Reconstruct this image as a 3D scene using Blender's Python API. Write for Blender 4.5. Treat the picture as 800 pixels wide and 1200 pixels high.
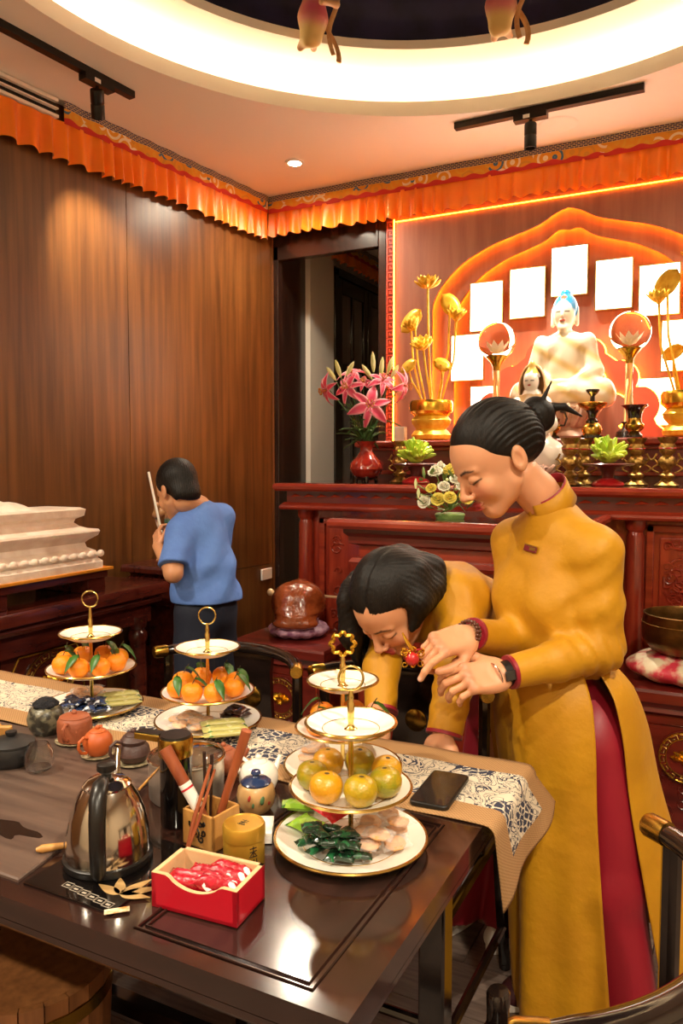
import bpy, math, random
import numpy as np
from math import sin, cos, pi, radians
from mathutils import Matrix, Vector
random.seed(7)
scene = bpy.context.scene
COL = scene.collection
for o in list(bpy.data.objects):
    bpy.data.objects.remove(o)

# ------------------------------------------------------------------ camera
F, CX, CY, H = 900.0, 400.0, 600.0, 1.40
PITCH, YAW = math.atan((600 - 542) / F), radians(26.9)
FW = np.array([-sin(YAW) * cos(PITCH), cos(YAW) * cos(PITCH), -sin(PITCH)])
RT = np.array([cos(YAW), sin(YAW), 0.0])
UP = np.cross(RT, FW)
GF = np.array([-sin(YAW), cos(YAW), 0.0])
CAM = np.array([0, 0, H])
cd = bpy.data.cameras.new('camera')
cd.sensor_fit = 'HORIZONTAL'; cd.sensor_width = 36; cd.lens = F / 800 * 36
cd.clip_start = 0.05
cam = bpy.data.objects.new('camera', cd); COL.objects.link(cam)
cam.matrix_world = Matrix(((RT[0], UP[0], -FW[0], 0), (RT[1], UP[1], -FW[1], 0), (RT[2], UP[2], -FW[2], H), (0, 0, 0, 1)))
scene.camera = cam

# ------------------------------------------------------------------ world, exposure, large lights
w = bpy.data.worlds.new('world'); scene.world = w; w.use_nodes = True
w.node_tree.nodes['Background'].inputs[0].default_value = (1.0, 0.8, 0.6, 1)
w.node_tree.nodes['Background'].inputs[1].default_value = 0.0
vs = scene.view_settings
vs.view_transform = 'Standard'; vs.look = 'None'; vs.gamma = 1; vs.use_curve_mapping = False
vs.exposure = 1.6

CEIL, YW, YF, XR, YB = 3.01, 4.2, 3.2, 2.3, -2.2
def xwall(y): return -2.6 - 0.1 * (YW - y)          # the left wall leans a little off square

WARM = (1.0, 0.875, 0.67)
def spot(name, loc, to, power, ang=70, blend=.7, col=WARM, size=.04):
    l = bpy.data.lights.new(name, 'SPOT'); l.energy = power; l.color = col
    l.spot_size = radians(ang); l.spot_blend = blend; l.shadow_soft_size = size
    o = bpy.data.objects.new(name, l); COL.objects.link(o); o.location = loc
    d = Vector(to) - Vector(loc); o.rotation_euler = d.to_track_quat('-Z', 'Y').to_euler()
    return o
def area(name, loc, power, size, col=WARM, to=None, shape='DISK'):
    l = bpy.data.lights.new(name, 'AREA'); l.energy = power; l.color = col; l.shape = shape; l.size = size
    o = bpy.data.objects.new(name, l); COL.objects.link(o); o.location = loc
    if to is not None:
        d = Vector(to) - Vector(loc); o.rotation_euler = d.to_track_quat('-Z', 'Y').to_euler()
    return o

# ------------------------------------------------------------------ pixels to places
def ray(x, y): return FW + RT * (x - CX) / F - UP * (y - CY) / F
def onz(x, y, z): d = ray(x, y); return CAM + d * (z - H) / d[2]
def onx(x, y, X): d = ray(x, y); return CAM + d * X / d[0]
def ony(x, y, Y): d = ray(x, y); return CAM + d * Y / d[1]
def atd(x, y, D): return CAM + ray(x, y) * D

# ------------------------------------------------------------------ materials
def lin(h):
    if not isinstance(h, str): return tuple(h)[:3]
    h = h.lstrip('#'); r = []
    for i in (0, 2, 4):
        c = int(h[i:i + 2], 16) / 255
        r.append(c / 12.92 if c <= .04045 else ((c + .055) / 1.055) ** 2.4)
    return tuple(r)
MATS = {}
def nd(nt, typ, **kw):
    n = nt.nodes.new(typ)
    for k, v in kw.items():
        if k.startswith('_'): n.inputs[k[1:].replace('_', ' ')].default_value = v
        else: setattr(n, k, v)
    return n
def mat(name, col='808080', rough=.5, metal=0, col2=None, scale=20, stretch=(1, 1, 1), detail=4, bump=0, bscale=None, coat=0,
        trans=0, ior=1.5, emit=None, estr=0, sss=0, sheen=0, ramp=(.35, .65), attr=None, spec=.5, alpha=1, wave=None, bstretch=None, sub_r=None):
    if name in MATS: return MATS[name]
    m = bpy.data.materials.new(name); m.use_nodes = True; nt = m.node_tree; L = nt.links.new
    b = nt.nodes['Principled BSDF']; I = b.inputs
    c = lin(col)
    I['Base Color'].default_value = (*c, 1); I['Roughness'].default_value = rough; I['Metallic'].default_value = metal
    I['Coat Weight'].default_value = coat; I['Coat Roughness'].default_value = .08
    I['Transmission Weight'].default_value = trans; I['IOR'].default_value = ior
    I['Specular IOR Level'].default_value = spec; I['Alpha'].default_value = alpha
    if sss:
        I['Subsurface Weight'].default_value = sss; I['Subsurface Radius'].default_value = sub_r or (.012, .005, .003); I['Subsurface Scale'].default_value = 1
    if sheen: I['Sheen Weight'].default_value = sheen; I['Sheen Roughness'].default_value = .4
    if emit: I['Emission Color'].default_value = (*lin(emit), 1); I['Emission Strength'].default_value = estr
    tc = None
    def coords(st):
        nonlocal tc
        if tc is None: tc = nd(nt, 'ShaderNodeTexCoord')
        mp = nd(nt, 'ShaderNodeMapping'); mp.inputs['Scale'].default_value = st
        L(tc.outputs['Object'], mp.inputs['Vector']); return mp.outputs['Vector']
    if col2 is not None:
        if wave:
            n = nd(nt, 'ShaderNodeTexWave', _Scale=scale, _Distortion=wave, _Detail=detail)
        else:
            n = nd(nt, 'ShaderNodeTexNoise', _Scale=scale, _Detail=detail)
        L(coords(stretch), n.inputs['Vector'])
        r = nd(nt, 'ShaderNodeValToRGB')
        r.color_ramp.elements[0].position = ramp[0]; r.color_ramp.elements[1].position = ramp[1]
        r.color_ramp.elements[0].color = (*c, 1); r.color_ramp.elements[1].color = (*lin(col2), 1)
        L(n.outputs['Fac'], r.inputs['Fac']); L(r.outputs['Color'], I['Base Color'])
    if attr:
        a = nd(nt, 'ShaderNodeAttribute', attribute_name=attr); L(a.outputs['Color'], I['Base Color'])
    if bump:
        n = nd(nt, 'ShaderNodeTexNoise', _Scale=bscale or scale, _Detail=4.0)
        L(coords(bstretch or stretch), n.inputs['Vector'])
        bp = nd(nt, 'ShaderNodeBump', _Strength=bump, _Distance=.01)
        L(n.outputs['Fac'], bp.inputs['Height']); L(bp.outputs['Normal'], I['Normal'])
    MATS[name] = m
    return m
def M(name): return MATS[name]

# ------------------------------------------------------------------ mesh building
def rotm(ax, a):
    return np.array(Matrix.Rotation(a, 3, ax))
def frame(d, upv=(0, 0, 1)):
    d = np.array(d, float); d /= np.linalg.norm(d); u = np.array(upv, float)
    s = np.cross(u, d)
    if np.linalg.norm(s) < 1e-6: s = np.cross((0, 1, 0), d)
    s /= np.linalg.norm(s); return s, np.cross(d, s), d
ORG = {}
class MB:
    def __init__(self): self.v = []; self.f = []; self.m = []; self.R = np.eye(3); self.t = np.zeros(3); self.mi = 0
    def at(self, t=(0, 0, 0), R=None): self.t = np.array(t, float); self.R = np.eye(3) if R is None else np.array(R); return self
    def mat(self, i): self.mi = i; return self
    def add(self, V, Fs):
        V = np.asarray(V, float) @ self.R.T + self.t; b = len(self.v); self.v.extend(V.tolist())
        for f in Fs: self.f.append([i + b for i in f]); self.m.append(self.mi)
        return self
    def box(self, lo, hi):
        (a, b, c), (d, e, g) = lo, hi
        return self.add([(a, b, c), (d, b, c), (d, e, c), (a, e, c), (a, b, g), (d, b, g), (d, e, g), (a, e, g)],
                        [(0, 3, 2, 1), (4, 5, 6, 7), (0, 1, 5, 4), (1, 2, 6, 5), (2, 3, 7, 6), (3, 0, 4, 7)])
    def cbox(self, c, s): c = np.array(c, float); s = np.array(s, float) / 2; return self.box(c - s, c + s)
    def rings(self, rs, closed=True, cap=(True, True)):
        n = len(rs[0]); V = [p for r in rs for p in r]; Fs = []
        for i in range(len(rs) - 1):
            for j in range(n if closed else n - 1):
                k = (j + 1) % n; Fs.append((i * n + j, i * n + k, (i + 1) * n + k, (i + 1) * n + j))
        if closed and cap[0]: Fs.append(tuple(range(n - 1, -1, -1)))
        if closed and cap[1]: Fs.append(tuple(range((len(rs) - 1) * n, len(rs) * n)))
        return self.add(V, Fs)
    def lathe(self, prof, n=24, c=(0, 0, 0), cap=(True, True), lob=None):
        rs = []
        for r, z in prof:
            rs.append([(c[0] + r * (1 + (lob(2 * pi * j / n, z) if lob else 0)) * cos(2 * pi * j / n),
                        c[1] + r * (1 + (lob(2 * pi * j / n, z) if lob else 0)) * sin(2 * pi * j / n), c[2] + z) for j in range(n)])
        return self.rings(rs, True, cap)
    def tube(self, pts, r, n=10, flat=None, upv=(0, 0, 1), closed=False):
        P = [np.array(p, float) for p in pts]; m = len(P); rs = []; us = None
        for i, p in enumerate(P):
            if closed: d = P[(i + 1) % m] - P[i - 1]
            else: d = P[min(i + 1, m - 1)] - P[max(i - 1, 0)]
            if us is None: s, u, d = frame(d, upv)
            else:
                d = d / (np.linalg.norm(d) + 1e-12); u = us - d * (us @ d); u /= np.linalg.norm(u) + 1e-12; s = np.cross(u, d)
            us = u; rr = r[i] if hasattr(r, '__len__') else r; fl = flat or 1
            rs.append([p + rr * (s * cos(2 * pi * j / n) + u * fl * sin(2 * pi * j / n)) for j in range(n)])
        if closed: rs.append(rs[0]); return self.rings(rs, True, (False, False))
        return self.rings(rs)
    def sph(self, c, r, n=12, k=8, sq=(1, 1, 1)):
        c = np.array(c, float)
        return self.rings([[c + r * np.array((sq[0] * sin(pi * i / k) * cos(2 * pi * j / n), sq[1] * sin(pi * i / k) * sin(2 * pi * j / n), -sq[2] * cos(pi * i / k)))
                            for j in range(n)] for i in [.02] + list(range(1, k)) + [k - .02]])
    def prism(self, poly, h, R=None, o=(0, 0, 0), cap=True):          # polygon in local xy, extruded by h along local z
        n = len(poly); o = np.array(o, float); R = np.eye(3) if R is None else np.array(R)
        V = [R @ np.array((x, y, 0)) + o for x, y in poly] + [R @ np.array((x, y, h)) + o for x, y in poly]
        Fs = [(i, (i + 1) % n, n + (i + 1) % n, n + i) for i in range(n)]
        if cap: Fs += [tuple(range(n - 1, -1, -1)), tuple(range(n, 2 * n))]
        return self.add(V, Fs)
    def grid(self, fn, nu, nv, cu=False):
        V = [fn(i / (nu if cu else nu - 1), j / (nv - 1)) for i in range(nu) for j in range(nv)]; Fs = []
        for i in range(nu if cu else nu - 1):
            for j in range(nv - 1):
                k = (i + 1) % nu; Fs.append((i * nv + j, k * nv + j, k * nv + j + 1, i * nv + j + 1))
        return self.add(V, Fs)
    def build(self, name, mats, parent=None, smooth=True, bev=0, solid=0, seg=2, sub=0, ang=40):
        if not isinstance(mats, (list, tuple)): mats = [mats]
        V = np.array(self.v); off = ORG.get(parent, np.zeros(3)) if parent is not None else np.zeros(3)
        me = bpy.data.meshes.new(name); me.from_pydata((V - off).tolist(), [], self.f)
        for mm in mats: me.materials.append(M(mm) if isinstance(mm, str) else mm)
        if len(mats) > 1: me.polygons.foreach_set('material_index', self.m)
        o = bpy.data.objects.new(name, me); COL.objects.link(o); finish(o, smooth, bev, solid, seg, sub, ang)
        if parent is not None: o.parent = parent; ORG[o] = off
        return o
def finish(o, smooth=True, bev=0, solid=0, seg=2, sub=0, ang=40):
    me = o.data
    me.update()
    import bmesh
    bm = bmesh.new(); bm.from_mesh(me); bmesh.ops.recalc_face_normals(bm, faces=bm.faces); bm.to_mesh(me); bm.free()
    if smooth:
        me.polygons.foreach_set('use_smooth', [True] * len(me.polygons))
        me.set_sharp_from_angle(angle=radians(ang))
    if solid:
        md = o.modifiers.new('solid', 'SOLIDIFY'); md.thickness = solid; md.offset = 0
    if sub:
        md = o.modifiers.new('sub', 'SUBSURF'); md.levels = sub; md.render_levels = sub
    if bev:
        md = o.modifiers.new('bevel', 'BEVEL'); md.width = bev; md.segments = seg; md.limit_method = 'ANGLE'; md.angle_limit = radians(35)
        md.harden_normals = False
def thing(name, label, cat, loc=(0, 0, 0), rz=0, group=None, local=False):
    o = bpy.data.objects.new(name, None); COL.objects.link(o); o.empty_display_size = .05
    o.location = loc; o.rotation_euler = (0, 0, rz); tag(o, label, cat, group)
    ORG[o] = np.zeros(3) if local else np.array(loc, float)
    return o
def tag(o, label, cat, group=None):
    o['label'] = label; o['category'] = cat
    if group: o['group'] = group
    return o
def rebase(o, loc):                                   # put a single-mesh thing's origin at its base
    loc = Vector(loc); o.data.transform(Matrix.Translation(-loc)); o.location = loc; ORG[o] = np.array(loc); return o
def struct(o): o['kind'] = 'structure'; return o
def dup(root, loc, rz=0, label=None, group=None, scale=None):
    r = root.copy(); COL.objects.link(r); r.location = loc; r.rotation_euler = (0, 0, rz)
    if scale: r.scale = (scale,) * 3
    if label: r['label'] = label
    if group: r['group'] = group
    for ch in list(root.children):
        c = ch.copy(); COL.objects.link(c); c.parent = r
        for g in ch.children:
            d = g.copy(); COL.objects.link(d); d.parent = c
    return r

# ------------------------------------------------------------------ distance-field modelling for soft bodies
def smin(a, b, k):
    if k <= 0: return np.minimum(a, b)
    h = np.clip(.5 + .5 * (b - a) / k, 0, 1); return b + (a - b) * h - k * h * (1 - h)
def ell(c, r, R=None):
    c = np.array(c, np.float32); r = np.array(r, np.float32); R = None if R is None else np.array(R, np.float32)
    def f(p):
        q = p - c
        if R is not None: q = q @ R
        k0 = np.sqrt(((q / r) ** 2).sum(1)); k1 = np.sqrt(((q / (r * r)) ** 2).sum(1)) + 1e-9
        return k0 * (k0 - 1) / k1
    return f
def cap(a, b, r1, r2=None, fl=None):
    a = np.array(a, np.float32); b = np.array(b, np.float32); ba = b - a; l2 = float(ba @ ba) + 1e-9; r2 = r1 if r2 is None else r2
    def f(p):
        q = p - a; t = np.clip(q @ ba / l2, 0, 1)
        return np.sqrt(((q - t[:, None] * ba) ** 2).sum(1)) - (r1 + (r2 - r1) * t)
    return f
def chain(pts, rs, k=.01):
    fs = [cap(pts[i], pts[i + 1], rs[i], rs[i + 1]) for i in range(len(pts) - 1)]
    def f(p):
        d = fs[0](p)
        for g in fs[1:]: d = smin(d, g(p), k)
        return d
    return f
def rbox(c, s, r=.005, R=None):
    c = np.array(c, np.float32); s = np.array(s, np.float32) - r; R = None if R is None else np.array(R, np.float32)
    def f(p):
        q = p - c
        if R is not None: q = q @ R
        q = np.abs(q) - s
        return np.sqrt((np.maximum(q, 0) ** 2).sum(1)) + np.minimum(q.max(1), 0) - r
    return f
def U(*items):                                       # items: f, or (f, k) blended; k < 0 carves
    def f(p):
        d = None
        for it in items:
            g, k = it if isinstance(it, tuple) else (it, 0)
            e = g(p)
            if d is None: d = e
            elif k >= 0: d = smin(d, e, k)
            else: d = -smin(-d, e, -k)
        return d
    return f
def sdf_mesh(f, lo, hi, h, B=8, newton=2):
    lo = np.array(lo, np.float32); hi = np.array(hi, np.float32)
    nb = np.ceil((hi - lo) / (h * B)).astype(int); n = nb * B
    bi = np.stack(np.meshgrid(*[np.arange(k) for k in nb], indexing='ij'), -1).reshape(-1, 3)
    bc = lo + (bi + .5) * B * h
    d = f(bc.astype(np.float32)); keep = np.abs(d) < B * h * 1.25
    Fd = np.empty(n + 1, np.float32)
    sg = np.where(d < 0, -1., 1.).reshape(nb)
    Fd[:-1, :-1, :-1] = np.repeat(np.repeat(np.repeat(sg, B, 0), B, 1), B, 2); Fd[-1] = 1; Fd[:, -1] = 1; Fd[:, :, -1] = 1
    loc = np.stack(np.meshgrid(*[np.arange(B + 1)] * 3, indexing='ij'), -1).reshape(-1, 3)
    kb = bi[keep]
    for s in range(0, len(kb), 400):
        idx = (kb[s:s + 400, None, :] * B + loc[None]).reshape(-1, 3)
        Fd[idx[:, 0], idx[:, 1], idx[:, 2]] = f((lo + idx * h).astype(np.float32))
    S = Fd < 0
    cnt = sum(S[i:n[0] + i, j:n[1] + j, k:n[2] + k].astype(np.int8) for i in (0, 1) for j in (0, 1) for k in (0, 1))
    cells = np.argwhere((cnt > 0) & (cnt < 8))
    acc = np.zeros((len(cells), 3)); num = np.zeros(len(cells))
    cor = [(i, j, k) for i in (0, 1) for j in (0, 1) for k in (0, 1)]
    for a in cor:
        for ax in range(3):
            if a[ax]: continue
            b = list(a); b[ax] = 1; ca = cells + a; cb = cells + b
            da = Fd[ca[:, 0], ca[:, 1], ca[:, 2]]; db = Fd[cb[:, 0], cb[:, 1], cb[:, 2]]
            x = (da < 0) != (db < 0); t = np.where(x, da / np.where(x, da - db, 1), 0)
            pt = np.array(a) + np.eye(3)[ax] * t[:, None]
            acc += pt * x[:, None]; num += x
    V = lo + (cells + acc / num[:, None]) * h
    vid = -np.ones(n, np.int64); vid[cells[:, 0], cells[:, 1], cells[:, 2]] = np.arange(len(cells))
    quads = []
    for ax in range(3):
        b, c = [q for q in range(3) if q != ax]
        sl0 = [slice(1, n[q]) for q in range(3)]; sl1 = [slice(1, n[q]) for q in range(3)]
        sl0[ax] = slice(0, n[ax]); sl1[ax] = slice(1, n[ax] + 1)
        e = np.argwhere(S[tuple(sl0)] != S[tuple(sl1)])
        for q in (b, c): e[:, q] += 1
        q4 = []
        for ob, oc in ((0, 0), (1, 0), (1, 1), (0, 1)):
            g = e.copy(); g[:, b] -= ob; g[:, c] -= oc; q4.append(vid[g[:, 0], g[:, 1], g[:, 2]])
        q4 = np.stack(q4, 1); ins = S[e[:, 0], e[:, 1], e[:, 2]]
        flip = ins if ax != 1 else ~ins
        q4[flip] = q4[flip][:, ::-1]; quads.append(q4[(q4 >= 0).all(1)])
    Q = np.concatenate(quads)[:, ::-1]
    for _ in range(newton):
        P = V.astype(np.float32); e = np.float32(h * .25); d0 = f(P)
        g = np.stack([f(P + np.eye(3, dtype=np.float32)[i] * e) - d0 for i in range(3)], 1) / e
        st = (d0 / np.maximum((g ** 2).sum(1), .1))[:, None] * g
        V = V - np.clip(st, -h * .5, h * .5)
    return V, Q
def mesh_obj(name, V, Q, mats, parent=None, colors=None, mi=None):
    off = ORG.get(parent, np.zeros(3)) if parent is not None else np.zeros(3)
    V = np.asarray(V, float) - off
    me = bpy.data.meshes.new(name)
    me.vertices.add(len(V)); me.vertices.foreach_set('co', V.astype(np.float32).ravel())
    Q = np.asarray(Q); nl = Q.size
    me.loops.add(nl); me.loops.foreach_set('vertex_index', Q.astype(np.int32).ravel())
    me.polygons.add(len(Q)); me.polygons.foreach_set('loop_start', np.arange(0, nl, Q.shape[1], dtype=np.int32))
    me.polygons.foreach_set('use_smooth', np.ones(len(Q), bool))
    if not isinstance(mats, (list, tuple)): mats = [mats]
    for mm in mats: me.materials.append(M(mm) if isinstance(mm, str) else mm)
    if mi is not None: me.polygons.foreach_set('material_index', np.asarray(mi, np.int32))
    me.update(calc_edges=True); me.validate()
    if colors is not None:
        ca = me.color_attributes.new('col', 'FLOAT_COLOR', 'POINT')
        ca.data.foreach_set('color', np.concatenate([colors, np.ones((len(colors), 1))], 1).astype(np.float32).ravel())
    o = bpy.data.objects.new(name, me); COL.objects.link(o)
    if parent is not None: o.parent = parent; ORG[o] = off
    return o
def merge(*parts):                                   # [(V, Q), ...] into one
    Vs = []; Qs = []; b = 0
    for V, Q in parts: Vs.append(np.asarray(V, float)); Qs.append(np.asarray(Q) + b); b += len(V)
    return np.concatenate(Vs), np.concatenate(Qs)
# ================================================================== materials
mat('floor_wood', '5c4c44', .35, col2='75645a', scale=9, stretch=(1, 9, 1), bump=.05)
mat('floor_gap', '2a221e', .8)
mat('plaster', 'f3ebdd', .8)
mat('cove_white', 'efe6d6', .7)
mat('dome_blue', '1a1836', .6, col2='2c2750', scale=6)
mat('wall_cream', 'cbb79a', .85)
mat('black_metal', '17140f', .35, metal=.3)
mat('white_plastic', 'efe9e0', .4)
mat('gold', 'd9a83a', .25, metal=1)
mat('gold_pale', 'e3c777', .2, metal=1)
mat('gold_leaf', 'f8cf48', .38, metal=.35, col2='eab02c', scale=40)
mat('brass', 'b8923f', .25, metal=1)
mat('lamp_glow', 'ffffff', emit='ffe6c0', estr=22)
mat('cove_led', 'ffffff', emit='ffe6c0', estr=8)
mat('amber_led', 'ffb050', emit='ff8a18', estr=26)
mat('light_panel', 'ffffff', emit='fff4e2', estr=3.2)
mat('glass', 'ffffff', .02, trans=1, ior=1.45)
mat('mirror_glass', '9a938c', .08, coat=.5, trans=.3)
def woodm(name, a, b, st, rough=.3, coat=0, sc=3, ramp=(.3, .7), bump=0):
    m = mat(name, a, rough, col2=b, scale=sc, stretch=st, detail=8, coat=coat, ramp=ramp, bump=bump)
    return m
woodm('walnut', '44260f', '764a22', (7, 7, .35), .36, coat=.0, sc=4, ramp=(.25, .75))
woodm('altar_board', '8c5746', 'a66f5a', (6, 6, .5), .45, sc=4)
woodm('dark_wood', '1d1210', '34221b', (6, 6, .6), .25, coat=.4, sc=5)
woodm('rosewood', '7c2417', 'a33a24', (1, 8, 8), .24, coat=.5, sc=4)
woodm('rosewood_v', '7c2417', 'a33a24', (8, 8, 1), .24, coat=.5, sc=4)
woodm('rosewood_dark', '4d130d', '76231a', (1, 8, 8), .3, coat=.4, sc=4)
woodm('altar_top', '2a1512', '4a2019', (1, 8, 8), .08, coat=.6, sc=4)
woodm('mahogany', '3a1410', '5a2318', (8, 1.5, 8), .22, coat=.4, sc=4)
woodm('black_lacquer', '120c0a', '1f1512', (2, 8, 8), .13, coat=.6, sc=3)

# ================================================================== floor
fb = MB().box((-3.4, YB, -.06), (XR, 6.4, -.012))
floor = struct(fb.build('floor', 'floor_gap', smooth=False))
pl = {}
row = 0; y = YB
while y < 4.15:
    x = -3.3 + (row * .47) % 1.2 - 1.2
    while x < XR:
        a, b = max(x, -3.3), min(x + 1.2, XR)
        if b - a > .05:
            key = round(b - a, 3)
            if key not in pl:
                o = MB().box((0, 0, 0), (b - a - .003, .197, .013)).build('plank', 'floor_wood', smooth=False)
                pl[key] = o.data
            else:
                o = bpy.data.objects.new('plank', pl[key]); COL.objects.link(o)
            o.location = (a, y, -.013); o.parent = floor
        x += 1.2
    y += .2; row += 1

# ================================================================== walls
def wallseg(name, p0, p1, z0, z1, th, m, **kw):            # a wall run between two ground points, thickness to the left of p0->p1
    p0 = np.array(p0, float); p1 = np.array(p1, float); d = (p1 - p0) / np.linalg.norm(p1 - p0); nrm = np.array((-d[1], d[0])) * th
    q = [p0, p1, p1 + nrm, p0 + nrm]
    return MB().prism([tuple(k) for k in q], z1 - z0, o=(0, 0, z0))
wl = struct(wallseg('wall_left', (xwall(YB), YB), (xwall(YW), YW), 0, CEIL + .3, .12, 'dark_wood').build('wall_left', 'dark_wood', smooth=False))
for (ya, yb, za, zb) in ((YB, .45, .76, CEIL), (.45, 1.75, .76, CEIL), (1.75, 2.985, .76, CEIL), (2.985, 4.14, .76, CEIL), (4.145, 4.2, 0, CEIL),
                         (YB, .45, 0, .76), (.45, 1.75, 0, .76), (1.75, 2.985, 0, .76), (2.985, 4.14, 0, .76)):
    g = .0015
    mb = MB().prism([(xwall(ya + g), ya + g), (xwall(ya + g) + .014, ya + g), (xwall(yb - g) + .014, yb - g), (xwall(yb - g), yb - g)], zb - za - 2 * g, o=(0, 0, za + g))
    mb.build('wood_panel', 'walnut', wl, smooth=False, bev=.0015)
XO = -1.873                                                 # right jamb of the opening beside the altar wall
bw = MB().box((XO, YW, 0), (XR, YW + .2, CEIL + .3)).box((-2.7, YW, 2.72), (XO, YW + .2, CEIL + .3))
wb = struct(bw.build('wall_back', 'rosewood_dark', smooth=False))
struct(MB().box((XR, YB, 0), (XR + .1, YW, CEIL + .3)).build('wall_right', 'wall_cream', smooth=False))
struct(MB().box((-3.5, YB - .1, 0), (XR + .1, YB, CEIL + .3)).build('wall_rear', 'wall_cream', smooth=False))
# dark door frame round the opening
fr = MB().box((-2.6, YW - .035, 0), (-2.555, YW + .02, 2.74)).box((XO, YW - .035, 0), (-1.824, YW + .02, 2.80)).box((-2.6, YW - .035, 2.655), (XO, YW + .02, 2.80))
struct(fr.build('trim_1', 'dark_wood', smooth=False, bev=.004))
# greek key border strip
gk = struct(MB().box((-1.822, YW - .04, 1.2), (-1.762, YW, 2.8)).build('trim_2', 'rosewood_dark', smooth=False))
mat('key_wood', 'a4514a', .4)
km = MB()
kp = [(0, 0), (0, .8), (.8, .8), (.8, .25), (.35, .25), (.35, .5)]
def bar(mb, a, b, t, y0, y1):
    mb.box((min(a[0], b[0]) - t, y0, min(a[1], b[1]) - t), (max(a[0], b[0]) + t, y1, max(a[1], b[1]) + t))
s = .046
for a, b in zip(kp, kp[1:]): bar(km, (a[0] * s, a[1] * s), (b[0] * s, b[1] * s), .003, -.006, 0)
k0 = None
for i in range(31):
    if k0 is None: k0 = km.build('key_fret', 'key_wood', gk, smooth=False); o = k0
    else: o = k0.copy(); COL.objects.link(o)
    o.location = (-1.812, YW - .04, 1.32 + i * .0475)
# passage behind the opening: the left wall runs on
XP = -2.62
pw = struct(MB().box((XP - .1, YW + .2, 0), (XP, 6.4, CEIL + .3)).build('wall_passage', 'plaster', smooth=False))
MB().box((XP, YW + .02, 0), (XP + .012, 4.614, CEIL)).build('wood_panel', 'dark_wood', pw, smooth=False)
MB().box((XP, 4.60, 0), (XP + .05, 4.945, CEIL)).build('pillar', 'plaster', pw, smooth=False)
struct(MB().box((-3.5, 6.4, 0), (XR, 6.5, CEIL + .3)).build('wall_passage_end', 'wall_cream', smooth=False))
struct(MB().box((-1.5, 4.4, 0), (-1.4, 6.4, CEIL + .3)).build('wall_passage_side', 'wall_cream', smooth=False))
struct(MB().box((-3.5, YW + .2, CEIL), (XR, 6.4, CEIL + .1)).build('ceiling_passage', 'plaster', smooth=False))
d1 = thing('french_door', 'black glazed double door seen through the opening beside the altar', 'door', (XP, 4.95, 0)); d1['kind'] = 'structure'
MB().box((XP, 4.95, 0), (XP + .06, 5.01, 2.79)).box((XP, 4.95, 2.74), (XP + .06, 6.1, 2.80)).box((XP, 6.04, 0), (XP + .06, 6.1, 2.8)).build('door_frame', 'black_lacquer', d1, smooth=False, bev=.004)
for y0 in (5.012, 5.528):
    lf = MB(); lf.box((XP + .01, y0, .02), (XP + .05, y0 + .07, 2.73)).box((XP + .01, y0 + .44, .02), (XP + .05, y0 + .51, 2.73))
    for z in (.02, .70, 1.15, 1.6, 2.08, 2.63): lf.box((XP + .01, y0 + .07, z), (XP + .05, y0 + .44, z + (.10 if z > 2.5 or z < .1 else .045)))
    lf.box((XP + .015, y0 + .24, .1), (XP + .045, y0 + .275, 2.65))
    leaf = lf.build('door_leaf', 'black_lacquer', d1, smooth=False, bev=.003)
    for z0, z1 in ((.12, .70), (.745, 1.15), (1.195, 1.6), (1.645, 2.08), (2.125, 2.63)):
        for ya, yb in ((.07, .24), (.275, .44)):
            MB().box((XP + .027, y0 + ya, z0), (XP + .031, y0 + yb, z1)).build('pane', 'mirror_glass', leaf, smooth=False)

# ================================================================== ceiling with round light cove
CC, R0 = (-.75, 2.07), 1.5
N = 96
def recpt(a, x0, x1, y0, y1):
    dx, dy = cos(a), sin(a); t = 1e9
    if abs(dx) > 1e-9: t = min(t, ((x1 if dx > 0 else x0) - CC[0]) / dx)
    if abs(dy) > 1e-9: t = min(t, ((y1 if dy > 0 else y0) - CC[1]) / dy)
    return CC[0] + t * dx, CC[1] + t * dy
angs = sorted([2 * pi * i / N for i in range(N)] + [math.atan2(yy - CC[1], xx - CC[0]) % (2 * pi) for xx in (-3.5, XR) for yy in (YB, YW)])
def ringp(r, z): return [(CC[0] + r * cos(a), CC[1] + r * sin(a), z) for a in angs]
outp = [(*recpt(a, -3.5, XR, YB, YW), CEIL) for a in angs]
c = MB(); c.rings([outp, ringp(R0, CEIL)], True, (False, False))
ceiling = struct(c.build('ceiling', 'plaster'))
lip = MB(); lip.rings([ringp(R0, CEIL - .002), ringp(R0 - .004, CEIL + .02), ringp(R0 - .004, CEIL + .062), ringp(R0 + .03, CEIL + .062), ringp(R0 + .03, CEIL + .03),
                       ringp(2.1, CEIL + .03), ringp(2.1, CEIL + .19), ringp(1.29, CEIL + .19), ringp(1.285, CEIL + .225), ringp(1.36, CEIL + .225)], True, (False, False))
lip.build('cove_ring', 'cove_white', ceiling)
MB().rings([ringp(1.62, CEIL + .035), ringp(1.62, CEIL + .045), ringp(1.68, CEIL + .045), ringp(1.68, CEIL + .035)], True, (False, False)).build('led_strip', 'cove_led', ceiling)
dm = MB(); dm.rings([ringp(r, z) for r, z in [(1.30, CEIL + .226), (1.36, CEIL + .226), (1.36, CEIL + .34)] + [(1.36 * cos(t), CEIL + .34 + .30 * sin(t)) for t in np.linspace(.1, 1.5, 8)]], True, (False, True)).build('dome', 'dome_blue', ceiling)

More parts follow.
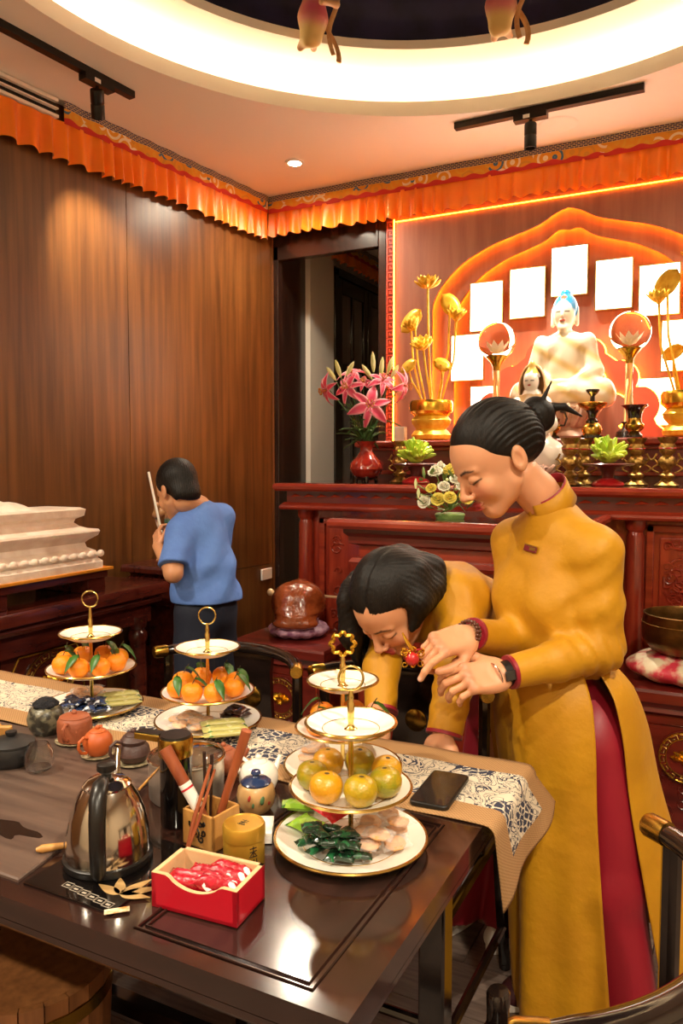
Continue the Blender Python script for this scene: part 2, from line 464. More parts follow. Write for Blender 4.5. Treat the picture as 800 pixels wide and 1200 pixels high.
# ================================================================== lamps
def downlight(x, y, power, label, lens=.035):
    t = thing('downlight', label, 'downlight', (x, y, CEIL), group='recessed ceiling downlights')
    MB().lathe([(lens + .018, 0), (lens + .016, -.006), (lens, -.008), (lens, -.002)], 24, (x, y, CEIL), cap=(False, False)).build('ring', 'white_plastic', t)
    MB().lathe([(lens, -.004), (.001, -.004)], 24, (x, y, CEIL)).build('lens', 'lamp_glow', t)
    spot('downlight_beam', (x, y, CEIL - .03), (x, y, 0), power, 165, .9, size=.05)
downlight(-2.142, 3.665, 26, 'small lit recessed downlight in the ceiling near the room corner')
# the ceiling downlights that lie outside the picture: the other corners round the cove, and the row behind the camera that the kettle mirrors
for nm, x, y, p in (('downlight_right_back_offscreen', .64, 3.665, 60), ('downlight_right_front_offscreen', .64, .475, 80), ('downlight_left_front_offscreen', -2.14, .475, 70),
                    ('downlight_right_rear_offscreen', .64, -1.2, 90), ('downlight_left_rear_offscreen', -2.14, -1.2, 80)):
    spot(nm, (x, y, CEIL - .03), (x, y, 0), p, 165, .9, size=.05)
def track(a, b, spots, label, tgt):
    a = np.array(a); b = np.array(b)
    t = thing('track_light', label, 'track light', tuple((a + b) / 2))
    d = (b - a) / np.linalg.norm(b - a); L = np.linalg.norm(b - a); R = np.stack([d, np.cross((0, 0, 1), d), (0, 0, 1)], 1)
    MB().at(a, R).box((0, -.018, -.03), (L, .018, 0)).build('rail', 'black_metal', t, smooth=False, bev=.002)
    for s_, to in zip(spots, tgt):
        p = a + d * s_; to = np.array(to, float)
        MB().at(p, R).box((-.075, -.022, -.055), (.075, .022, -.028)).at(p + (0, 0, -.055)).lathe([(.008, 0), (.008, -.04)], 10).build('adapter', 'black_metal', t, smooth=False)
        MB().at(p, R).box((-.03, -.0235, -.05), (.0, -.022, -.034)).build('label_plate', 'white_plastic', t, smooth=False)
        h = p + np.array((0, 0, -.12)); dd = to - h; s1, u1, dd = frame(dd)
        RR = np.stack([s1, u1, dd], 1)
        MB().at(h, RR).lathe([(.001, -.05), (.026, -.05), (.028, -.045), (.028, .0), (.0265, .002), (.0265, .006), (.028, .008), (.028, .06), (.024, .06), (.022, .045), (.001, .045)], 20).build('lamp_head', 'black_metal', t)
    return t
track((-2.47, 1.55, CEIL), (-2.376, 2.67, CEIL), (.93,), 'black ceiling track with angled spot lamp beside the panelled wall', ((xwall(2.9), 2.86, 2.2),))
track((-1.223, 3.606, CEIL), (-.379, 3.60, CEIL), (.36,), 'black ceiling track with one spot lamp hanging straight down before the altar', ((-.86, 3.62, 0),))
spot('track_beam_wall', (-2.43, 2.525, 2.84), (xwall(2.9), 2.86, 2.2), 30, 66, .8, col=(1, .86, .66), size=.02)
spot('track_beam_altar', (-.863, 3.61, 2.82), (-.863, 3.63, 0), 40, 100, .8, size=.02)
tag(rebase(MB().lathe([(.001, -.006), (.085, -.006), (.09, -.003), (.095, 0)], 28, (-.79, 3.836, CEIL)).build('ceiling_speaker', 'plaster'), (-.79, 3.836, CEIL)), 'round flush ceiling speaker grille behind the altar track light', 'speaker')
# slot diffuser above the curtain on the left wall
ac = thing('air_slot', 'long dark slot air diffuser above the orange curtain on the panelled wall', 'air diffuser', (xwall(1.9) + .02, 1.9, 2.922))
for z0, z1, mm in ((2.99, 3.005, 'plaster'), (2.965, 2.99, 'black_metal'), (2.959, 2.965, 'plaster'), (2.934, 2.959, 'black_metal'), (2.922, 2.934, 'plaster')):
    dpt = .05 if mm == 'plaster' else .03
    MB().prism([(xwall(.5) + .014, .5), (xwall(.5) + .014 + dpt, .5), (xwall(2.56) + .014 + dpt, 2.56), (xwall(2.56) + .014, 2.56)], z1 - z0, o=(0, 0, z0)).build('slot' if mm != 'plaster' else 'slat', mm, ac, smooth=False)
tag(rebase(MB().cbox((xwall(4.06) + .021, 4.067, .70), (.014, .115, .07)).build('wall_socket', 'white_plastic', bev=.004), (xwall(4.06) + .014, 4.067, .665)), 'white wall socket plate low on the wood panelling', 'socket')

# ================================================================== altar wall boards with amber glow
AX, ZA = -.785, 1.25
def ogee(w, zs, za, n=18):                                   # left half from foot to apex, mirrored; returns points left foot -> apex -> right foot
    L = [(-w, ZA), (-w, zs)]
    pts = [(-w, zs), (-w * .985, zs + .06), (-w * .91, zs + .15), (-w * .76, zs + .25), (-w * .55, zs + .325), (-w * .36, zs + .365), (-w * .2, zs + .40), (-w * .09, zs + .445), (0, za)]
    out = [(-w, ZA)]
    for i in range(len(pts) - 1):
        p0, p1, p2, p3 = [np.array(pts[max(0, min(len(pts) - 1, k))]) for k in (i - 1, i, i + 1, i + 2)]
        for t in np.linspace(0, 1, 5)[:-1]:
            out.append(tuple(.5 * ((2 * p1) + (-p0 + p2) * t + (2 * p0 - 5 * p1 + 4 * p2 - p3) * t * t + (-p0 + 3 * p1 - 3 * p2 + p3) * t ** 3)))
    out.append((0, za))
    return [(AX + x, z) for x, z in out] + [(AX - x, z) for x, z in reversed(out[:-1])]
RX = np.array(((1, 0, 0), (0, 0, -1), (0, 1, 0)), float)        # polygon (x, z) standing upright, extruded towards -y
XB0, XB1, ZT = -1.735, .165, 2.80
def board(arch, y, th, name, m):
    poly = [(XB0, ZA), (XB0, ZT)] + [(XB1, ZT), (XB1, ZA)] + arch[::-1]
    return MB().prism(poly, th, RX, (0, y, 0)).build(name, m, wb, smooth=False)
MB().box((XB0 - .02, YW - .012, ZA), (XB1 + .02, YW - .001, ZT)).build('back_board', 'altar_board', wb, smooth=False)
a1 = ogee(.73, 2.235, 2.703); a2 = ogee(.615, 2.16, 2.60)
board(a2, YW - .045, .012, 'arch_board', 'altar_board'); board(a1, YW - .085, .012, 'arch_board', 'altar_board')
def strip(path, y, r, name='led_strip', m='amber_led'):
    return MB().tube([(x, y, z) for x, z in path], r, 6, upv=(0, 1, 0)).build(name, m, wb)
def inset(path, d):
    out = []
    for i, p in enumerate(path):
        a = np.array(path[max(i - 1, 0)]); b = np.array(path[min(i + 1, len(path) - 1)]); t = (b - a) / (np.linalg.norm(b - a) + 1e-9)
        out.append((p[0] - t[1] * d, p[1] + t[0] * d))
    return out
strip(inset(a1, .022), YW - .076, .004); strip(inset(a2, .022), YW - .036, .004)
strip([(XB0 - .010, ZA), (XB0 - .010, ZT)], YW - .10, .0035)
strip([(XB0, 2.758), (XB1, 2.758)], YW - .101, .0016)
# lobed halo boards behind the buddha
mat('halo_red', 'c9553a', .5, col2='b24a33', scale=8)
def lobes(c, pts, y, th, m):
    poly = []
    L = len(pts)
    for (cx, cz, r, a0, a1_) in pts:
        for t in np.linspace(a0, a1_, 9): poly.append((c + cx + r * cos(radians(t)), cz + r * sin(radians(t))))
    poly = [(c - .001 * 0 + x - c, z) for x, z in poly]
    left = [(2 * c - x, z) for x, z in reversed(poly)]
    return MB().prism(poly + left, th, RX, (0, y, 0)).build('halo_board', m, wb, smooth=False), poly
h1, hp1 = lobes(AX, [(.40, 1.50, .10, -90, 60), (.36, 1.68, .10, -40, 70), (.27, 1.82, .09, -30, 100), (.12, 1.95, .08, 0, 95)], YW - .10, .02, 'halo_red')
h2, hp2 = lobes(AX, [(.24, 1.52, .07, -90, 60), (.24, 1.66, .085, -50, 80), (.13, 1.80, .08, -20, 100)], YW - .14, .02, 'altar_board')
for hp, y in ((hp1, YW - .088), (hp2, YW - .128)):
    strip([(x, z) for x, z in hp], y, .004); strip([(2 * AX - x, z) for x, z in hp], y, .004)
# lit white photo panels
bls = ('glowing white wall panel directly above the crystal ball by the gold lotus vase', 'glowing white wall panel beside the topmost one on the lily side', 'topmost glowing white wall panel right above the buddha head',
       'glowing white wall panel beside the topmost one, above the trumpet vase crystal ball', 'glowing white wall panel ending the upper row beyond the trumpet vase crystal ball', 'glowing white wall panel between the gold lotus flowers and the crystal ball',
       'glowing white wall panel half behind the gold leaves at the shelf end', 'lowest glowing white wall panel, just behind the black trumpet vase', 'lowest glowing white wall panel, just below the crystal ball by the gold lotus vase')
for (x0, z0, x1, z1), lb in zip(((-1.297, 2.117, -1.126, 2.369), (-1.084, 2.172, -.906, 2.424), (-.867, 2.268, -.692, 2.511), (-.644, 2.179, -.473, 2.42), (-.433, 2.126, -.253, 2.366),
                      (-1.403, 1.854, -1.228, 2.096), (-.323, 1.85, -.148, 2.09), (-.428, 1.587, -.255, 1.816), (-1.296, 1.57, -1.12, 1.814)), range(9)):
    t = thing('light_panel', bls[lb], 'light panel', ((x0 + x1) / 2, YW - .04, z0), group='glowing white panels around the buddha')
    ya, yb = (YW - .082, YW - .0565) if lb in (0, 4, 5, 6) else (YW - .062, YW - .012)      # on the arch board, or on the back board
    MB().box((x0 - .006, ya, z0 - .006), (x1 + .006, yb, z1 + .006)).build('frame', 'gold_pale', t, smooth=False)
    MB().box((x0, ya - .003, z0), (x1, ya + .005, z1)).build('lit_face', 'light_panel', t, smooth=False)

# ================================================================== orange pleated valances with embroidered band
mat('orange_satin', 'ff8e14', .4, col2='fa7d0a', scale=5, sheen=.3, sub_r=None)
def bandmat():
    m = bpy.data.materials.new('embroidered_band'); m.use_nodes = True; nt = m.node_tree; L = nt.links.new
    b = nt.nodes['Principled BSDF']; b.inputs['Roughness'].default_value = .7
    at = nd(nt, 'ShaderNodeAttribute', attribute_name='uvp')
    sp = nd(nt, 'ShaderNodeSeparateXYZ'); L(at.outputs['Vector'], sp.inputs[0])
    v1 = nd(nt, 'ShaderNodeTexVoronoi', _Scale=1.0); v1.voronoi_dimensions = '2D'
    mp = nd(nt, 'ShaderNodeMapping'); mp.inputs['Scale'].default_value = (13, 13, 1); L(at.outputs['Vector'], mp.inputs['Vector']); L(mp.outputs[0], v1.inputs['Vector'])
    r1 = nd(nt, 'ShaderNodeValToRGB'); r1.color_ramp.interpolation = 'CONSTANT'
    cs = ('d8a02a', '3f6f8f', 'c9902a', 'e6d9b8', 'b53a1e', 'd8a02a', '7fa0b0'); el = r1.color_ramp.elements
    for i, c_ in enumerate(cs):
        e = el[i] if i < 2 else el.new(.5)
        e.position = i / len(cs); e.color = (*lin(c_), 1)
    hs = nd(nt, 'ShaderNodeSeparateColor'); L(v1.outputs['Color'], hs.inputs[0]); L(hs.outputs[0], r1.inputs['Fac'])
    # brocade ring motif per cell
    mm = nd(nt, 'ShaderNodeMath', operation='MULTIPLY'); mm.inputs[1].default_value = 16; L(v1.outputs['Distance'], mm.inputs[0])
    sn = nd(nt, 'ShaderNodeMath', operation='SINE'); L(mm.outputs[0], sn.inputs[0])
    gt = nd(nt, 'ShaderNodeMath', operation='GREATER_THAN'); gt.inputs[1].default_value = .35; L(sn.outputs[0], gt.inputs[0])
    mx = nd(nt, 'ShaderNodeMix', data_type='RGBA'); mx.inputs['A'].default_value = (*lin('d9951f'), 1); L(gt.outputs[0], mx.inputs['Factor']); L(r1.outputs[0], mx.inputs['B'])
    # top row navy with white key, bottom red scallop
    bk = nd(nt, 'ShaderNodeTexBrick', _Scale=1.0); bk.inputs['Color1'].default_value = (*lin('2a2950'), 1); bk.inputs['Color2'].default_value = (*lin('3a3a66'), 1); bk.inputs['Mortar'].default_value = (*lin('cdb98a'), 1)
    bk.inputs['Mortar Size'].default_value = .035; mp2 = nd(nt, 'ShaderNodeMapping'); mp2.inputs['Scale'].default_value = (22, 30, 1); L(at.outputs['Vector'], mp2.inputs['Vector']); L(mp2.outputs[0], bk.inputs['Vector'])
    g2 = nd(nt, 'ShaderNodeMath', operation='GREATER_THAN'); g2.inputs[1].default_value = .066; L(sp.outputs[1], g2.inputs[0])
    mx2 = nd(nt, 'ShaderNodeMix', data_type='RGBA'); L(g2.outputs[0], mx2.inputs['Factor']); L(mx.outputs['Result'], mx2.inputs['A']); L(bk.outputs['Color'], mx2.inputs['B'])
    sx = nd(nt, 'ShaderNodeMath', operation='MULTIPLY'); sx.inputs[1].default_value = 60; L(sp.outputs[0], sx.inputs[0])
    ss = nd(nt, 'ShaderNodeMath', operation='SINE'); L(sx.outputs[0], ss.inputs[0])
    sm = nd(nt, 'ShaderNodeMath', operation='MULTIPLY_ADD'); sm.inputs[1].default_value = .006; sm.inputs[2].default_value = .024; L(ss.outputs[0], sm.inputs[0])
    lt = nd(nt, 'ShaderNodeMath', operation='LESS_THAN'); L(sp.outputs[1], lt.inputs[0]); L(sm.outputs[0], lt.inputs[1])
    mx3 = nd(nt, 'ShaderNodeMix', data_type='RGBA'); mx3.inputs['B'].default_value = (*lin('c2261a'), 1); L(lt.outputs[0], mx3.inputs['Factor']); L(mx2.outputs['Result'], mx3.inputs['A'])
    L(mx3.outputs['Result'], b.inputs['Base Color']); MATS['embroidered_band'] = m
bandmat()
def valance(p0, p1, inward, z_bot, label, band_from=0.0, per=.078, band_h=.098, seams=()):
    p0 = np.array((*p0, 0.)); p1 = np.array((*p1, 0.)); L_ = np.linalg.norm(p1 - p0); d = (p1 - p0) / L_; nrm = np.array((*inward, 0.))
    t = thing('valance', label, 'curtain', tuple((p0 + p1) / 2 + (0, 0, z_bot)))
    rnd = random.Random(int(L_ * 100)); ph = [rnd.uniform(-.9, .9) for _ in range(200)]
    zt = CEIL - band_h + .005
    def fn(u, v):
        s_ = u * L_; k = s_ / per + .35 * sin(s_ * 7.3) + .2 * sin(s_ * 17.1 + 1)
        a = (.004 + .013 * (1 - v) ** .6) * (1 + .3 * sin(s_ * 3.1))
        off = a * (sin(2 * pi * k) + .25 * sin(2 * pi * k * 1.62 + 1))
        zb = z_bot + .006 * sin(s_ * 5) + .006 * sin(2 * pi * k + 1.2)
        return p0 + d * s_ + nrm * (.055 + off) + np.array((0, 0, zb + (zt - zb) * v))
    MB().grid(fn, int(L_ / .006), 7).build('pleated_skirt', 'orange_satin', t)
    b = MB().grid(lambda u, v: p0 + d * (band_from + u * (L_ - band_from)) + nrm * (.062 + .004 * sin(u * 60)) + np.array((0, 0, CEIL - band_h - .004 + v * (band_h + .003))), 200, 3)
    o = b.build('embroidered_band', 'embroidered_band', t)
    at = o.data.attributes.new('uvp', 'FLOAT_VECTOR', 'POINT')
    at.data.foreach_set('vector', [c_ for i in range(200) for j in range(3) for c_ in (i / 199 * (L_ - band_from), j / 2 * .1, 0)])
    return t
valance((xwall(.4), .4), (xwall(4.05), 4.05), (1, 0), 2.755, 'pleated orange satin curtain strip along the top of the wood panelled wall', band_from=2.2)
valance((-2.56, YW - .075), (XR - .01, YW - .075), (0, -1), 2.775, 'pleated orange satin curtain strip along the top of the altar wall')
valance((XP + .02, 4.70), (XP + .02, 6.3), (1, 0), 2.83, 'short orange curtain strip above the black glazed door in the passage')
# ================================================================== upper altar
def scroll_relief(mb, x0, x1, z0, z1, y, n, rnd, r=.006, dirx=(1, 0, 0), nrm=(0, -1, 0), o=None):
    """raised cloud scrolls, each a small spiral tube, over a rectangle"""
    dirx = np.array(dirx, float); nrm = np.array(nrm, float); o = np.array(o if o is not None else (0, y, 0), float)
    for _ in range(n):
        cx = rnd.uniform(x0, x1); cz = rnd.uniform(z0, z1); s = rnd.uniform(.02, .045); a0 = rnd.uniform(0, 6.28); sg = rnd.choice((-1, 1))
        pts = []
        for k in range(12):
            t = k / 11; a = a0 + sg * t * 7.5; rr = s * (1 - .8 * t)
            px = min(max(cx + rr * cos(a), x0), x1); pz = min(max(cz + rr * sin(a) * .8, z0), z1)
            pts.append(o + dirx * px + np.array((0, 0, pz)) + nrm * .001)
        mb.tube(pts, [r * (1 - .5 * k / 11) for k in range(12)], 5)
rn = random.Random(3)
UX0, UX1, UZ = -2.0, .55, 1.30
ua = thing('upper_altar', 'long red rosewood altar against the glowing back wall', 'altar', ((UX0 + UX1) / 2, 3.7, 0))
def prof_edge(mb, x0, x1, y0, y1, prof):                     # stacked moulding: (inset, z) rings of a rectangle
    mb.rings([[(x0 + i, y0 + i, z), (x1 - i, y0 + i, z), (x1 - i, y1, z), (x0 + i, y1, z)] for i, z in prof])
mb = MB(); prof_edge(mb, UX0, UX1, YF, 4.03, [(.03, 1.262), (.01, 1.262), (0, 1.272), (-.002, 1.285), (.003, 1.297), (.012, 1.30), (.05, 1.30)])
mb.build('top_board', 'rosewood', ua, ang=25)
MB().box((UX0 + .02, YF + .02, 1.2985), (UX1 - .02, 4.03, 1.302)).build('top_inlay', 'altar_top', ua, smooth=False)
mb = MB(); prof_edge(mb, UX0 + .05, UX1 - .05, YF + .05, 4.03, [(0, 1.205), (0, 1.263)]); mb.build('frieze', 'rosewood_dark', ua, smooth=False)
k0 = None; rr = MB().tube([(-.025, 0, 0), (0, -.004, .008), (.028, 0, .004)], [.002, .009, .002], 6).build('frieze_carving', 'rosewood', ua)
rr.location = (UX0 + .1 - ORG[ua][0], YF + .05 - 3.7, 1.233); ORGX = ORG[ua]
rr.data.transform(Matrix.Translation(Vector(ORGX)))
for i in range(1, 34):
    c_ = rr.copy(); COL.objects.link(c_); c_.location = (UX0 + .1 + i * .072 - ORGX[0], YF + .05 - 3.7, 1.233)
mb = MB(); prof_edge(mb, UX0 + .02, UX1 - .02, YF + .02, 4.03, [(.02, 1.168), (.004, 1.172), (0, 1.182), (.004, 1.192), (.02, 1.206)]); mb.build('moulding', 'rosewood', ua, ang=25)
mb = MB(); prof_edge(mb, UX0 + .09, UX1 - .09, YF + .12, 4.03, [(0, .06), (0, 1.17)]); mb.build('body', 'rosewood_v', ua, smooth=False)
for x in (UX0 + .13, -.36 + .02, UX1 - .13):
    MB().lathe([(.035, .06), (.042, .1), (.03, .13), (.038, .3), (.04, .8), (.036, 1.1), (.03, 1.12), (.042, 1.14), (.042, 1.168)], 18, (x, YF + .10, 0)).build('column', 'rosewood_v', ua)
mb = MB(); prof_edge(mb, UX0 + .03, UX1 - .03, YF + .04, 4.03, [(0, 0), (0, .05), (.02, .07)]); mb.build('plinth', 'rosewood_dark', ua, smooth=False)
def carved_panel(par, x0, x1, z0, z1, y, n):
    f = MB()
    for (a, b, c_, d_) in ((x0, x1, z0, z0 + .03), (x0, x1, z1 - .03, z1), (x0, x0 + .03, z0, z1), (x1 - .03, x1, z0, z1)): f.box((a, y - .018, c_), (b, y, d_))
    p = f.build('carved_panel', 'rosewood', par, smooth=False, bev=.004)
    MB().box((x0 + .05, y - .010, z0 + .05), (x1 - .05, y, z1 - .05)).build('raised_field', 'rosewood_v', p, smooth=False, bev=.006)
    m_ = MB(); scroll_relief(m_, x0 + .07, x1 - .07, z0 + .08, z1 - .06, y - .012, n, rn, r=.0055); m_.build('cloud_relief', 'rosewood', p)['kind'] = 'stuff'
carved_panel(ua, -.30, .04, .72, 1.15, YF + .12, 46); carved_panel(ua, .07, .40, .72, 1.15, YF + .12, 20)
carved_panel(ua, -1.80, -1.40, .2, 1.13, YF + .12, 30)
# ------------------------------------------------------------------ step shelf on the altar
st = thing('altar_shelf', 'raised red wood step shelf standing on the upper altar', 'shelf', (-.76, 3.88, UZ + .002))
mb = MB(); prof_edge(mb, -1.75, .23, 3.6, 4.02, [(.01, 1.478), (0, 1.485), (0, 1.503), (.006, 1.51)]); mb.build('shelf_top', 'rosewood', st, smooth=False)
MB().box((-1.70, 3.66, UZ + .002), (.18, 4.0, 1.478)).build('shelf_body', 'rosewood_dark', st, smooth=False)
MB().box((-1.72, 3.63, 1.34), (.2, 3.655, 1.36)).box((-1.72, 3.64, 1.46), (.2, 3.66, 1.478)).build('shelf_moulding', 'rosewood', st, smooth=False, bev=.004)

# ================================================================== lower altar table in front
LX0, LX1, LY0, LZ = -1.33, -.42, 2.5, 1.195
la = thing('lower_altar', 'shorter red rosewood altar table standing in front of the long altar', 'altar', ((LX0 + LX1) / 2, 2.85, 0))
def pe2(mb, i0, prof):
    mb.rings([[(LX0 + i, LY0 + i, z), (LX1 - i, LY0 + i, z), (LX1 - i, YF + .01, z), (LX0 + i, YF + .01, z)] for i, z in prof])
mb = MB(); pe2(mb, 0, [(.04, 1.155), (.008, 1.157), (0, 1.168), (0, 1.182), (.006, 1.192), (.015, 1.195)]); mb.build('top_board', 'rosewood', la, ang=25)
MB().box((LX0 + .02, LY0 + .02, 1.194), (LX1 - .02, YF - .01, 1.1965)).build('top_inlay', 'altar_top', la, smooth=False)
mb = MB(); pe2(mb, 0, [(.09, 1.09), (.06, 1.10), (.06, 1.125), (.045, 1.14), (.045, 1.157)]); mb.build('frieze', 'rosewood_dark', la, smooth=False)
mb = MB(); pe2(mb, 0, [(.10, 1.01), (.07, 1.015), (.06, 1.03), (.07, 1.045), (.09, 1.05), (.09, 1.09)]); mb.build('moulding', 'rosewood', la, ang=25)
mb = MB(); pe2(mb, 0, [(.10, .08), (.10, 1.012)]); mb.build('body', 'rosewood_v', la, smooth=False)
mb = MB(); pe2(mb, 0, [(.05, 0), (.05, .06), (.08, .09)]); mb.build('plinth', 'rosewood_dark', la, smooth=False)
m_ = MB(); scroll_relief(m_, .03, .62, .25, .98, 0, 60, rn, r=.006, dirx=(0, 1, 0), nrm=(-1, 0, 0), o=(LX0 + .10, LY0 + .06, 0)); m_.build('cloud_relief', 'rosewood', la)['kind'] = 'stuff'
m_ = MB(); scroll_relief(m_, LX0 + .14, LX1 - .14, .4, .95, LY0 + .10, 60, rn); m_.build('cloud_relief', 'rosewood', la)['kind'] = 'stuff'
m_ = MB(); scroll_relief(m_, .0, .10, .60, 1.0, 0, 16, rn, r=.007, dirx=(1, 0, 0), nrm=(0, -1, 0), o=(LX0 + .10, LY0 + .10, 0)); m_.build('gilt_scroll', 'gold', la)['kind'] = 'stuff'
for x in (LX0 + .12, LX1 - .12):
    MB().lathe([(.03, .08), (.035, .2), (.035, .85), (.028, .95), (.036, 1.0), (.036, 1.012)], 16, (x, LY0 + .10, 0)).build('column', 'rosewood_v', la)

# ================================================================== lotus medallion and pedestal stands
def medallion(par, c, r, R, face='rosewood_dark', edge='gold_pale'):
    """round panel with key-fret ring and a gold lotus; c centre, R columns = (across, up, out)"""
    d = MB().at(c, R).prism([(r * 1.06 * cos(t), r * 1.06 * sin(t)) for t in np.linspace(0, 2 * pi, 33)[:-1]], .004).build('medallion', face, par)
    m_ = MB().at(c, R)
    m_.tube([(r * cos(t), r * sin(t), .005) for t in np.linspace(0, 2 * pi, 33)[:-1]], .0035, 6, closed=True)
    m_.tube([(r * .76 * cos(t), r * .76 * sin(t), .005) for t in np.linspace(0, 2 * pi, 33)[:-1]], .003, 6, closed=True)
    for k in range(16):
        a = 2 * pi * k / 16; da = 2 * pi / 16
        P = [(r * q * cos(a + da * t), r * q * sin(a + da * t), .005) for q, t in ((.78, .05), (.95, .05), (.95, .72), (.84, .72), (.84, .36))]
        m_.tube(P, .0026, 5)
    m_.build('key_ring', edge, d)
    l_ = MB().at(c, R)
    for (a, ln, wd, bx) in ((90, .42, .15, 0), (62, .44, .14, .03), (118, .44, .14, -.03), (35, .52, .13, .05), (145, .52, .13, -.05), (10, .56, .12, .06), (170, .56, .12, -.06), (-60, .22, .14, .02), (-120, .22, .14, -.02)):
        a = radians(a); dx, dy = cos(a), sin(a); b0 = np.array((bx * r, -.12 * r))
        rows = []
        for t in np.linspace(0, 1, 7):
            w_ = wd * r * sin(pi * min(.98, .12 + .88 * t)) ** .8 + .001; p_ = b0 + np.array((dx, dy)) * ln * r * t
            rows.append([(p_[0] - dy * w_, p_[1] + dx * w_, .004), (p_[0], p_[1], .004 + .012 * sin(pi * t) + .004), (p_[0] + dy * w_, p_[1] - dx * w_, .004)])
        l_.rings(rows, False)
    l_.build('gold_lotus', 'gold', d)
def stand(name, label, x0, x1, y0, y1, z, cx=None):
    t = thing(name, label, 'stand', ((x0 + x1) / 2, (y0 + y1) / 2, 0))
    def pe(mb, prof, m_, nm, **kw):
        mb.rings([[(x0 + i, y0 + i, zz), (x1 - i, y0 + i, zz), (x1 - i, y1 - i, zz), (x0 + i, y1 - i, zz)] for i, zz in prof]); mb.build(nm, m_, t, ang=25, **kw)
    pe(MB(), [(.02, z - .05), (0, z - .045), (0, z - .012), (.005, z - .002), (.012, z)], 'rosewood_dark', 'top_board')
    pe(MB(), [(.05, z - .10), (.025, z - .085), (.03, z - .07), (.02, z - .05)], 'rosewood_dark', 'moulding')
    pe(MB(), [(.045, .08), (.045, z - .10)], 'rosewood_dark', 'body')
    pe(MB(), [(.0, 0), (.0, .05), (.03, .085)], 'rosewood_dark', 'plinth')
    R = np.array(((1, 0, 0), (0, 0, -1), (0, 1, 0)), float)
    x = cx if cx is not None else (x0 + x1) / 2
    f = MB()
    hw = min(x - x0, x1 - x) - .06
    f.at((x, y0 + .045, 0))
    f.tube([(-hw, 0, z - .13), (hw, 0, z - .13), (hw, 0, .12), (-hw, 0, .12)], .006, 6, closed=True)
    f.build('panel_bead', 'rosewood', t)
    m_ = MB(); scroll_relief(m_, x - hw, x + hw, .15, z - .14, y0 + .045, 40, rn, r=.004); m_.build('cloud_relief', 'rosewood_dark', t)['kind'] = 'stuff'
    medallion(t, (x, y0 + .040, z - .235), .088, R)
    return t
stand('fish_stand', 'dark red carved pedestal stand with gold lotus medallion under the wooden fish', -1.93, -1.46, 2.72, 3.12, .63)
stand('bowl_stand', 'dark red carved pedestal stand with gold lotus medallion under the singing bowl', -.36, .12, 2.80, 3.16, .62, cx=-.11)
# ================================================================== statue table and white stone throne on the left
tb = thing('statue_table', 'long dark mahogany table against the panelled wall carrying the white stone throne', 'table', (-2.55, 1.7, 0))
TX0, TX1, TY0, TY1 = -2.82, -2.32, .6, 2.80
def pe(par, nm, m_, prof, x0, x1, y0, y1, **kw):
    mb = MB(); mb.rings([[(x0 + i, y0 + i, z), (x1 - i, y0 + i, z), (x1 - i, y1 - i, z), (x0 + i, y1 - i, z)] for i, z in prof]); return mb.build(nm, m_, par, ang=25, **kw)
TX0 = -2.715
pe(tb, 'table_top', 'mahogany', [(.02, .79), (0, .80), (0, .835), (.006, .848), (.015, .85)], TX0, TX1, TY0, TY1)
pe(tb, 'moulding', 'mahogany', [(.04, .755), (.025, .76), (.02, .775), (.03, .79)], TX0, TX1, TY0, TY1)
pe(tb, 'apron', 'mahogany', [(.06, .67), (.06, .755)], TX0, TX1, TY0, TY1)
for x in (TX0 + .07, TX1 - .08):
    for y in (TY0 + .1, TY1 - .13):
        MB().lathe([(.045, 0), (.045, .06), (.03, .08), (.038, .12), (.04, .45), (.036, .58), (.045, .6), (.045, .625), (.034, .64), (.046, .66), (.046, .70)], 18, (x, y, 0)).build('leg', 'mahogany', tb)
pe(tb, 'lower_shelf', 'mahogany', [(0, .12), (0, .16)], TX0 + .05, TX1 - .05, TY0 + .1, TY1 - .1)
pn = MB().box((TX1 - .12, 1.95, .16), (TX1 - .10, 2.40, .68)).build('carved_door', 'mahogany', tb, smooth=False)
MB().at((TX1 - .10, 0, 0)).tube([(0, 1.99, .2), (0, 1.99, .58), (0, 2.03, .65), (0, 2.32, .65), (0, 2.36, .58), (0, 2.36, .2)], .006, 6).build('bead', 'brass', pn)
mat('red_worn', '7a3a30', .4)
medallion(tb, (TX1 - .10, 2.175, .52), .125, np.array(((0, 0, 1), (1, 0, 0), (0, 1, 0)), float), 'mahogany', 'gold_pale')
rs = thing('throne_riser', 'low dark wooden riser with long slots under the white stone throne', 'riser', (-2.54, 1.4, .85))
r_ = MB(); r_.box((-2.70, .7, .912), (-2.37, 2.46, .945))
for y in (.7, 1.28, 1.86, 2.36): r_.box((-2.695, y, .85), (-2.385, y + .1, .912))
r_.build('riser_frame', 'mahogany', rs, smooth=False, bev=.003)
mat('orange_board', 'd98a1e', .4, col2='c77a18', scale=12)
MB().box((-2.705, .7, .945), (-2.35, 2.475, .957)).build('orange_board', 'orange_board', rs, smooth=False, bev=.002)
mat('white_stone', 'f0e0d0', .45, col2='e2cbb8', scale=16, sss=.25, sub_r=(.03, .02, .015), bump=.25, bscale=60)
def rrect(x0, x1, y0, y1, z, r, n=5):
    out = []
    for cx, cy, a0 in ((x1 - r, y1 - r, 0), (x0 + r, y1 - r, 90), (x0 + r, y0 + r, 180), (x1 - r, y0 + r, 270)):
        for k in range(n): a = radians(a0 + 90 * k / (n - 1)); out.append((cx + r * cos(a), cy + r * sin(a), z))
    return out
th = thing('stone_throne', 'pale white stone throne base with stepped carved edges on the dark table', 'stone base', (-2.54, 1.4, .957))
mb = MB()
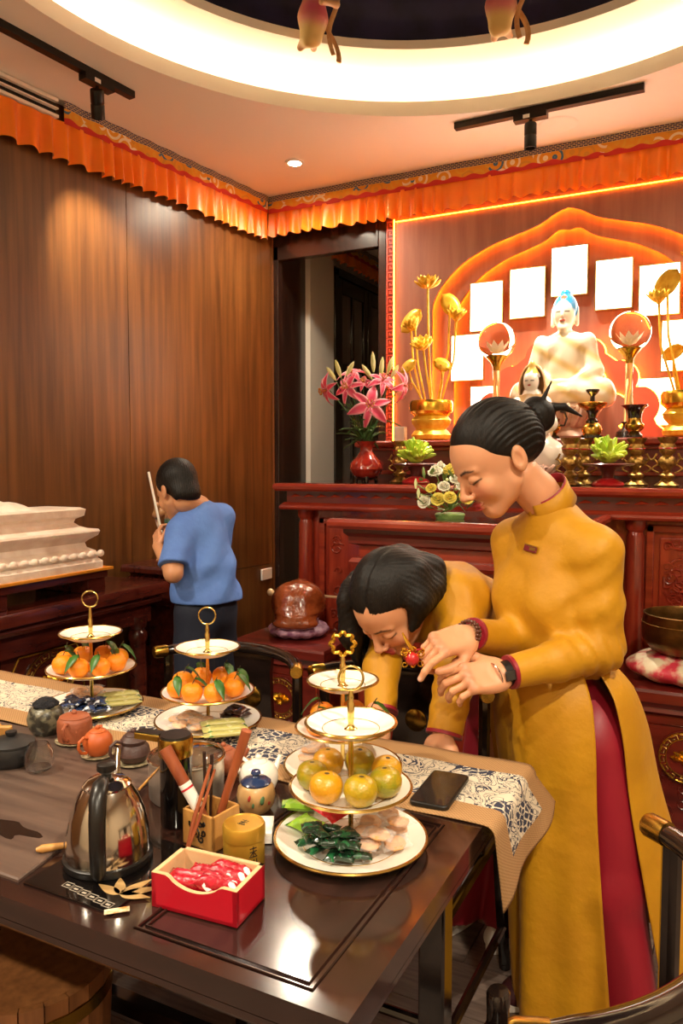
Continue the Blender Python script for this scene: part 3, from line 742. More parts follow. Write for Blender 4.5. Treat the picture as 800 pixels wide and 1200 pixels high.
for i, z in [(0, .957), (0, .985), (.006, .992), (.014, 1.0), (.01, 1.012), (.02, 1.03), (.045, 1.045), (.05, 1.065), (.04, 1.075), (.012, 1.095), (.006, 1.112), (.01, 1.12), (.04, 1.124), (.065, 1.135), (.08, 1.15), (.075, 1.165), (.05, 1.178), (.045, 1.205), (.06, 1.212)]:
    mb.rings([], True) if False else None
prof = [(0, .957), (0, .985), (.006, .992), (.014, 1.0), (.01, 1.012), (.02, 1.03), (.045, 1.045), (.05, 1.065), (.04, 1.075), (.012, 1.095), (.006, 1.112), (.01, 1.12), (.04, 1.124), (.065, 1.135), (.08, 1.15), (.075, 1.165), (.05, 1.178), (.045, 1.205), (.06, 1.212)]
mb.rings([rrect(-2.70 + i, -2.36 - i, .75 + i, 2.44 - i, z, .03) for i, z in prof])
mb.build('pedestal', 'white_stone', th)
m_ = MB()                                                   # lotus petals along the lower step
for k in range(34):
    y = .80 + k * .049
    m_.at((-2.355 - .012, y, 1.018)).sph((0, 0, 0), .02, 8, 6, (.5, 1.05, .75))
m_.build('petal_row', 'white_stone', th)['kind'] = 'stuff'
mb = MB()                                                   # swelling carved drapery rising along the back
def dr(u, v):
    y = .8 + u * 1.42; hgt = .055 * max(0, 1 - ((y - 1.55) / .62) ** 2) ** .5 if abs(y - 1.55) < .62 else 0
    a = v * pi; wob = .006 * sin(y * 60 + 3 * sin(y * 9)) * sin(a)
    return (-2.55 + .125 * cos(a), y, 1.205 + (hgt + wob + .01) * sin(a))
mb.grid(dr, 120, 11).build('carved_crest', 'white_stone', th)

# ------------------------------------------------------------------ stand with the warrior figure
bs = thing('figure_stand', 'dark mahogany tall stand by the panelled wall carrying the painted warrior figure', 'stand', (-2.5, 3.05, 0))
BX0, BX1, BY0, BY1 = -2.672, -2.27, 2.86, 3.28
pe(bs, 'top_board', 'mahogany', [(.015, .86), (0, .865), (0, .885), (.006, .897), (.012, .90)], BX0, BX1, BY0, BY1)
pe(bs, 'moulding', 'mahogany', [(.04, .80), (.02, .81), (.02, .83), (.035, .845), (.03, .86)], BX0, BX1, BY0, BY1)
pe(bs, 'apron', 'mahogany', [(.05, .70), (.05, .80)], BX0, BX1, BY0, BY1)
pe(bs, 'base_shelf', 'mahogany', [(.02, 0), (.02, .06), (.04, .08)], BX0, BX1, BY0, BY1)
pe(bs, 'body', 'mahogany', [(.08, .08), (.08, .70)], BX0, BX1, BY0, BY1)
for x in (BX0 + .06, BX1 - .06):
    for y in (BY0 + .06, BY1 - .06):
        MB().lathe([(.03, .08), (.022, .12), (.03, .2), (.03, .62), (.024, .66), (.034, .68), (.034, .80)], 14, (x, y, 0)).build('column', 'mahogany', bs)

# ================================================================== tea table
woodm('table_wood', '1c100d', '3a211a', (1, 9, 9), .15, coat=.55, sc=3, ramp=(.3, .8))
woodm('table_wood_y', '1c100d', '3a211a', (9, 1, 9), .15, coat=.55, sc=3, ramp=(.3, .8))
woodm('tray_wood', '4a3a33', '6a564b', (.6, 12, 9), .33, coat=.15, sc=4)
QX0, QX1, QY0, QY1, QZ = -2.35, -.385, .775, 1.62, .74
tt = thing('tea_table', 'long dark polished wooden tea table laid with fruit, sweets and tea things', 'table', ((QX0 + QX1) / 2, 1.2, 0))
IX0, IX1, IY0, IY1 = -.74, -.447, .802, 1.30               # recessed panel
mb = MB()
for (x0, x1, y0, y1) in ((QX0, QX1, QY0, IY0), (QX0, QX1, IY1, QY1), (QX0, IX0, IY0, IY1), (IX1, QX1, IY0, IY1)): mb.box((x0, y0, QZ - .035), (x1, y1, QZ))
mb.rings([[(QX0 + i, QY0 + i, z), (QX1 - i, QY0 + i, z), (QX1 - i, QY1 - i, z), (QX0 + i, QY1 - i, z)] for i, z in ((.03, QZ - .062), (.008, QZ - .055), (.0, QZ - .045), (0, QZ - .034))])
mb.build('table_top', 'table_wood', tt, smooth=False)
MB().box((IX0 + .004, IY0 + .004, QZ - .034), (IX1 - .004, IY1 - .004, QZ - .0015)).build('inset_panel', 'table_wood_y', tt, smooth=False, bev=.002)
b_ = MB()
for i, r in ((.004, .003), (.014, .0022)):
    b_.tube([(IX0 + i, IY0 + i, QZ), (IX1 - i, IY0 + i, QZ), (IX1 - i, IY1 - i, QZ), (IX0 + i, IY1 - i, QZ)], r, 6, closed=True)
b_.build('panel_moulding', 'table_wood', tt)
MB().box((QX0 + .05, QY0 + .07, .655), (QX1 - .06, QY0 + .095, QZ - .05)).box((QX0 + .05, QY1 - .07, .60), (QX1 - .06, QY1 - .045, QZ - .05)).box((QX1 - .085, QY0 + .07, .64), (QX1 - .06, QY1 - .045, QZ - .05)).build('apron', 'black_lacquer', tt, smooth=False)
for x in (QX0 + .08, -.475):
    for y in (QY0 + .10, 1.33):
        MB().box((x - .026, y - .026, 0), (x + .026, y + .026, QZ - .05)).build('leg', 'black_lacquer', tt, smooth=False, bev=.005)
MB().box((QX0 + .08, .86, .10), (-.475, .89, .14)).box((QX0 + .08, 1.31, .10), (-.475, 1.34, .14)).build('stretcher', 'black_lacquer', tt, smooth=False)
def traymat():
    m = M('tray_wood'); return m
mb = MB(); mb.rings([[(-1.98 + i, .812 + i, z), (-.982 - i, .812 + i, z), (-1.075 - i, 1.312 - i, z), (-1.98 + i, 1.312 - i, z)] for i, z in ((0, QZ), (0, QZ + .004), (.003, QZ + .006))])
tr = mb.build('tray_panel', 'tray_wood', tt, smooth=False)
mat('wet_patch', '1d120e', .08, coat=.5)
wp = onz(12, 972, QZ + .006)
MB().prism([(wp[0] + (.04 + .012 * sin(3 * t) + .008 * cos(5 * t)) * cos(t) * 1.5, wp[1] + (.022 + .006 * sin(4 * t)) * sin(t)) for t in np.linspace(0, 2 * pi, 29)[:-1]], .0008, o=(0, 0, QZ + .0058)).build('tea_spill', 'wet_patch', tt, smooth=False)

# ------------------------------------------------------------------ chairs with horseshoe rail
def chair(label, loc, rz):
    t = thing('armchair', label, 'chair', (0, 0, 0), local=True, group='black horseshoe-back chairs round the tea table')
    PH = radians(62); RO = .236 / sin(PH); pts = []
    for k in range(25):
        a = -PH + 2 * PH * k / 24; pts.append((RO * sin(a), RO * (cos(a) - cos(PH)), .835 + .012 * cos(a)))
    MB().tube(pts, [.016] * 2 + [.019] * (len(pts) - 4) + [.016] * 2, 12, flat=.85).build('back_rail', 'black_lacquer', t)
    for s_ in (-1, 1):
        e = np.array(pts[0 if s_ < 0 else -1]); dn = np.array((s_ * cos(PH), -sin(PH), 0)); q1, q2, q3 = frame(dn)
        MB().at(e, np.stack([q1, q2, q3], 1)).lathe([(.0185, -.025), (.0185, .008), (.016, .014), (.001, .015)], 16).build('gold_cap', 'brass', t)
        MB().tube([(s_ * .222, .03, .83), (s_ * .222, .03, .6), (s_ * .218, .01, .44)], .015, 8).build('arm_post', 'black_lacquer', t)
        MB().tube([(s_ * .215, .20, .44), (s_ * .22, .225, .2), (s_ * .225, .25, 0)], [.019, .018, .015], 8).build('leg', 'black_lacquer', t)
        f = MB().tube([(s_ * .215, -.24, .475), (s_ * .218, -.245, .2), (s_ * .222, -.25, 0)], [.019, .018, .015], 10).build('leg', 'black_lacquer', t)
        MB().lathe([(.020, .468), (.0205, .488), (.017, .494), (.001, .495)], 14, (s_ * .215, -.24, 0)).build('leg_cap', 'black_lacquer', f)
        MB().tube([(s_ * .223, .235, .13), (s_ * .221, -.245, .13)], .012, 8).build('stretcher', 'black_lacquer', t)
    MB().tube([(-.22, -.245, .16), (.22, -.245, .16)], .012, 8).build('stretcher', 'black_lacquer', t)
    MB().box((-.235, -.26, .405), (.235, .225, .44)).build('seat_frame', 'black_lacquer', t, smooth=False, bev=.008)
    MB().box((-.185, -.21, .44), (.185, .18, .448)).build('seat_panel', 'table_wood', t, smooth=False, bev=.003)
    sp = MB().rings([[(-w, y - .008, z), (w, y - .008, z), (w, y + .008, z), (-w, y + .008, z)] for w, y, z in ((.085, .145, .44), (.08, .147, .55), (.066, .149, .68), (.062, .15, .78), (.07, .15, .84))]).build('splat', 'black_lacquer', t, ang=60)
    MB().at((0, .142, .70), np.array(((1, 0, 0), (0, 0, -1), (0, 1, 0)), float)).lathe([(.031, 0), (.031, .004), (.028, .006), (.001, .0065)], 28).build('gold_disc', 'brass', sp)
    t.location = loc; t.rotation_euler = (0, 0, rz)
    return t
c2 = chair('black horseshoe-back chair that the bending woman in yellow leans over', (-.747, 1.78, 0), 0)
dup(c2, (-1.262, 1.755, 0), 0, 'black horseshoe-back chair in front of the wooden fish stand')
c3 = dup(c2, (-.128, .978, 0), -pi / 2 - .14, 'black horseshoe-back chair at the end of the tea table with brown seat showing'); c3.scale = (1.123, 1, 1)

# ------------------------------------------------------------------ wooden tub under the table
woodm('tub_wood', '6b4122', '8f5c33', (10, 10, .8), .45, sc=5)
tu = thing('wooden_tub', 'round wooden stave tub standing on the floor under the tea table', 'tub', (-1.275, 1.08, 0))
for k in range(22):
    a0, a1_ = 2 * pi * k / 22 + .008, 2 * pi * (k + 1) / 22 - .008
    def q(r, a, z): return (-1.275 + r * cos(a), 1.08 + r * sin(a), z)
    MB().rings([[q(r0, a0, z), q(r0, a1_, z), q(r0 - .016, a1_, z), q(r0 - .016, a0, z)] for r0, z in ((.145, 0), (.158, .2), (.165, .365))]).build('stave', 'tub_wood', tu, smooth=False)
MB().lathe([(.150, .05), (.1545, .052), (.155, .08), (.151, .082)], 40, (-1.275, 1.08, 0), cap=(False, False)).build('hoop', 'brass', tu)
MB().lathe([(.160, .30), (.1645, .302), (.166, .33), (.162, .332)], 40, (-1.275, 1.08, 0), cap=(False, False)).build('hoop', 'brass', tu)
MB().lathe([(.001, .35), (.148, .35), (.148, .365), (.001, .365)], 36, (-1.275, 1.08, 0)).build('lid', 'tub_wood', tu, ang=30)

# ------------------------------------------------------------------ table runner
def runnermat():
    m = bpy.data.materials.new('runner_print'); m.use_nodes = True; nt = m.node_tree; L = nt.links.new
    b = nt.nodes['Principled BSDF']; b.inputs['Roughness'].default_value = .85
    at = nd(nt, 'ShaderNodeAttribute', attribute_name='uvp')
    n1 = nd(nt, 'ShaderNodeTexNoise', _Scale=17.0, _Detail=1.5, _Distortion=2.5); n1.noise_dimensions = '2D'; L(at.outputs['Vector'], n1.inputs['Vector'])
    def band(src, lo, hi):
        a = nd(nt, 'ShaderNodeMath', operation='SUBTRACT'); a.inputs[1].default_value = (lo + hi) / 2; L(src, a.inputs[0])
        c_ = nd(nt, 'ShaderNodeMath', operation='ABSOLUTE'); L(a.outputs[0], c_.inputs[0])
        g = nd(nt, 'ShaderNodeMath', operation='LESS_THAN'); g.inputs[1].default_value = (hi - lo) / 2; L(c_.outputs[0], g.inputs[0]); return g.outputs[0]
    l1 = band(n1.outputs['Fac'], .455, .50); l2 = band(n1.outputs['Fac'], .585, .625)
    # flower heads: rings of petals in voronoi cells
    v = nd(nt, 'ShaderNodeTexVoronoi', _Scale=7.0); v.voronoi_dimensions = '2D'; L(at.outputs['Vector'], v.inputs['Vector'])
    near = nd(nt, 'ShaderNodeMath', operation='LESS_THAN'); near.inputs[1].default_value = .3; L(v.outputs['Distance'], near.inputs[0])
    v2 = nd(nt, 'ShaderNodeTexVoronoi', _Scale=55.0, feature='DISTANCE_TO_EDGE'); v2.voronoi_dimensions = '2D'; L(at.outputs['Vector'], v2.inputs['Vector'])
    pt = nd(nt, 'ShaderNodeMath', operation='GREATER_THAN'); pt.inputs[1].default_value = .13; L(v2.outputs['Distance'], pt.inputs[0])
    fl = nd(nt, 'ShaderNodeMath', operation='MULTIPLY'); L(near.outputs[0], fl.inputs[0]); L(pt.outputs[0], fl.inputs[1])
    mx = nd(nt, 'ShaderNodeMath', operation='MAXIMUM'); L(l1, mx.inputs[0]); L(l2, mx.inputs[1])
    mx2 = nd(nt, 'ShaderNodeMath', operation='MAXIMUM'); L(mx.outputs[0], mx2.inputs[0]); L(fl.outputs[0], mx2.inputs[1])
    mc = nd(nt, 'ShaderNodeMix', data_type='RGBA'); mc.inputs['A'].default_value = (*lin('d9cbb4'), 1); mc.inputs['B'].default_value = (*lin('2c3046'), 1); L(mx2.outputs[0], mc.inputs['Factor'])
    # burlap border beyond |v| > .105
    w1 = nd(nt, 'ShaderNodeTexChecker', _Scale=260.0); w1.inputs['Color1'].default_value = (*lin('b48a5c'), 1); w1.inputs['Color2'].default_value = (*lin('9a7348'), 1); L(at.outputs['Vector'], w1.inputs['Vector'])
    sp = nd(nt, 'ShaderNodeSeparateXYZ'); L(at.outputs['Vector'], sp.inputs[0])
    ab = nd(nt, 'ShaderNodeMath', operation='ABSOLUTE'); L(sp.outputs[1], ab.inputs[0])
    g = nd(nt, 'ShaderNodeMath', operation='GREATER_THAN'); g.inputs[1].default_value = .088; L(ab.outputs[0], g.inputs[0])
    g2 = nd(nt, 'ShaderNodeMath', operation='GREATER_THAN'); g2.inputs[1].default_value = 2.04; L(sp.outputs[0], g2.inputs[0])
    gm = nd(nt, 'ShaderNodeMath', operation='MAXIMUM'); L(g.outputs[0], gm.inputs[0]); L(g2.outputs[0], gm.inputs[1])
    fin = nd(nt, 'ShaderNodeMix', data_type='RGBA'); L(gm.outputs[0], fin.inputs['Factor']); L(mc.outputs['Result'], fin.inputs['A']); L(w1.outputs['Color'], fin.inputs['B'])
    L(fin.outputs['Result'], b.inputs['Base Color'])
    bp = nd(nt, 'ShaderNodeBump', _Strength=.3, _Distance=.001); wv = nd(nt, 'ShaderNodeTexChecker', _Scale=260.0); L(at.outputs['Vector'], wv.inputs['Vector']); L(wv.outputs['Fac'], bp.inputs['Height']); L(bp.outputs['Normal'], b.inputs['Normal'])
    MATS['runner_print'] = m
runnermat()
RY0, RY1, RL = 1.325, 1.645, 2.105                            # runner width along y, length from the far end to the hem
xs = list(np.linspace(0, 1.90, 60)) + list(np.linspace(1.91, RL, 24)); nv = 19
rows = []; uv = []
for s_ in xs:
    rw = []
    for j in range(nv):
        v = j / (nv - 1); y = RY0 + (RY1 - RY0) * v; flat = QX1 + .004 - (QX0 + .05); yo = y
        zz = QZ + .0025
        x = QX0 + .05 + s_
        if s_ > flat:
            e = s_ - flat; bend = .02; th_ = min(e / bend, pi / 2)
            x = QX1 + .004 + bend * sin(th_); zz = QZ + .0025 - bend * (1 - cos(th_)); down = max(0, e - bend * pi / 2)
            down *= 1.0 - .45 * v
            x += .010 * sin(v * 9 + 1.0) * down / .15 + .055 * v * down / .15; zz -= down
            yo = y + .10 * down / .15 * (.3 + v)
        if v > .9 and s_ > 1.2: zz -= .0
        rw.append((x, yo, zz + .0012 * sin(s_ * 31 + 6 * v))); uv.append((s_, y - (RY0 + RY1) / 2, 0))
    rows.append(rw)
mb = MB(); mb.rings(rows, False)
ru = mb.build('table_runner', 'runner_print', solid=.002)
at = ru.data.attributes.new('uvp', 'FLOAT_VECTOR', 'POINT'); at.data.foreach_set('vector', [c_ for p in uv for c_ in p])
tag(rebase(ru, (-1.3, 1.48, QZ)), 'burlap table runner with dark blue floral print hanging over the tea table end', 'table runner')
# ================================================================== things on the tea table
ZT_ = QZ + .0005
mat('porcelain', 'f3ece0', .18, coat=.3)
mat('gilt', 'c9a45a', .25, metal=1)
mat('tangerine', 'f08a12', .38, col2='f59a1c', scale=30, bump=.25, bscale=260, sss=.1)
mat('green_orange', 'b08f12', .3, col2='8f8a1a', scale=26, ramp=(.42, .6), bump=.2, bscale=200, coat=.3)
mat('amber_orange', 'd39213', .3, col2='b98d16', scale=22, bump=.2, bscale=200, coat=.3)
mat('leaf', '2f5a1c', .4, col2='44762a', scale=30)
mat('stem', '4a3a1c', .7)
def plate_prof(r, z): return [(r * .32, z), (r * .62, z), (r * .66, z + .002), (r * .97, z + .014), (r, z + .016), (r * .985, z + .019), (r * .66, z + .007), (r * .60, z + .005), (.001, z + .005)]
def tier_stand(label, x, y, zs, ring, rr=(.132, .115, .08), ornate=False):
    t = thing('tiered_stand', label, 'cake stand', (x, y, ZT_), group='three-tier porcelain fruit stands')
    for r, z in zip(rr, zs):
        p = MB().lathe(plate_prof(r, z), 48, (x, y, 0)).build('plate', 'porcelain', t, ang=50)
        MB().tube([(x + r * .99 * cos(a), y + r * .99 * sin(a), z + .0172) for a in np.linspace(0, 2 * pi, 49)[:-1]], .0028, 6, closed=True).build('gilt_rim', 'gilt', p)
        MB().tube([(x + r * .63 * cos(a), y + r * .63 * sin(a), z + .0065) for a in np.linspace(0, 2 * pi, 49)[:-1]], .0007, 5, closed=True).build('gilt_line', 'gilt', p)
    pr = [(.0045, zs[0] + .004)]
    for z in zs[1:]: pr += [(.0045, z - .012), (.008, z - .004), (.008, z + .002), (.012, z + .005), (.0075, z + .008), (.0045, z + .014)]
    pr += [(.0055, zs[2] + .02), (.0065, zs[2] + .05), (.0045, zs[2] + .054), (.0055, zs[2] + .06), (.003, ring - .0)]
    MB().lathe(pr, 14, (x, y, 0)).build('pole', 'gold_pale', t)
    R_ = np.stack([RT, (0, 0, 1.), -GF], 1)
    if not ornate:
        rc = ring + .021
        MB().at((x, y, rc), R_).tube([(.021 * cos(a), .021 * sin(a), 0) for a in np.linspace(0, 2 * pi, 33)[:-1]], .0022, 8, closed=True).build('ring_handle', 'gold_pale', t)
    else:
        rc = ring + .024; m_ = MB().at((x, y, rc), R_)
        m_.tube([((.024 + .003 * cos(8 * a)) * cos(a), (.022 + .003 * cos(8 * a)) * sin(a), 0) for a in np.linspace(0, 2 * pi, 65)[:-1]], .0042, 8, closed=True); m_.build('ring_handle', 'gold', t)
    return t
S1 = (-.569, 1.157); S2 = (-.72, 1.425); S3 = (-1.50, 1.49); S4 = (-1.15, 1.53)
tier_stand('three-tier porcelain stand holding green-skinned oranges and wrapped sweets beside the phone', *S1, (ZT_, .829, .94), 1.012, (.132, .105, .078))
tier_stand('three-tier porcelain stand with ornate gold loop handle behind the green oranges', *S2, (ZT_ + .004, .825, .925), .995, (.125, .10, .075), True)
tier_stand('three-tier porcelain stand of leafy tangerines beside the stone throne table', *S3, (ZT_ + .004, .842, .935), 1.02)
tier_stand('three-tier porcelain stand of leafy tangerines in front of the boy', *S4, (ZT_ + .004, .815, .925), 1.0)
def fruit_proto(name, m_, r, leafy, cal=False):
    t = thing(name, 'x', 'orange', (0, 0, 0), local=True)
    n = 20; prof = [(.001, -.86), (.25, -.86), (.55, -.75), (.83, -.48), (.98, -.08), (.98, .2), (.84, .55), (.56, .78), (.25, .86), (.10, .83), (.001, .80)]
    MB().lathe([(a * r, (b + .86) * r) for a, b in prof], n, lob=lambda a, z: .012 * sin(3 * a + z * 40) + .01 * sin(5 * a)).build('fruit_body', m_, t, ang=80)
    if leafy:
        MB().tube([(0, 0, 1.62 * r), (.006, .003, 1.62 * r + .012), (.014, .004, 1.62 * r + .024)], .0012, 5).build('stem', 'stem', t)
        l_ = MB()
        l_.rings([[(.006 + .042 * u, -w + .003, 1.62 * r + .016 - .04 * u * u), (.006 + .042 * u, .003, 1.62 * r + .012 - .04 * u * u), (.006 + .042 * u, w + .003, 1.62 * r + .016 - .04 * u * u)] for u, w in ((0, .001), (.2, .008), (.45, .012), (.7, .010), (.9, .004), (1, .0005))], False)
        l_.build('leaf', 'leaf', t, solid=.0006)
    else:
        MB().lathe([(.006, 1.655 * r), (.005, 1.70 * r), (.001, 1.70 * r)], 7).build('calyx', 'stem', t)
    return t
def place_fruits(proto, spots, label, group):
    first = True
    for (x, y, z, rz, s_, tx) in spots:
        o = proto if first else dup(proto, (x, y, z), rz)
        o.location = (x, y, z); o.rotation_euler = (tx, tx * .6, rz); o.scale = (s_,) * 3; o['label'] = label; o['group'] = group; first = False
rf = random.Random(5)
def ringspots(S, z, r, n, r0, a0=0., inner=0):
    out = []
    for k in range(n): a = a0 + 2 * pi * k / n; out.append((S[0] + r * cos(a), S[1] + r * sin(a), z, rf.uniform(0, 6.28), rf.uniform(.95, 1.02), rf.uniform(-.12, .12)))
    for k in range(inner): a = 2 * pi * k / max(1, inner) + .4; out.append((S[0] + r0 * cos(a), S[1] + r0 * sin(a), z + .034, rf.uniform(0, 6.28), .95, rf.uniform(-.2, .2)))
    return out
place_fruits(fruit_proto('green_orange', 'green_orange', .0285, False), [q for i, q in enumerate(ringspots(S1, .8388, .0665, 7, 0)) if i % 2 == 0], 'green-skinned round orange on the middle tier beside the phone', 'green oranges on the front stand')
place_fruits(fruit_proto('green_orange', 'amber_orange', .0285, False), [q for i, q in enumerate(ringspots(S1, .8388, .0665, 7, 0)) if i % 2 == 1], 'yellow-amber round orange on the middle tier beside the phone', 'amber oranges on the front stand')
place_fruits(fruit_proto('tangerine', 'tangerine', .0275, True), ringspots(S3, .8512, .0735, 8, .03, .3), 'leafy orange tangerine on the fruit stand beside the stone throne', 'tangerines on the stand by the throne')
place_fruits(fruit_proto('tangerine', 'tangerine', .0275, True), ringspots(S4, .8242, .0735, 8, .03, .1), 'leafy orange tangerine on the fruit stand in front of the boy', 'tangerines on the stand before the boy')
place_fruits(fruit_proto('tangerine', 'tangerine', .028, True), ringspots(S2, .8335, .058, 5, .03, 2.9), 'orange tangerine on the stand with the ornate loop handle', 'tangerines on the ornate-handled stand')

# ------------------------------------------------------------------ wrapped sweets and biscuits
def wrapmat(name, base, c2, c3, sc, rough=.25):
    m = bpy.data.materials.new(name); m.use_nodes = True; nt = m.node_tree; L = nt.links.new; b = nt.nodes['Principled BSDF']
    b.inputs['Roughness'].default_value = rough; b.inputs['Coat Weight'].default_value = .5
    tc = nd(nt, 'ShaderNodeTexCoord'); v = nd(nt, 'ShaderNodeTexVoronoi', _Scale=sc); L(tc.outputs['Object'], v.inputs['Vector'])
    s_ = nd(nt, 'ShaderNodeSeparateColor'); L(v.outputs['Color'], s_.inputs[0]); r = nd(nt, 'ShaderNodeValToRGB'); r.color_ramp.interpolation = 'CONSTANT'
    e = r.color_ramp.elements; e[0].color = (*lin(base), 1); e[1].position = .55; e[1].color = (*lin(c2), 1); q = e.new(.8); q.color = (*lin(c3), 1)
    L(s_.outputs[0], r.inputs['Fac']); L(r.outputs[0], b.inputs['Base Color'])
    n = nd(nt, 'ShaderNodeTexNoise', _Scale=130.0); L(tc.outputs['Object'], n.inputs['Vector']); bp = nd(nt, 'ShaderNodeBump', _Strength=.5, _Distance=.003); L(n.outputs['Fac'], bp.inputs['Height']); L(bp.outputs['Normal'], b.inputs['Normal'])
    MATS[name] = m
wrapmat('wrap_green', '16301f', '1f5a34', 'd9c34a', 90); wrapmat('wrap_navy', '181d33', '2a3d68', 'd6dbe6', 90)
wrapmat('wrap_lime', '8fc23a', 'a6d04a', '3f7a24', 60); wrapmat('wrap_red', 'd8222c', 'e0303a', 'f4d9d0', 45); wrapmat('wrap_olive', 'b9b36a', 'd3cd93', '5f8a4a', 60); wrapmat('wrap_dark', '3a1d16', '5a2a20', 'b9a58a', 60)
mat('cello', 'ffffff', .06, alpha=.22, spec=1, bump=.8, bscale=90)
mat('biscuit', 'e8b57c', .7, col2='d99a5c', scale=60, bump=.3)
def pillow(mb, L_, W_, h, seed=0):
    rr = random.Random(seed)
    def fn(u, v):
        x = (u - .5) * L_; y = (v - .5) * W_; e = min(1, 5.5 * min(u, 1 - u)); e2 = (1 - (2 * v - 1) ** 2) ** .5
        wv = 1 + (.10 * sin(40 * v + seed) if (u < .1 or u > .9) else 0)
        return (x, y * wv * (.82 + .18 * (1 - e) + .05), 0), e * e2
    n, k = 15, 9
    top = [[None] * k for _ in range(n)]; bot = [[None] * k for _ in range(n)]
    V = []
    for i in range(n):
        ring = []
        for j in range(k): p, q = fn(i / (n - 1), j / (k - 1)); ring.append((p[0], p[1], h * .5 + h * .5 * q * (1 + .12 * sin(9 * i + 5 * j + seed))))
        for j in range(k - 2, 0, -1): p, q = fn(i / (n - 1), j / (k - 1)); ring.append((p[0], p[1], h * .5 - h * .5 * q))
        V.append(ring)
    mb.rings(V)
    return mb
def sweet_proto(name, m_, L_, W_, h, cat='sweet'):
    o = pillow(MB(), L_, W_, h).build(name, m_, ang=80); tag(o, 'x', cat); return o
def scatter(proto, spots, label, group):
    for i, (x, y, z, rz, rx, ry) in enumerate(spots):
        o = proto if i == 0 else proto.copy()
        if i: COL.objects.link(o)
        o.location = (x, y, z); o.rotation_euler = (rx, ry, rz); o['label'] = label; o['group'] = group
zp = QZ + .0085
def pile(c, n, rx, ry, z0, layers=2, seed=0, ang=None, lift=.0105, S=None):
    r = random.Random(seed); out = []
    for k in range(n):
        lay = k * layers // n; best = None
        for _ in range(40):
            q = r.random() ** .5 * (1 - .12 * lay); a = r.uniform(0, 6.28); p_ = (c[0] + q * rx * cos(a), c[1] + q * ry * sin(a))
            if S is not None:
                v_ = np.array(p_) - S; dd = max(np.linalg.norm(v_), 1e-6); p_ = tuple(np.array(S) + v_ / dd * min(max(dd, .034), .082))
            d_ = min([math.hypot(p_[0] - o_[0], p_[1] - o_[1]) for o_ in out if abs(o_[2] - z0 - lift * lay) < .0068] or [9])
            if best is None or d_ > best[0]: best = (d_, p_)
        rim = 0 if S is None else .0065 * min(1, max(0, (math.hypot(best[1][0] - S[0], best[1][1] - S[1]) - .05) / .03))
        out.append((*best[1], z0 + lift * lay + rim, r.uniform(0, 6.28) if ang is None else ang + r.uniform(-.3, .3), r.uniform(-.12, .12), r.uniform(-.12, .12)))
    return out
p0 = np.array(S1)
def P1(px, py): return onz(px, py, zp)[:2]
scatter(sweet_proto('wrapped_sweet', 'wrap_green', .036, .019, .011), pile(P1(385, 1004), 30, .060, .042, zp, 4, 1, S=S1), 'small dark green wrapped sweet heaped on the plate beside the red box', 'dark green wrapped sweets on the front plate')
lime = sweet_proto('snack_sachet', 'wrap_lime', .07, .05, .018, 'sachet'); scatter(lime, [(*P1(352, 957), zp + .012, .5, -.15, .1), (*P1(362, 975), zp + .004, -.3, .1, 0)], 'lime green snack sachet on the plate of wrapped sweets', 'lime sachets on the front plate')
red = sweet_proto('snack_sachet', 'wrap_red', .085, .048, .016, 'sachet'); tag(red, 'red and white snack sachet lying on the plate of wrapped sweets', 'sachet'); red.location = (*P1(383, 966), zp + .024); red.rotation_euler = (.15, .1, -.35)
def biscuit_proto(name):
    t = thing(name, 'x', 'biscuit', (0, 0, 0), local=True)
    MB().lathe([(.001, 0), (.017, 0), (.019, .003), (.017, .007), (.007, .008), (.005, .005), (.001, .004)], 16, lob=lambda a, z: .06 * sin(7 * a)).build('biscuit', 'biscuit', t)
    pillow(MB().at((0, 0, -.003)), .052, .042, .015, 3).build('cellophane', 'cello', t, ang=80)
    return t
def place_b(proto, spots, label, group):
    for i, (x, y, z, rz, rx, ry) in enumerate(spots):
        o = proto if i == 0 else dup(proto, (x, y, z), rz)
        o.location = (x, y, z); o.rotation_euler = (rx, ry, rz); o['label'] = label; o['group'] = group
bp0 = biscuit_proto('wrapped_biscuit')
place_b(bp0, pile(P1(452, 985), 13, .045, .075, zp + .003, 3, 2, lift=.013, S=S1), 'clear wrapped golden biscuit on the plate beside the phone', 'wrapped biscuits on the front plate')
zq = QZ + .0125
def P2(px, py): return onz(px, py, zq)[:2]
place_b(dup(bp0, (0, 0, 0)), pile(P2(222, 851), 11, .05, .05, zq + .003, 2, 4, S=S4), 'clear wrapped golden biscuit on the low plate in front of the boy', 'wrapped biscuits on the middle plate')
place_b(dup(bp0, (0, 0, 0)), pile(P2(95, 817), 9, .07, .035, zq + .003, 2, 6, S=S3), 'clear wrapped golden biscuit on the low plate beside the stone throne', 'wrapped biscuits by the throne')
place_b(dup(bp0, (0, 0, 0)), pile(P2(352, 884), 6, .03, .04, zq + .003, 2, 8, S=S2), 'clear wrapped golden biscuit on the ornate-handled stand', 'wrapped biscuits on the rear stand')
navy = sweet_proto('wrapped_sweet', 'wrap_navy', .05, .032, .015)
scatter(navy, pile(P2(100, 835), 15, .07, .032, zq, 3, 3, S=S3), 'navy and white wrapped sweet on the low plate beside the stone throne', 'navy wrapped sweets')
def stick_spots(c, n, ang, step): return [(c[0] + step * (k - n / 2) * -sin(ang), c[1] + step * (k - n / 2) * cos(ang), zq + .004 * (k % 2) + .013, ang, .05, 0) for k in range(n)]
st0 = sweet_proto('snack_stick', 'wrap_olive', .105, .024, .013, 'snack')
scatter(st0, stick_spots(P2(140, 825), 5, .85, .022), 'long olive wrapped snack stick on the low plate beside the stone throne', 'olive snack sticks by the throne')
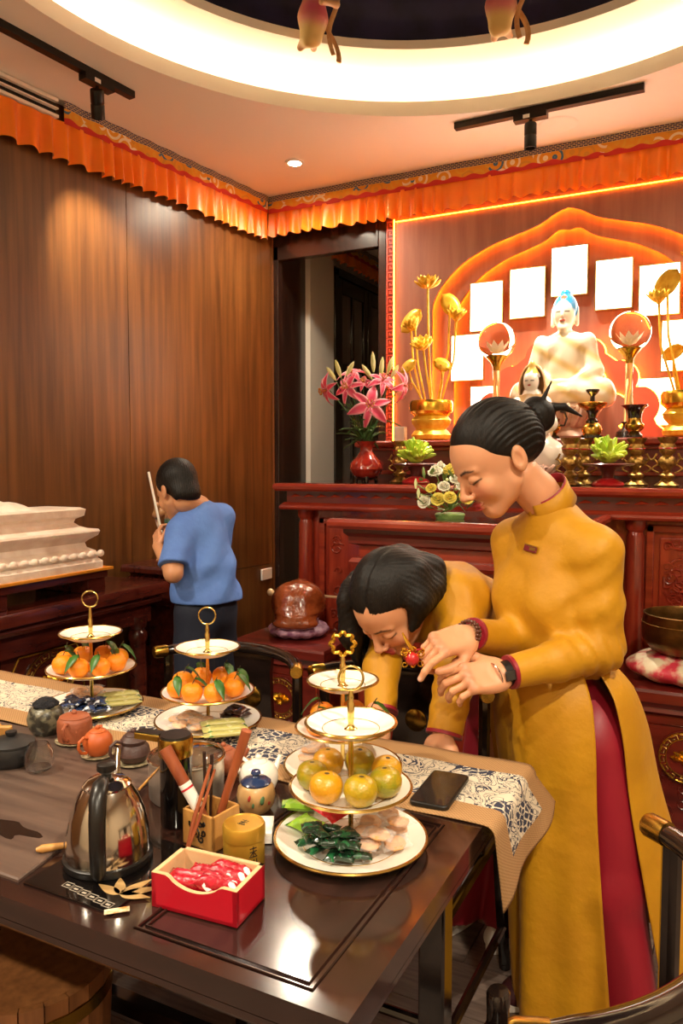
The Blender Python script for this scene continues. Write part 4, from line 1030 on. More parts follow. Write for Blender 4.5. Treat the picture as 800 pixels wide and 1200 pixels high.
st1 = st0.copy(); COL.objects.link(st1); scatter(st1, stick_spots(P2(262, 860), 5, .75, .022), 'long olive wrapped snack stick on the low plate in front of the boy', 'olive snack sticks before the boy')
dk = sweet_proto('wrapped_sweet', 'wrap_dark', .05, .03, .014); scatter(dk, pile(P2(285, 842), 8, .04, .035, zq, 2, 5, S=S4), 'dark brown wrapped sweet on the low plate in front of the boy', 'dark sweets on the middle plate')

# ------------------------------------------------------------------ kettle, hob
mat('steel', 'c9c4bc', .12, metal=1); mat('steel_soft', 'cfc8be', .34, metal=.9)
mat('black_plastic', '14110f', .35)
mat('hob_glass', '0d0a0a', .05, coat=.6)
hb = thing('induction_hob', 'black glass tea hob panel with gold printed leaves and key icons set in the table', 'hob', (-.86, .95, ZT_))
MB().box((-.972, .812, ZT_), (-.79, 1.02, ZT_ + .003)).build('glass_plate', 'hob_glass', hb, smooth=False, bev=.001)
mat('gold_print', 'b08d5a', .4); mat('icon_print', 'a89c8c', .5)
hz = ZT_ + .0034
for k in range(6):
    q = onz(80 + k * 9.3, 1037 + k * 4.6, hz); i_ = MB()
    i_.tube([(q[0] - .008, q[1] - .006, hz), (q[0] + .008, q[1] - .006, hz), (q[0] + .008, q[1] + .006, hz), (q[0] - .008, q[1] + .006, hz)], .0006, 4, closed=True)
    i_.box((q[0] - .004, q[1] - .002, hz - .0003), (q[0] + .004, q[1] + .0015, hz + .0002)); i_.build('key_icon', 'icon_print', hb, smooth=False)
def leafprint(x, y, a, ln, wd):
    pts = [(x + cos(a) * ln * t - sin(a) * wd * sin(pi * t ** .7) * s_, y + sin(a) * ln * t + cos(a) * wd * sin(pi * t ** .7) * s_) for s_, ts in ((1, np.linspace(0, 1, 9)), (-1, np.linspace(1, 0, 9)[1:-1])) for t in ts]
    MB().prism(pts, .0003, o=(0, 0, hz - .0002)).build('gold_leaf_print', 'gold_print', hb, smooth=False)
q = onz(140, 1048, hz)
for a, ln in ((.0, .05), (.5, .065), (1.0, .06), (2.0, .05), (2.7, .05)): leafprint(q[0], q[1], a + .3, ln, .009)
kx, ky = onz(127, 1009, QZ)[:2]
kt = thing('kettle', 'polished steel electric kettle with black handle on the tea hob', 'kettle', (kx, ky, ZT_ + .003))
kz = ZT_ + .0035
MB().lathe([(.001, 0), (.070, 0), (.072, .004), (.072, .012), (.068, .014)], 40, (kx, ky, kz)).build('base_ring', 'black_plastic', kt)
MB().lathe([(.068, .013), (.0685, .02), (.066, .05), (.060, .08), (.050, .106), (.040, .122), (.037, .126)], 48, (kx, ky, kz), cap=(True, False)).build('kettle_body', 'steel', kt)
MB().lathe([(.038, .124), (.039, .128), (.030, .136), (.012, .140), (.001, .141)], 32, (kx, ky, kz)).build('lid', 'steel', kt)
MB().lathe([(.008, .139), (.009, .146), (.016, .152), (.016, .162), (.012, .164), (.001, .1645)], 20, (kx, ky, kz)).build('lid_knob', 'black_plastic', kt)
hd = -GF * .995 + RT * .1                                                # handle turned to the camera
hp = [np.array((kx, ky, kz)) + hd * a + np.array((0, 0, b)) for a, b in ((.030, .145), (.052, .146), (.074, .132), (.084, .10), (.084, .06), (.080, .02), (.068, .006))]
MB().tube(hp, [.010, .013, .013, .012, .012, .012, .010], 10, flat=.8).build('handle', 'black_plastic', kt)
sd = GF * .99 - RT * .1; sp_ = [np.array((kx, ky, kz)) + sd * a + np.array((0, 0, b)) for a, b in ((.05, .07), (.075, .095), (.088, .125), (.10, .15))]
MB().tube(sp_, [.014, .009, .006, .0045], 12).build('spout', 'steel', kt)
# round steel pot with glass lid
px_, py_ = onz(219, 932, QZ)[:2]; pzz = ZT_
po = thing('steel_pot', 'round steel pot with flat glass lid behind the black flask', 'pot', (px_, py_, pzz))
MB().lathe([(.001, 0), (.068, 0), (.073, .006), (.074, .055), (.073, .075), (.077, .078), (.077, .080), (.071, .080), (.070, .01), (.001, .008)], 44, (px_, py_, pzz)).build('pot_body', 'steel_soft', po)
MB().lathe([(.0715, .079), (.072, .083), (.055, .089), (.001, .092), (.001, .090), (.055, .087), (.070, .080)], 40, (px_, py_, pzz)).build('glass_lid', 'glass', po)
MB().tube([(px_ + .0735 * cos(a), py_ + .0735 * sin(a), pzz + .082) for a in np.linspace(0, 2 * pi, 41)[:-1]], .003, 6, closed=True).build('lid_rim', 'steel', po)
mat('sticker', 'cdd08a', .5)
q = np.array((px_ - .042, py_ + .006))
MB().lathe([(.012, .0905), (.012, .0915), (.001, .0915)], 18, (q[0], q[1], pzz)).build('round_sticker', 'sticker', po)
# black flask
fx, fy = onz(207, 964, QZ)[:2]
fl = thing('flask', 'tall black flask with gold collar and side handle standing among the tea tools', 'flask', (fx, fy, ZT_))
fz = ZT_
MB().lathe([(.001, 0), (.028, 0), (.029, .004), (.029, .128)], 32, (fx, fy, fz)).build('flask_body', 'hob_glass', fl)
MB().lathe([(.031, .128), (.032, .13), (.032, .158), (.030, .162), (.001, .162)], 32, (fx, fy, fz)).build('gold_collar', 'brass', fl, ang=30)
MB().lathe([(.028, .162), (.027, .166), (.001, .167)], 28, (fx, fy, fz)).build('black_cap', 'black_plastic', fl)
q1 = -RT * .9 + GF * .35; q1 /= np.linalg.norm(q1)
RH = np.stack([q1, np.cross((0, 0, 1), q1), (0, 0, 1)], 1)
MB().at((fx, fy, fz + .150), RH).box((.026, -.013, 0), (.082, .013, .012)).build('handle_arm', 'brass', fl, smooth=False, bev=.002)
MB().at((fx, fy, fz + .162), RH).box((.03, -.011, 0), (.080, .011, .002)).build('handle_pad', 'black_plastic', fl, smooth=False)

# ------------------------------------------------------------------ bamboo tool holder with wooden tools
woodm('bamboo', 'b07a3a', 'c99550', (9, 9, 1), .4, sc=6); woodm('red_stick', '7d3a22', 'a0542f', (9, 9, 1), .4, sc=6)
A_ = onz(206, 995, QZ)[:2]; B_ = onz(238, 1006, QZ)[:2]; C_ = onz(281, 985, QZ)[:2]
hx, hy = onz(248, 985, QZ)[:2]
hl = thing('tool_holder', 'square bamboo holder with carved cloud panel full of wooden tea tools', 'tool holder', (hx, hy, ZT_))
w_, dpt, hh = .036, .034, .062
R45 = rotm('Z', -.12); hm = MB().at((hx, hy, ZT_), R45)
hm.box((-w_, -dpt, 0), (w_, dpt, .005)).box((-w_, -dpt, 0), (-w_ + .005, dpt, hh)).box((w_ - .005, -dpt, 0), (w_, dpt, hh)).box((-w_, -dpt, 0), (w_, -dpt + .005, hh)).box((-w_, dpt - .005, 0), (w_, dpt, hh)); hm.build('holder_box', 'bamboo', hl, smooth=False, bev=.0015)
cm = MB().at((hx, hy, ZT_), R45); rr_ = random.Random(4)
for (cx, cz, r) in ((-.012, .04, .008), (.006, .044, .007), (-.004, .028, .009), (.013, .03, .006), (-.014, .02, .006), (.008, .018, .007), (.014, .046, .004)):
    cm.tube([(cx + r * (1 - .7 * k / 9) * cos(k * .75 + cx * 300), -dpt - .0004, cz + r * (1 - .7 * k / 9) * sin(k * .75 + cx * 300)) for k in range(10)], .0017, 5)
cm.build('cloud_fretwork', 'black_plastic', hl)['kind'] = 'stuff'
def stickt(name, label, a, b, r0, r1, m_='red_stick', cat='tea tool', n=12):
    o = MB().tube([a, np.array(a) * .5 + np.array(b) * .5, b], [r0, (r0 + r1) / 2, r1], n).build(name, m_); return tag(rebase(o, a), label, cat)
hb0 = np.array((hx, hy, ZT_ + .008))
def pxat(px, py, ref): return atd(px, py, float((np.array(ref) - CAM) @ FW))
bot1 = hb0 + np.array((.018, -.010, 0)); top1 = bot1 + np.array((-.033, -.007, .054)) * 2.85
sk = thing('tea_scoop', 'thick reddish wood tea tool with white and red paper label leaning left', 'tea tool', tuple(bot1))
d_ = (top1 - bot1)
MB().tube([bot1, bot1 + d_ * .5, top1], [.0075, .010, .0115], 14).build('shaft', 'red_stick', sk)
MB().tube([bot1 + d_ * .36, bot1 + d_ * .62], [.0104, .0112], 14).build('paper_label', 'white_plastic', sk)
mat('label_red', 'c01f2e', .5)
MB().tube([bot1 + d_ * .555, bot1 + d_ * .575], [.0113, .0114], 14).build('red_band', 'label_red', sk)
top2 = pxat(289, 856, hb0 + (0, 0, .12)); stickt('tea_scraper', 'tall flat reddish wood tea tool leaning right out of the bamboo holder', hb0 + (-.006, .016, 0), top2, .006, .0095)
for k, (px, py, lb) in enumerate(((238, 884, 'thin dark wooden tea fork prong leaning in the bamboo holder'), (247, 888, 'thin dark wooden tea needle in the bamboo holder'))):
    stickt('tea_needle', lb, hb0 + (-.020 + .009 * k, .010, 0), .012 * GF + pxat(px, py, hb0 + (0, 0, .1)), .002, .0035, 'dark_wood')
tg = thing('tea_tongs', 'long brown wooden tea tongs leaning over the front of the bamboo holder', 'tongs', (hx, hy - .05, ZT_))
e1 = np.array((hx - .006, hy - .064, ZT_ + .004)); e2 = np.array((hx + .010, hy - .014, ZT_ + .142))
MB().tube([e1, e1 * .6 + e2 * .4 + (-.003, 0, 0), e2], [.0035, .0045, .003], 8, flat=.6).build('arm', 'red_stick', tg)
MB().tube([e1 + (.001, 0, 0), e1 * .6 + e2 * .4 + (.007, 0, 0), e2 + (.009, 0, -.006)], [.0035, .0045, .003], 8, flat=.6).build('arm', 'red_stick', tg)
bsh = thing('tea_brush', 'slim light bamboo tea stick lying across the steel pot', 'tea tool', tuple(pxat(140, 930, (px_, py_, QZ + .09))))
MB().tube([onz(163, 925, QZ + .094), onz(222, 862, QZ + .098)], .0022, 8).build('shaft', 'bamboo', bsh)
# gold tin
gx, gy = onz(286, 1012, QZ)[:2]
gt_ = thing('gold_tin', 'round gold tea tin with dark characters beside the red box', 'tin', (gx, gy, ZT_))
mat('tin_gold', 'c79a34', .35, metal=.55, col2='b5862a', scale=12)
MB().lathe([(.001, 0), (.033, 0), (.034, .002), (.034, .048), (.0335, .049)], 36, (gx, gy, ZT_)).build('tin_body', 'tin_gold', gt_)
MB().lathe([(.0335, .046), (.0352, .047), (.0352, .066), (.033, .070), (.030, .0705), (.029, .0695), (.001, .0695)], 36, (gx, gy, ZT_)).build('tin_lid', 'tin_gold', gt_, ang=30)
mat('ink', '2a1c10', .5)
def arcmark(par, c, r, z, a, strokes, m_='ink', th_=.0008):
    mm = MB()
    for (u0, w0, u1, w1) in strokes:
        P = [(c[0] + (r + .0003) * cos(a + u / r), c[1] + (r + .0003) * sin(a + u / r), z + w) for u, w in ((u0, w0), ((u0 + u1) / 2, (w0 + w1) / 2), (u1, w1))]
        mm.tube(P, th_, 5)
    mm.build('printed_mark', m_, par)['kind'] = 'stuff'
aa = math.atan2(-gy + 0, -gx + 0)
glyph = [(-.006, .006, .006, .006), (0, .009, 0, -.008), (-.006, 0, .006, .001), (-.005, -.006, -.001, -.001), (.005, -.006, .001, -.001), (-.007, -.008, .007, -.008)]
arcmark(gt_, (gx, gy), .034, ZT_ + .034, aa + .45, glyph); arcmark(gt_, (gx, gy), .034, ZT_ + .016, aa + .45, [(b, a, d, c) for a, b, c, d in glyph])
mm = MB()
for (u0, w0, u1, w1) in glyph: mm.tube([(gx + u0, gy + w0, ZT_ + .0698), (gx + u1, gy + w1, ZT_ + .0698)], .0007, 5)
mm.build('printed_mark', 'ink', gt_)['kind'] = 'stuff'
# red box of sachets
mat('box_red', 'bb0a22', .4, coat=.2); wrapmat('foil_red', 'a30a1f', 'b5122a', 'f2dcdc', 60)
woodm('pale_wood', 'd3a878', 'e0bb8d', (2, 9, 9), .5, sc=5)
P_ = [onz(178, 1062, QZ)[:2], onz(277, 1088, QZ)[:2], onz(310, 1052, QZ)[:2]]
ex = P_[1] - P_[0]; lx = np.linalg.norm(ex); ex = ex / lx; ey = np.array((-ex[1], ex[0])); ly = abs((P_[2] - P_[1]) @ ey)
lx, ly = max(lx, .145), max(ly, .078); bh = .052
RB = np.array(((ex[0], ey[0], 0), (ex[1], ey[1], 0), (0, 0, 1.)))
rb = thing('red_box', 'bright red open box with pale wood rim holding red tea sachets', 'box', (*(P_[0] + ex * lx / 2 + ey * ly / 2), ZT_))
o3 = np.array((*P_[0], ZT_)); tk = .007
w1 = MB().at(o3, RB)
w1.box((0, ly - tk, 0), (lx, ly, bh)).box((0, 0, 0), (tk, ly, bh)).box((lx - tk, 0, 0), (lx, ly, bh)).box((0, 0, 0), (lx, ly, .005))
prof_ = [(0, 0), (lx, 0), (lx, bh)] + [(lx - t * lx, bh - (.017 * sin(pi * (t - .2) / .6) ** .6 if .2 < t < .8 else 0)) for t in np.linspace(0, 1, 25)[1:-1]] + [(0, bh)]
w1.at(o3, RB @ np.array(((1, 0, 0), (0, 0, -1), (0, 1, 0.)))); w1.prism(prof_, -tk); w1.build('box_wall', 'box_red', rb, smooth=False)
rimm = MB().at(o3, RB); e_ = .0008
rimm.box((tk * .0, ly - tk, bh), (lx, ly, bh + e_)).box((0, 0, bh), (tk, ly, bh + e_)).box((lx - tk, 0, bh), (lx, ly, bh + e_)).box((tk, ly - tk - .0006, .005), (lx - tk, ly - tk, bh)).box((tk, tk, .005), (tk + .0006, ly - tk, bh)).box((lx - tk - .0006, tk, .005), (lx - tk, ly - tk, bh))
top = [(t * lx, bh - (.017 * sin(pi * (t - .2) / .6) ** .6 if .2 < t < .8 else 0)) for t in np.linspace(0, 1, 25)]
for (a, b), (c_, d_2) in zip(top, top[1:]): rimm.add([(a, 0, b + .0006), (c_, 0, d_2 + .0006), (c_, tk, d_2 + .0006), (a, tk, b + .0006)], [(0, 1, 2, 3)])
rimm.build('wood_rim', 'pale_wood', rb, smooth=False)
sac = sweet_proto('tea_sachet', 'foil_red', .078, .022, .024, 'sachet'); ss_ = []
Vx = lambda u, v, z: tuple(o3 + RB @ np.array((u, v, z)))
exa = math.atan2(ex[1], ex[0])
for k in range(7): ss_.append((*Vx(.05 + .015 * (k % 2) + .02 * (k // 4), .018 + .0075 * k, .022 + .003 * (k % 3)), exa + rf.uniform(-.12, .12), rf.uniform(-.5, .5), rf.uniform(-.08, .08)))
for k in range(4): ss_.append((*Vx(.10, .02 + .014 * k, .030), exa + rf.uniform(-.1, .1), rf.uniform(-.4, .4), .06))
mat('sachet_white', 'f2dcdc', .3)
scatter(sac, ss_, 'glossy red foil tea sachet packed in the red box', 'red tea sachets in the box')
# ------------------------------------------------------------------ jars and teapots
mat('white_glaze', 'efe8dc', .2, coat=.4); mat('blue_glaze', '1d2a4a', .2, coat=.5, col2='2c3d63', scale=30); mat('tan_glaze', 'c9a06a', .35, col2='b98d58', scale=20, coat=.2)
mat('terracotta', '8f4a2c', .55, col2='9c5433', scale=30, bump=.1, bscale=200); mat('orange_clay', 'b3521f', .5, col2='c05c26', scale=30); mat('purple_clay', '3f2722', .5, col2='4a302a', scale=30, bump=.2, bscale=90)
mat('ash_glaze', '6f6a55', .35, col2='2d2a22', scale=60, coat=.3, ramp=(.4, .55)); mat('black_clay', '1d1b1b', .5); mat('saucer', 'cdbf9a', .35, col2='5a5038', scale=120)
def teapot(name, label, x, y, z, r, h, m_, spout=pi, handle=0, prof=None, saucer=None, knob='ball', handle_h=1.0):
    t = thing(name, label, 'teapot', (x, y, z))
    zz = z
    if saucer:
        MB().lathe([(.001, 0), (r * .8, 0), (r * 1.1, .004), (r * 1.12, .006), (r * .8, .004), (.001, .004)], 28, (x, y, z)).build('saucer', saucer, t); zz = z + .0042
    prof = prof or [(.55, 0), (.62, .02), (.9, .25), (1.0, .5), (.94, .72), (.72, .9), (.55, .96), (.52, .97)]
    MB().lathe([(.001, 0)] + [(a * r, b * h) for a, b in prof], 36, (x, y, zz)).build('pot_body', m_, t)
    rt_ = prof[-1][0] * r
    l_ = MB().lathe([(rt_ * 1.06, h * .965), (rt_ * 1.06, h * .985), (rt_ * .8, h * 1.05), (rt_ * .2, h * 1.08), (.001, h * 1.08)], 28, (x, y, zz)).build('lid', m_, t)
    if knob == 'ball': MB().sph((x, y, zz + h * 1.12), r * .17, 12, 8).build('lid_knob', m_, l_)
    c_ = np.array((x, y, zz)); d_ = np.array((cos(spout), sin(spout), 0))
    MB().tube([c_ + d_ * r * a + np.array((0, 0, h * b)) for a, b in ((.8, .38), (1.15, .5), (1.35, .72), (1.5, .92))], [r * .24, r * .17, r * .12, r * .1], 12).build('spout', m_, t)
    d_ = np.array((cos(handle), sin(handle), 0))
    MB().tube([c_ + d_ * r * a + np.array((0, 0, h * b)) for a, b in ((.8, .80), (1.15, .88), (1.5, .75), (1.55, .5), (1.35, .28), (.92, .2))], r * .105, 10).build('handle', m_, t)
    return t
tz = QZ + .0065
camdir = math.atan2(-.9, .45)
def tp(px, py, z=QZ): return onz(px, py, z)[:2]
teapot('teapot', 'reddish brown clay teapot with flat lid on a patterned saucer', *tp(88, 872), tz, .040, .058, 'terracotta', 2.4, -1.2, [(.8, 0), (.95, .05), (1.0, .4), (.98, .8), (.86, .95), (.8, .97)], 'saucer')
teapot('teapot', 'bright orange clay teapot with round knob on a small saucer', *tp(115, 889), tz, .033, .054, 'orange_clay', 2.2, -1.7, None, 'saucer')
teapot('teapot', 'dark purple clay teapot shaped like a knotted gourd on a saucer', *tp(157, 897), tz, .036, .060, 'purple_clay', 2.0, -1.9, [(.5, 0), (.75, .05), (1.0, .3), (.9, .55), (.72, .66), (.8, .8), (.6, .95), (.5, .97)], 'saucer')
teapot('teapot', 'small terracotta teapot with button knob behind the tool holder', *tp(262, 906), tz - .005, .035, .054, 'terracotta', .6, 2.5)
teapot('teapot', 'white porcelain teapot behind the flowered jar', *tp(303, 925), tz - .005, .040, .058, 'white_glaze', 1.3, 2.9, [(.6, 0), (.85, .08), (1.0, .35), (.98, .6), (.8, .85), (.5, .96), (.4, .97)])
bk = thing('black_pot', 'low black clay pot with knobbed lid at the tray edge', 'pot', (*tp(14, 897), tz))
bx_, by_ = tp(14, 897)
MB().lathe([(.001, 0), (.042, 0), (.05, .01), (.053, .03), (.05, .042), (.046, .044)], 32, (bx_, by_, tz)).build('pot_body', 'black_clay', bk)
l_ = MB().lathe([(.05, .043), (.05, .047), (.03, .056), (.012, .06), (.001, .06)], 32, (bx_, by_, tz)).build('lid', 'black_clay', bk)
MB().lathe([(.008, .059), (.012, .066), (.012, .070), (.001, .071)], 16, (bx_, by_, tz)).build('lid_knob', 'black_clay', l_)
wc = thing('wooden_clip', 'pair of light wooden tea clips resting on the black pot', 'clip', (bx_, by_, tz + .06))
for k in (-1, 1): MB().at((bx_ - .044 + .010 * k, by_ + .008, tz + .053), rotm('Z', .5 * k) @ rotm('X', .15 * k)).box((-.02, -.006, 0), (.02, .006, .022)).build('clip_arm', 'bamboo', wc, smooth=False, bev=.003)
gc = thing('fairness_cup', 'clear round glass tea cup on the wooden tea tray', 'glass cup', (*tp(46, 906), tz)); gx2, gy2 = tp(46, 906)
MB().lathe([(.001, 0), (.018, 0), (.026, .006), (.031, .022), (.029, .04), (.022, .054), (.020, .058), (.0185, .058), (.0205, .052), (.0275, .038), (.0292, .022), (.024, .008), (.001, .004)], 36, (gx2, gy2, tz)).build('glass_bowl', 'glass', gc)
cr = (-1.40, 1.30); ag = thing('tea_jar', 'grey mottled ceramic jar stuffed with dark tea by the terracotta teapot', 'jar', (*tp(54, 862), tz)); jx, jy = tp(54, 862)
MB().lathe([(.001, 0), (.028, 0), (.04, .018), (.044, .04), (.038, .06), (.028, .068), (.026, .068), (.026, .058), (.001, .055)], 32, (jx, jy, tz), lob=lambda a, z: .02 * sin(6 * a)).build('jar_body', 'ash_glaze', ag)
mat('dark_tea', '15151c', .9, bump=1, bscale=140)
MB().lathe([(.027, .06), (.03, .072), (.022, .082), (.008, .088), (.001, .086)], 18, (jx, jy, tz), lob=lambda a, z: .12 * sin(5 * a + z * 300)).build('tea_leaves', 'dark_tea', ag)
gj = thing('ginger_jar', 'tan ceramic jar with dark blue lid and painted red and green lotus', 'jar', (*tp(300, 948), ZT_)); jx, jy = tp(300, 948)
MB().lathe([(.001, 0), (.026, 0), (.034, .012), (.037, .028), (.034, .044), (.027, .052)], 32, (jx, jy, ZT_)).build('jar_body', 'tan_glaze', gj)
l_ = MB().lathe([(.028, .05), (.029, .054), (.022, .060), (.008, .063), (.006, .066), (.010, .070), (.008, .075), (.001, .076)], 28, (jx, jy, ZT_)).build('lid', 'blue_glaze', gj)
mat('paint_green', '4a6b45', .5); mat('paint_red', 'b03a2e', .5)
for da, dz, m_, s_ in ((.35, .03, 'paint_green', .010), (-.35, .035, 'paint_red', .007), (-.15, .022, 'paint_green', .006), (.75, .022, 'paint_red', .005)):
    a = aa + da; MB().at((jx + .0355 * cos(a), jy + .0355 * sin(a), ZT_ + dz)).sph((0, 0, 0), s_, 12, 6, (.25, 1, .8)).build('painted_flower', m_, gj)
wx = onz(318, 985, QZ)[:2]
wx = onz(308, 978, QZ)[:2] + np.array((.012, -.04)); nt_ = MB().at((wx[0] - .012, wx[1] + .04, ZT_), rotm('Z', .5)); [nt_.box((-.018, -.034, .006 * k), (.018, .034, .006 * k + .0055)) for k in range(3)]
tag(rebase(nt_.build('paper_stack', 'white_plastic', smooth=False), (wx[0] - .012, wx[1] + .04, ZT_)), 'small stack of white paper boxes behind the gold tin', 'paper')
# brush handle on tray, sticker card, phone
bt = onz(42, 996, QZ + .012); be = onz(78, 990, QZ + .012)
tag(rebase(MB().tube([bt, bt * .8 + be * .2, bt * .4 + be * .6, be * .9 + bt * .1], [.003, .007, .006, .005], 12).build('tea_brush', 'bamboo'), bt), 'short light wooden tea brush lying on the tray beside the kettle', 'brush')
q = onz(137, 1070, QZ); mat('card', 'e8d9b8', .5, col2='c9853f', scale=90)
tag(rebase(MB().at((q[0], q[1], ZT_ + .003), rotm('Z', .75)).box((-.018, -.006, 0), (.018, .006, .001)).build('sticker_card', 'card', smooth=False), (q[0], q[1], ZT_)), 'tiny cream and orange printed card on the table edge below the hob', 'card')
pc = [onz(482, 950, QZ)[:2], onz(525, 958, QZ)[:2], onz(546, 912, QZ)[:2]]
pe_ = (pc[1] - pc[0]); pa = math.atan2(pe_[1], pe_[0]); pcen = (pc[0] + pc[2]) / 2
mat('phone_glass', '2a2624', .08, coat=.4); mat('phone_case', '1a1816', .4)
ph = thing('phone', 'dark smartphone lying face up on the printed runner', 'phone', (*pcen, QZ + .004))
RP = rotm('Z', pa - .02)
def rr2(w, h, r, n=6): return [(x, y) for x, y, _ in rrect(-w / 2, w / 2, -h / 2, h / 2, 0, r, n)]
MB().at((*pcen, QZ + .0042), RP).prism(rr2(.078, .165, .012), .009).build('case', 'phone_case', ph, bev=.002)
MB().at((*pcen, QZ + .0131), RP).prism(rr2(.071, .157, .009), .0006).build('screen', 'phone_glass', ph)
# ================================================================== things on the altars
ZU, ZS, ZL = UZ + .0025, 1.5105, LZ + .002
mat('sdf_paint', 'ffffff', .45, attr='col', sss=.0)
mat('sdf_gloss', 'ffffff', .25, attr='col', coat=.3)
def col_by(V, rules, base):
    """rules: [(f, colour, soft)] painted where f(V) < 0"""
    C_ = np.tile(np.array(lin(base)), (len(V), 1))
    for f, c_, s_ in rules:
        w_ = np.clip(.5 - f(V.astype(np.float32)) / max(s_, 1e-5), 0, 1)[:, None]; C_ = C_ * (1 - w_) + np.array(lin(c_)) * w_
    return C_
# ------------------------------------------------------------------ seated buddha (local: facing -y, base z = 0)
def buddha():
    x0, y0 = ony(659, 520, 3.845)[:2]
    t = thing('buddha_statue', 'large white seated buddha statue with blue hair on a lotus throne', 'statue', (x0, y0, ZS))
    o = np.array((x0, y0, ZS)); z0 = .17; KX = np.array((.80, .78, 1.0)); KT = .72
    hd = ell((0, -.01, z0 + .435), (.066, .074, .086))
    hairf = U(ell((0, .012, z0 + .455), (.074, .082, .078)), (ell((0, .01, z0 + .530), (.034, .034, .024)), .006))
    hairc = lambda p: np.maximum(hairf(p), -(p[:, 2] - (z0 + .452) + .75 * (p[:, 1] + .06)))
    torso = U(ell((0, 0, z0 + .20), (.125, .085, .15)), (ell((0, -.005, z0 + .27), (.155, .08, .075)), .04), (cap((0, 0, z0 + .3), (0, -.005, z0 + .38), .035), .02))
    arms = []
    for s_ in (-1, 1):
        arms += [(chain([(s_ * .135, 0, z0 + .29), (s_ * .185, -.01, z0 + .15), (s_ * .06, -.11, z0 + .085)], [.05, .045, .035], .02), .02)]
        arms += [(chain([(s_ * .08, 0, z0 + .06), (s_ * .24, -.06, z0 + .045), (s_ * -.05, -.15, z0 + .045)], [.075, .065, .05], .03), .03)]
        arms += [(cap((s_ * .072, .005, z0 + .46), (s_ * .072, .0, z0 + .385), .009, .012), .006)]
    nose = [(cap((0, -.08, z0 + .445), (0, -.088, z0 + .418), .005, .008), .008), (ell((0, -.078, z0 + .395), (.018, .012, .007)), .004), (ell((0, -.062, z0 + .365), (.03, .025, .02)), .02)]
    hands = [(ell((0, -.135, z0 + .10), (.07, .04, .02)), .01)]
    folds = lambda p: .0035 * np.sin(46 * (p[:, 2] + .5 * np.abs(p[:, 0]) - .3 * p[:, 0])) * (p[:, 2] < z0 + .36)
    bodyf = U(torso, *arms, *hands, (hd, .015), *nose)
    f = lambda p: np.minimum(bodyf(p) + folds(p) * (p[:, 0] > -.08), hairc(p) - .0)
    V, Q = sdf_mesh(f, (-.33, -.24, z0 - .04), (.33, .15, z0 + .58), .006)
    C_ = col_by(V, [(lambda p: np.maximum(-.004 + (np.abs(np.sin(26 * (p[:, 2] + .5 * p[:, 0]))) - .25) * .02, p[:, 2] - (z0 + .34)), 'e8cf96', .01), (lambda p: hairc(p) - .005, '1b7fb0', .004),
                    (ell((0, -.06, z0 + .512), (.02, .03, .014)), 'c9502f', .004), (ell((0, -.085, z0 + .395), (.02, .014, .007)), 'b5473a', .003),
                    (ell((-.026, -.074, z0 + .437), (.016, .02, .004)), '3a3030', .003), (ell((.026, -.074, z0 + .437), (.016, .02, .004)), '3a3030', .003)], 'f5ead6')
    mesh_obj('figure', V * KX + o, Q, 'sdf_gloss', t, C_)
    mat('throne_pink', 'e9cdb6', .35, col2='d8a98e', scale=24, coat=.2)
    MB().lathe([(a * KT, b) for a, b in ((.17, 0), (.19, .015), (.18, .03), (.14, .05), (.13, .07), (.20, .12), (.23, .15), (.22, .165), (.001, .168))], 40, tuple(o)).build('throne_base', 'throne_pink', t)
    for k in range(20):
        a = 2 * pi * k / 20; d = np.array((cos(a), sin(a), 0)); s1 = np.array((-sin(a), cos(a), 0)); rows = []
        for u in np.linspace(0, 1, 6):
            w_ = .028 * sin(pi * (.2 + .78 * u)); c_ = o + d * (.13 + .115 * u) * KT + np.array((0, 0, .062 + .105 * u ** 1.3)); rows.append([c_ - s1 * w_, c_ + d * .012 - np.array((0, 0, .008)), c_ + s1 * w_])
        MB().rings(rows, False).build('lotus_petal', 'throne_pink', t, solid=.004)
buddha()
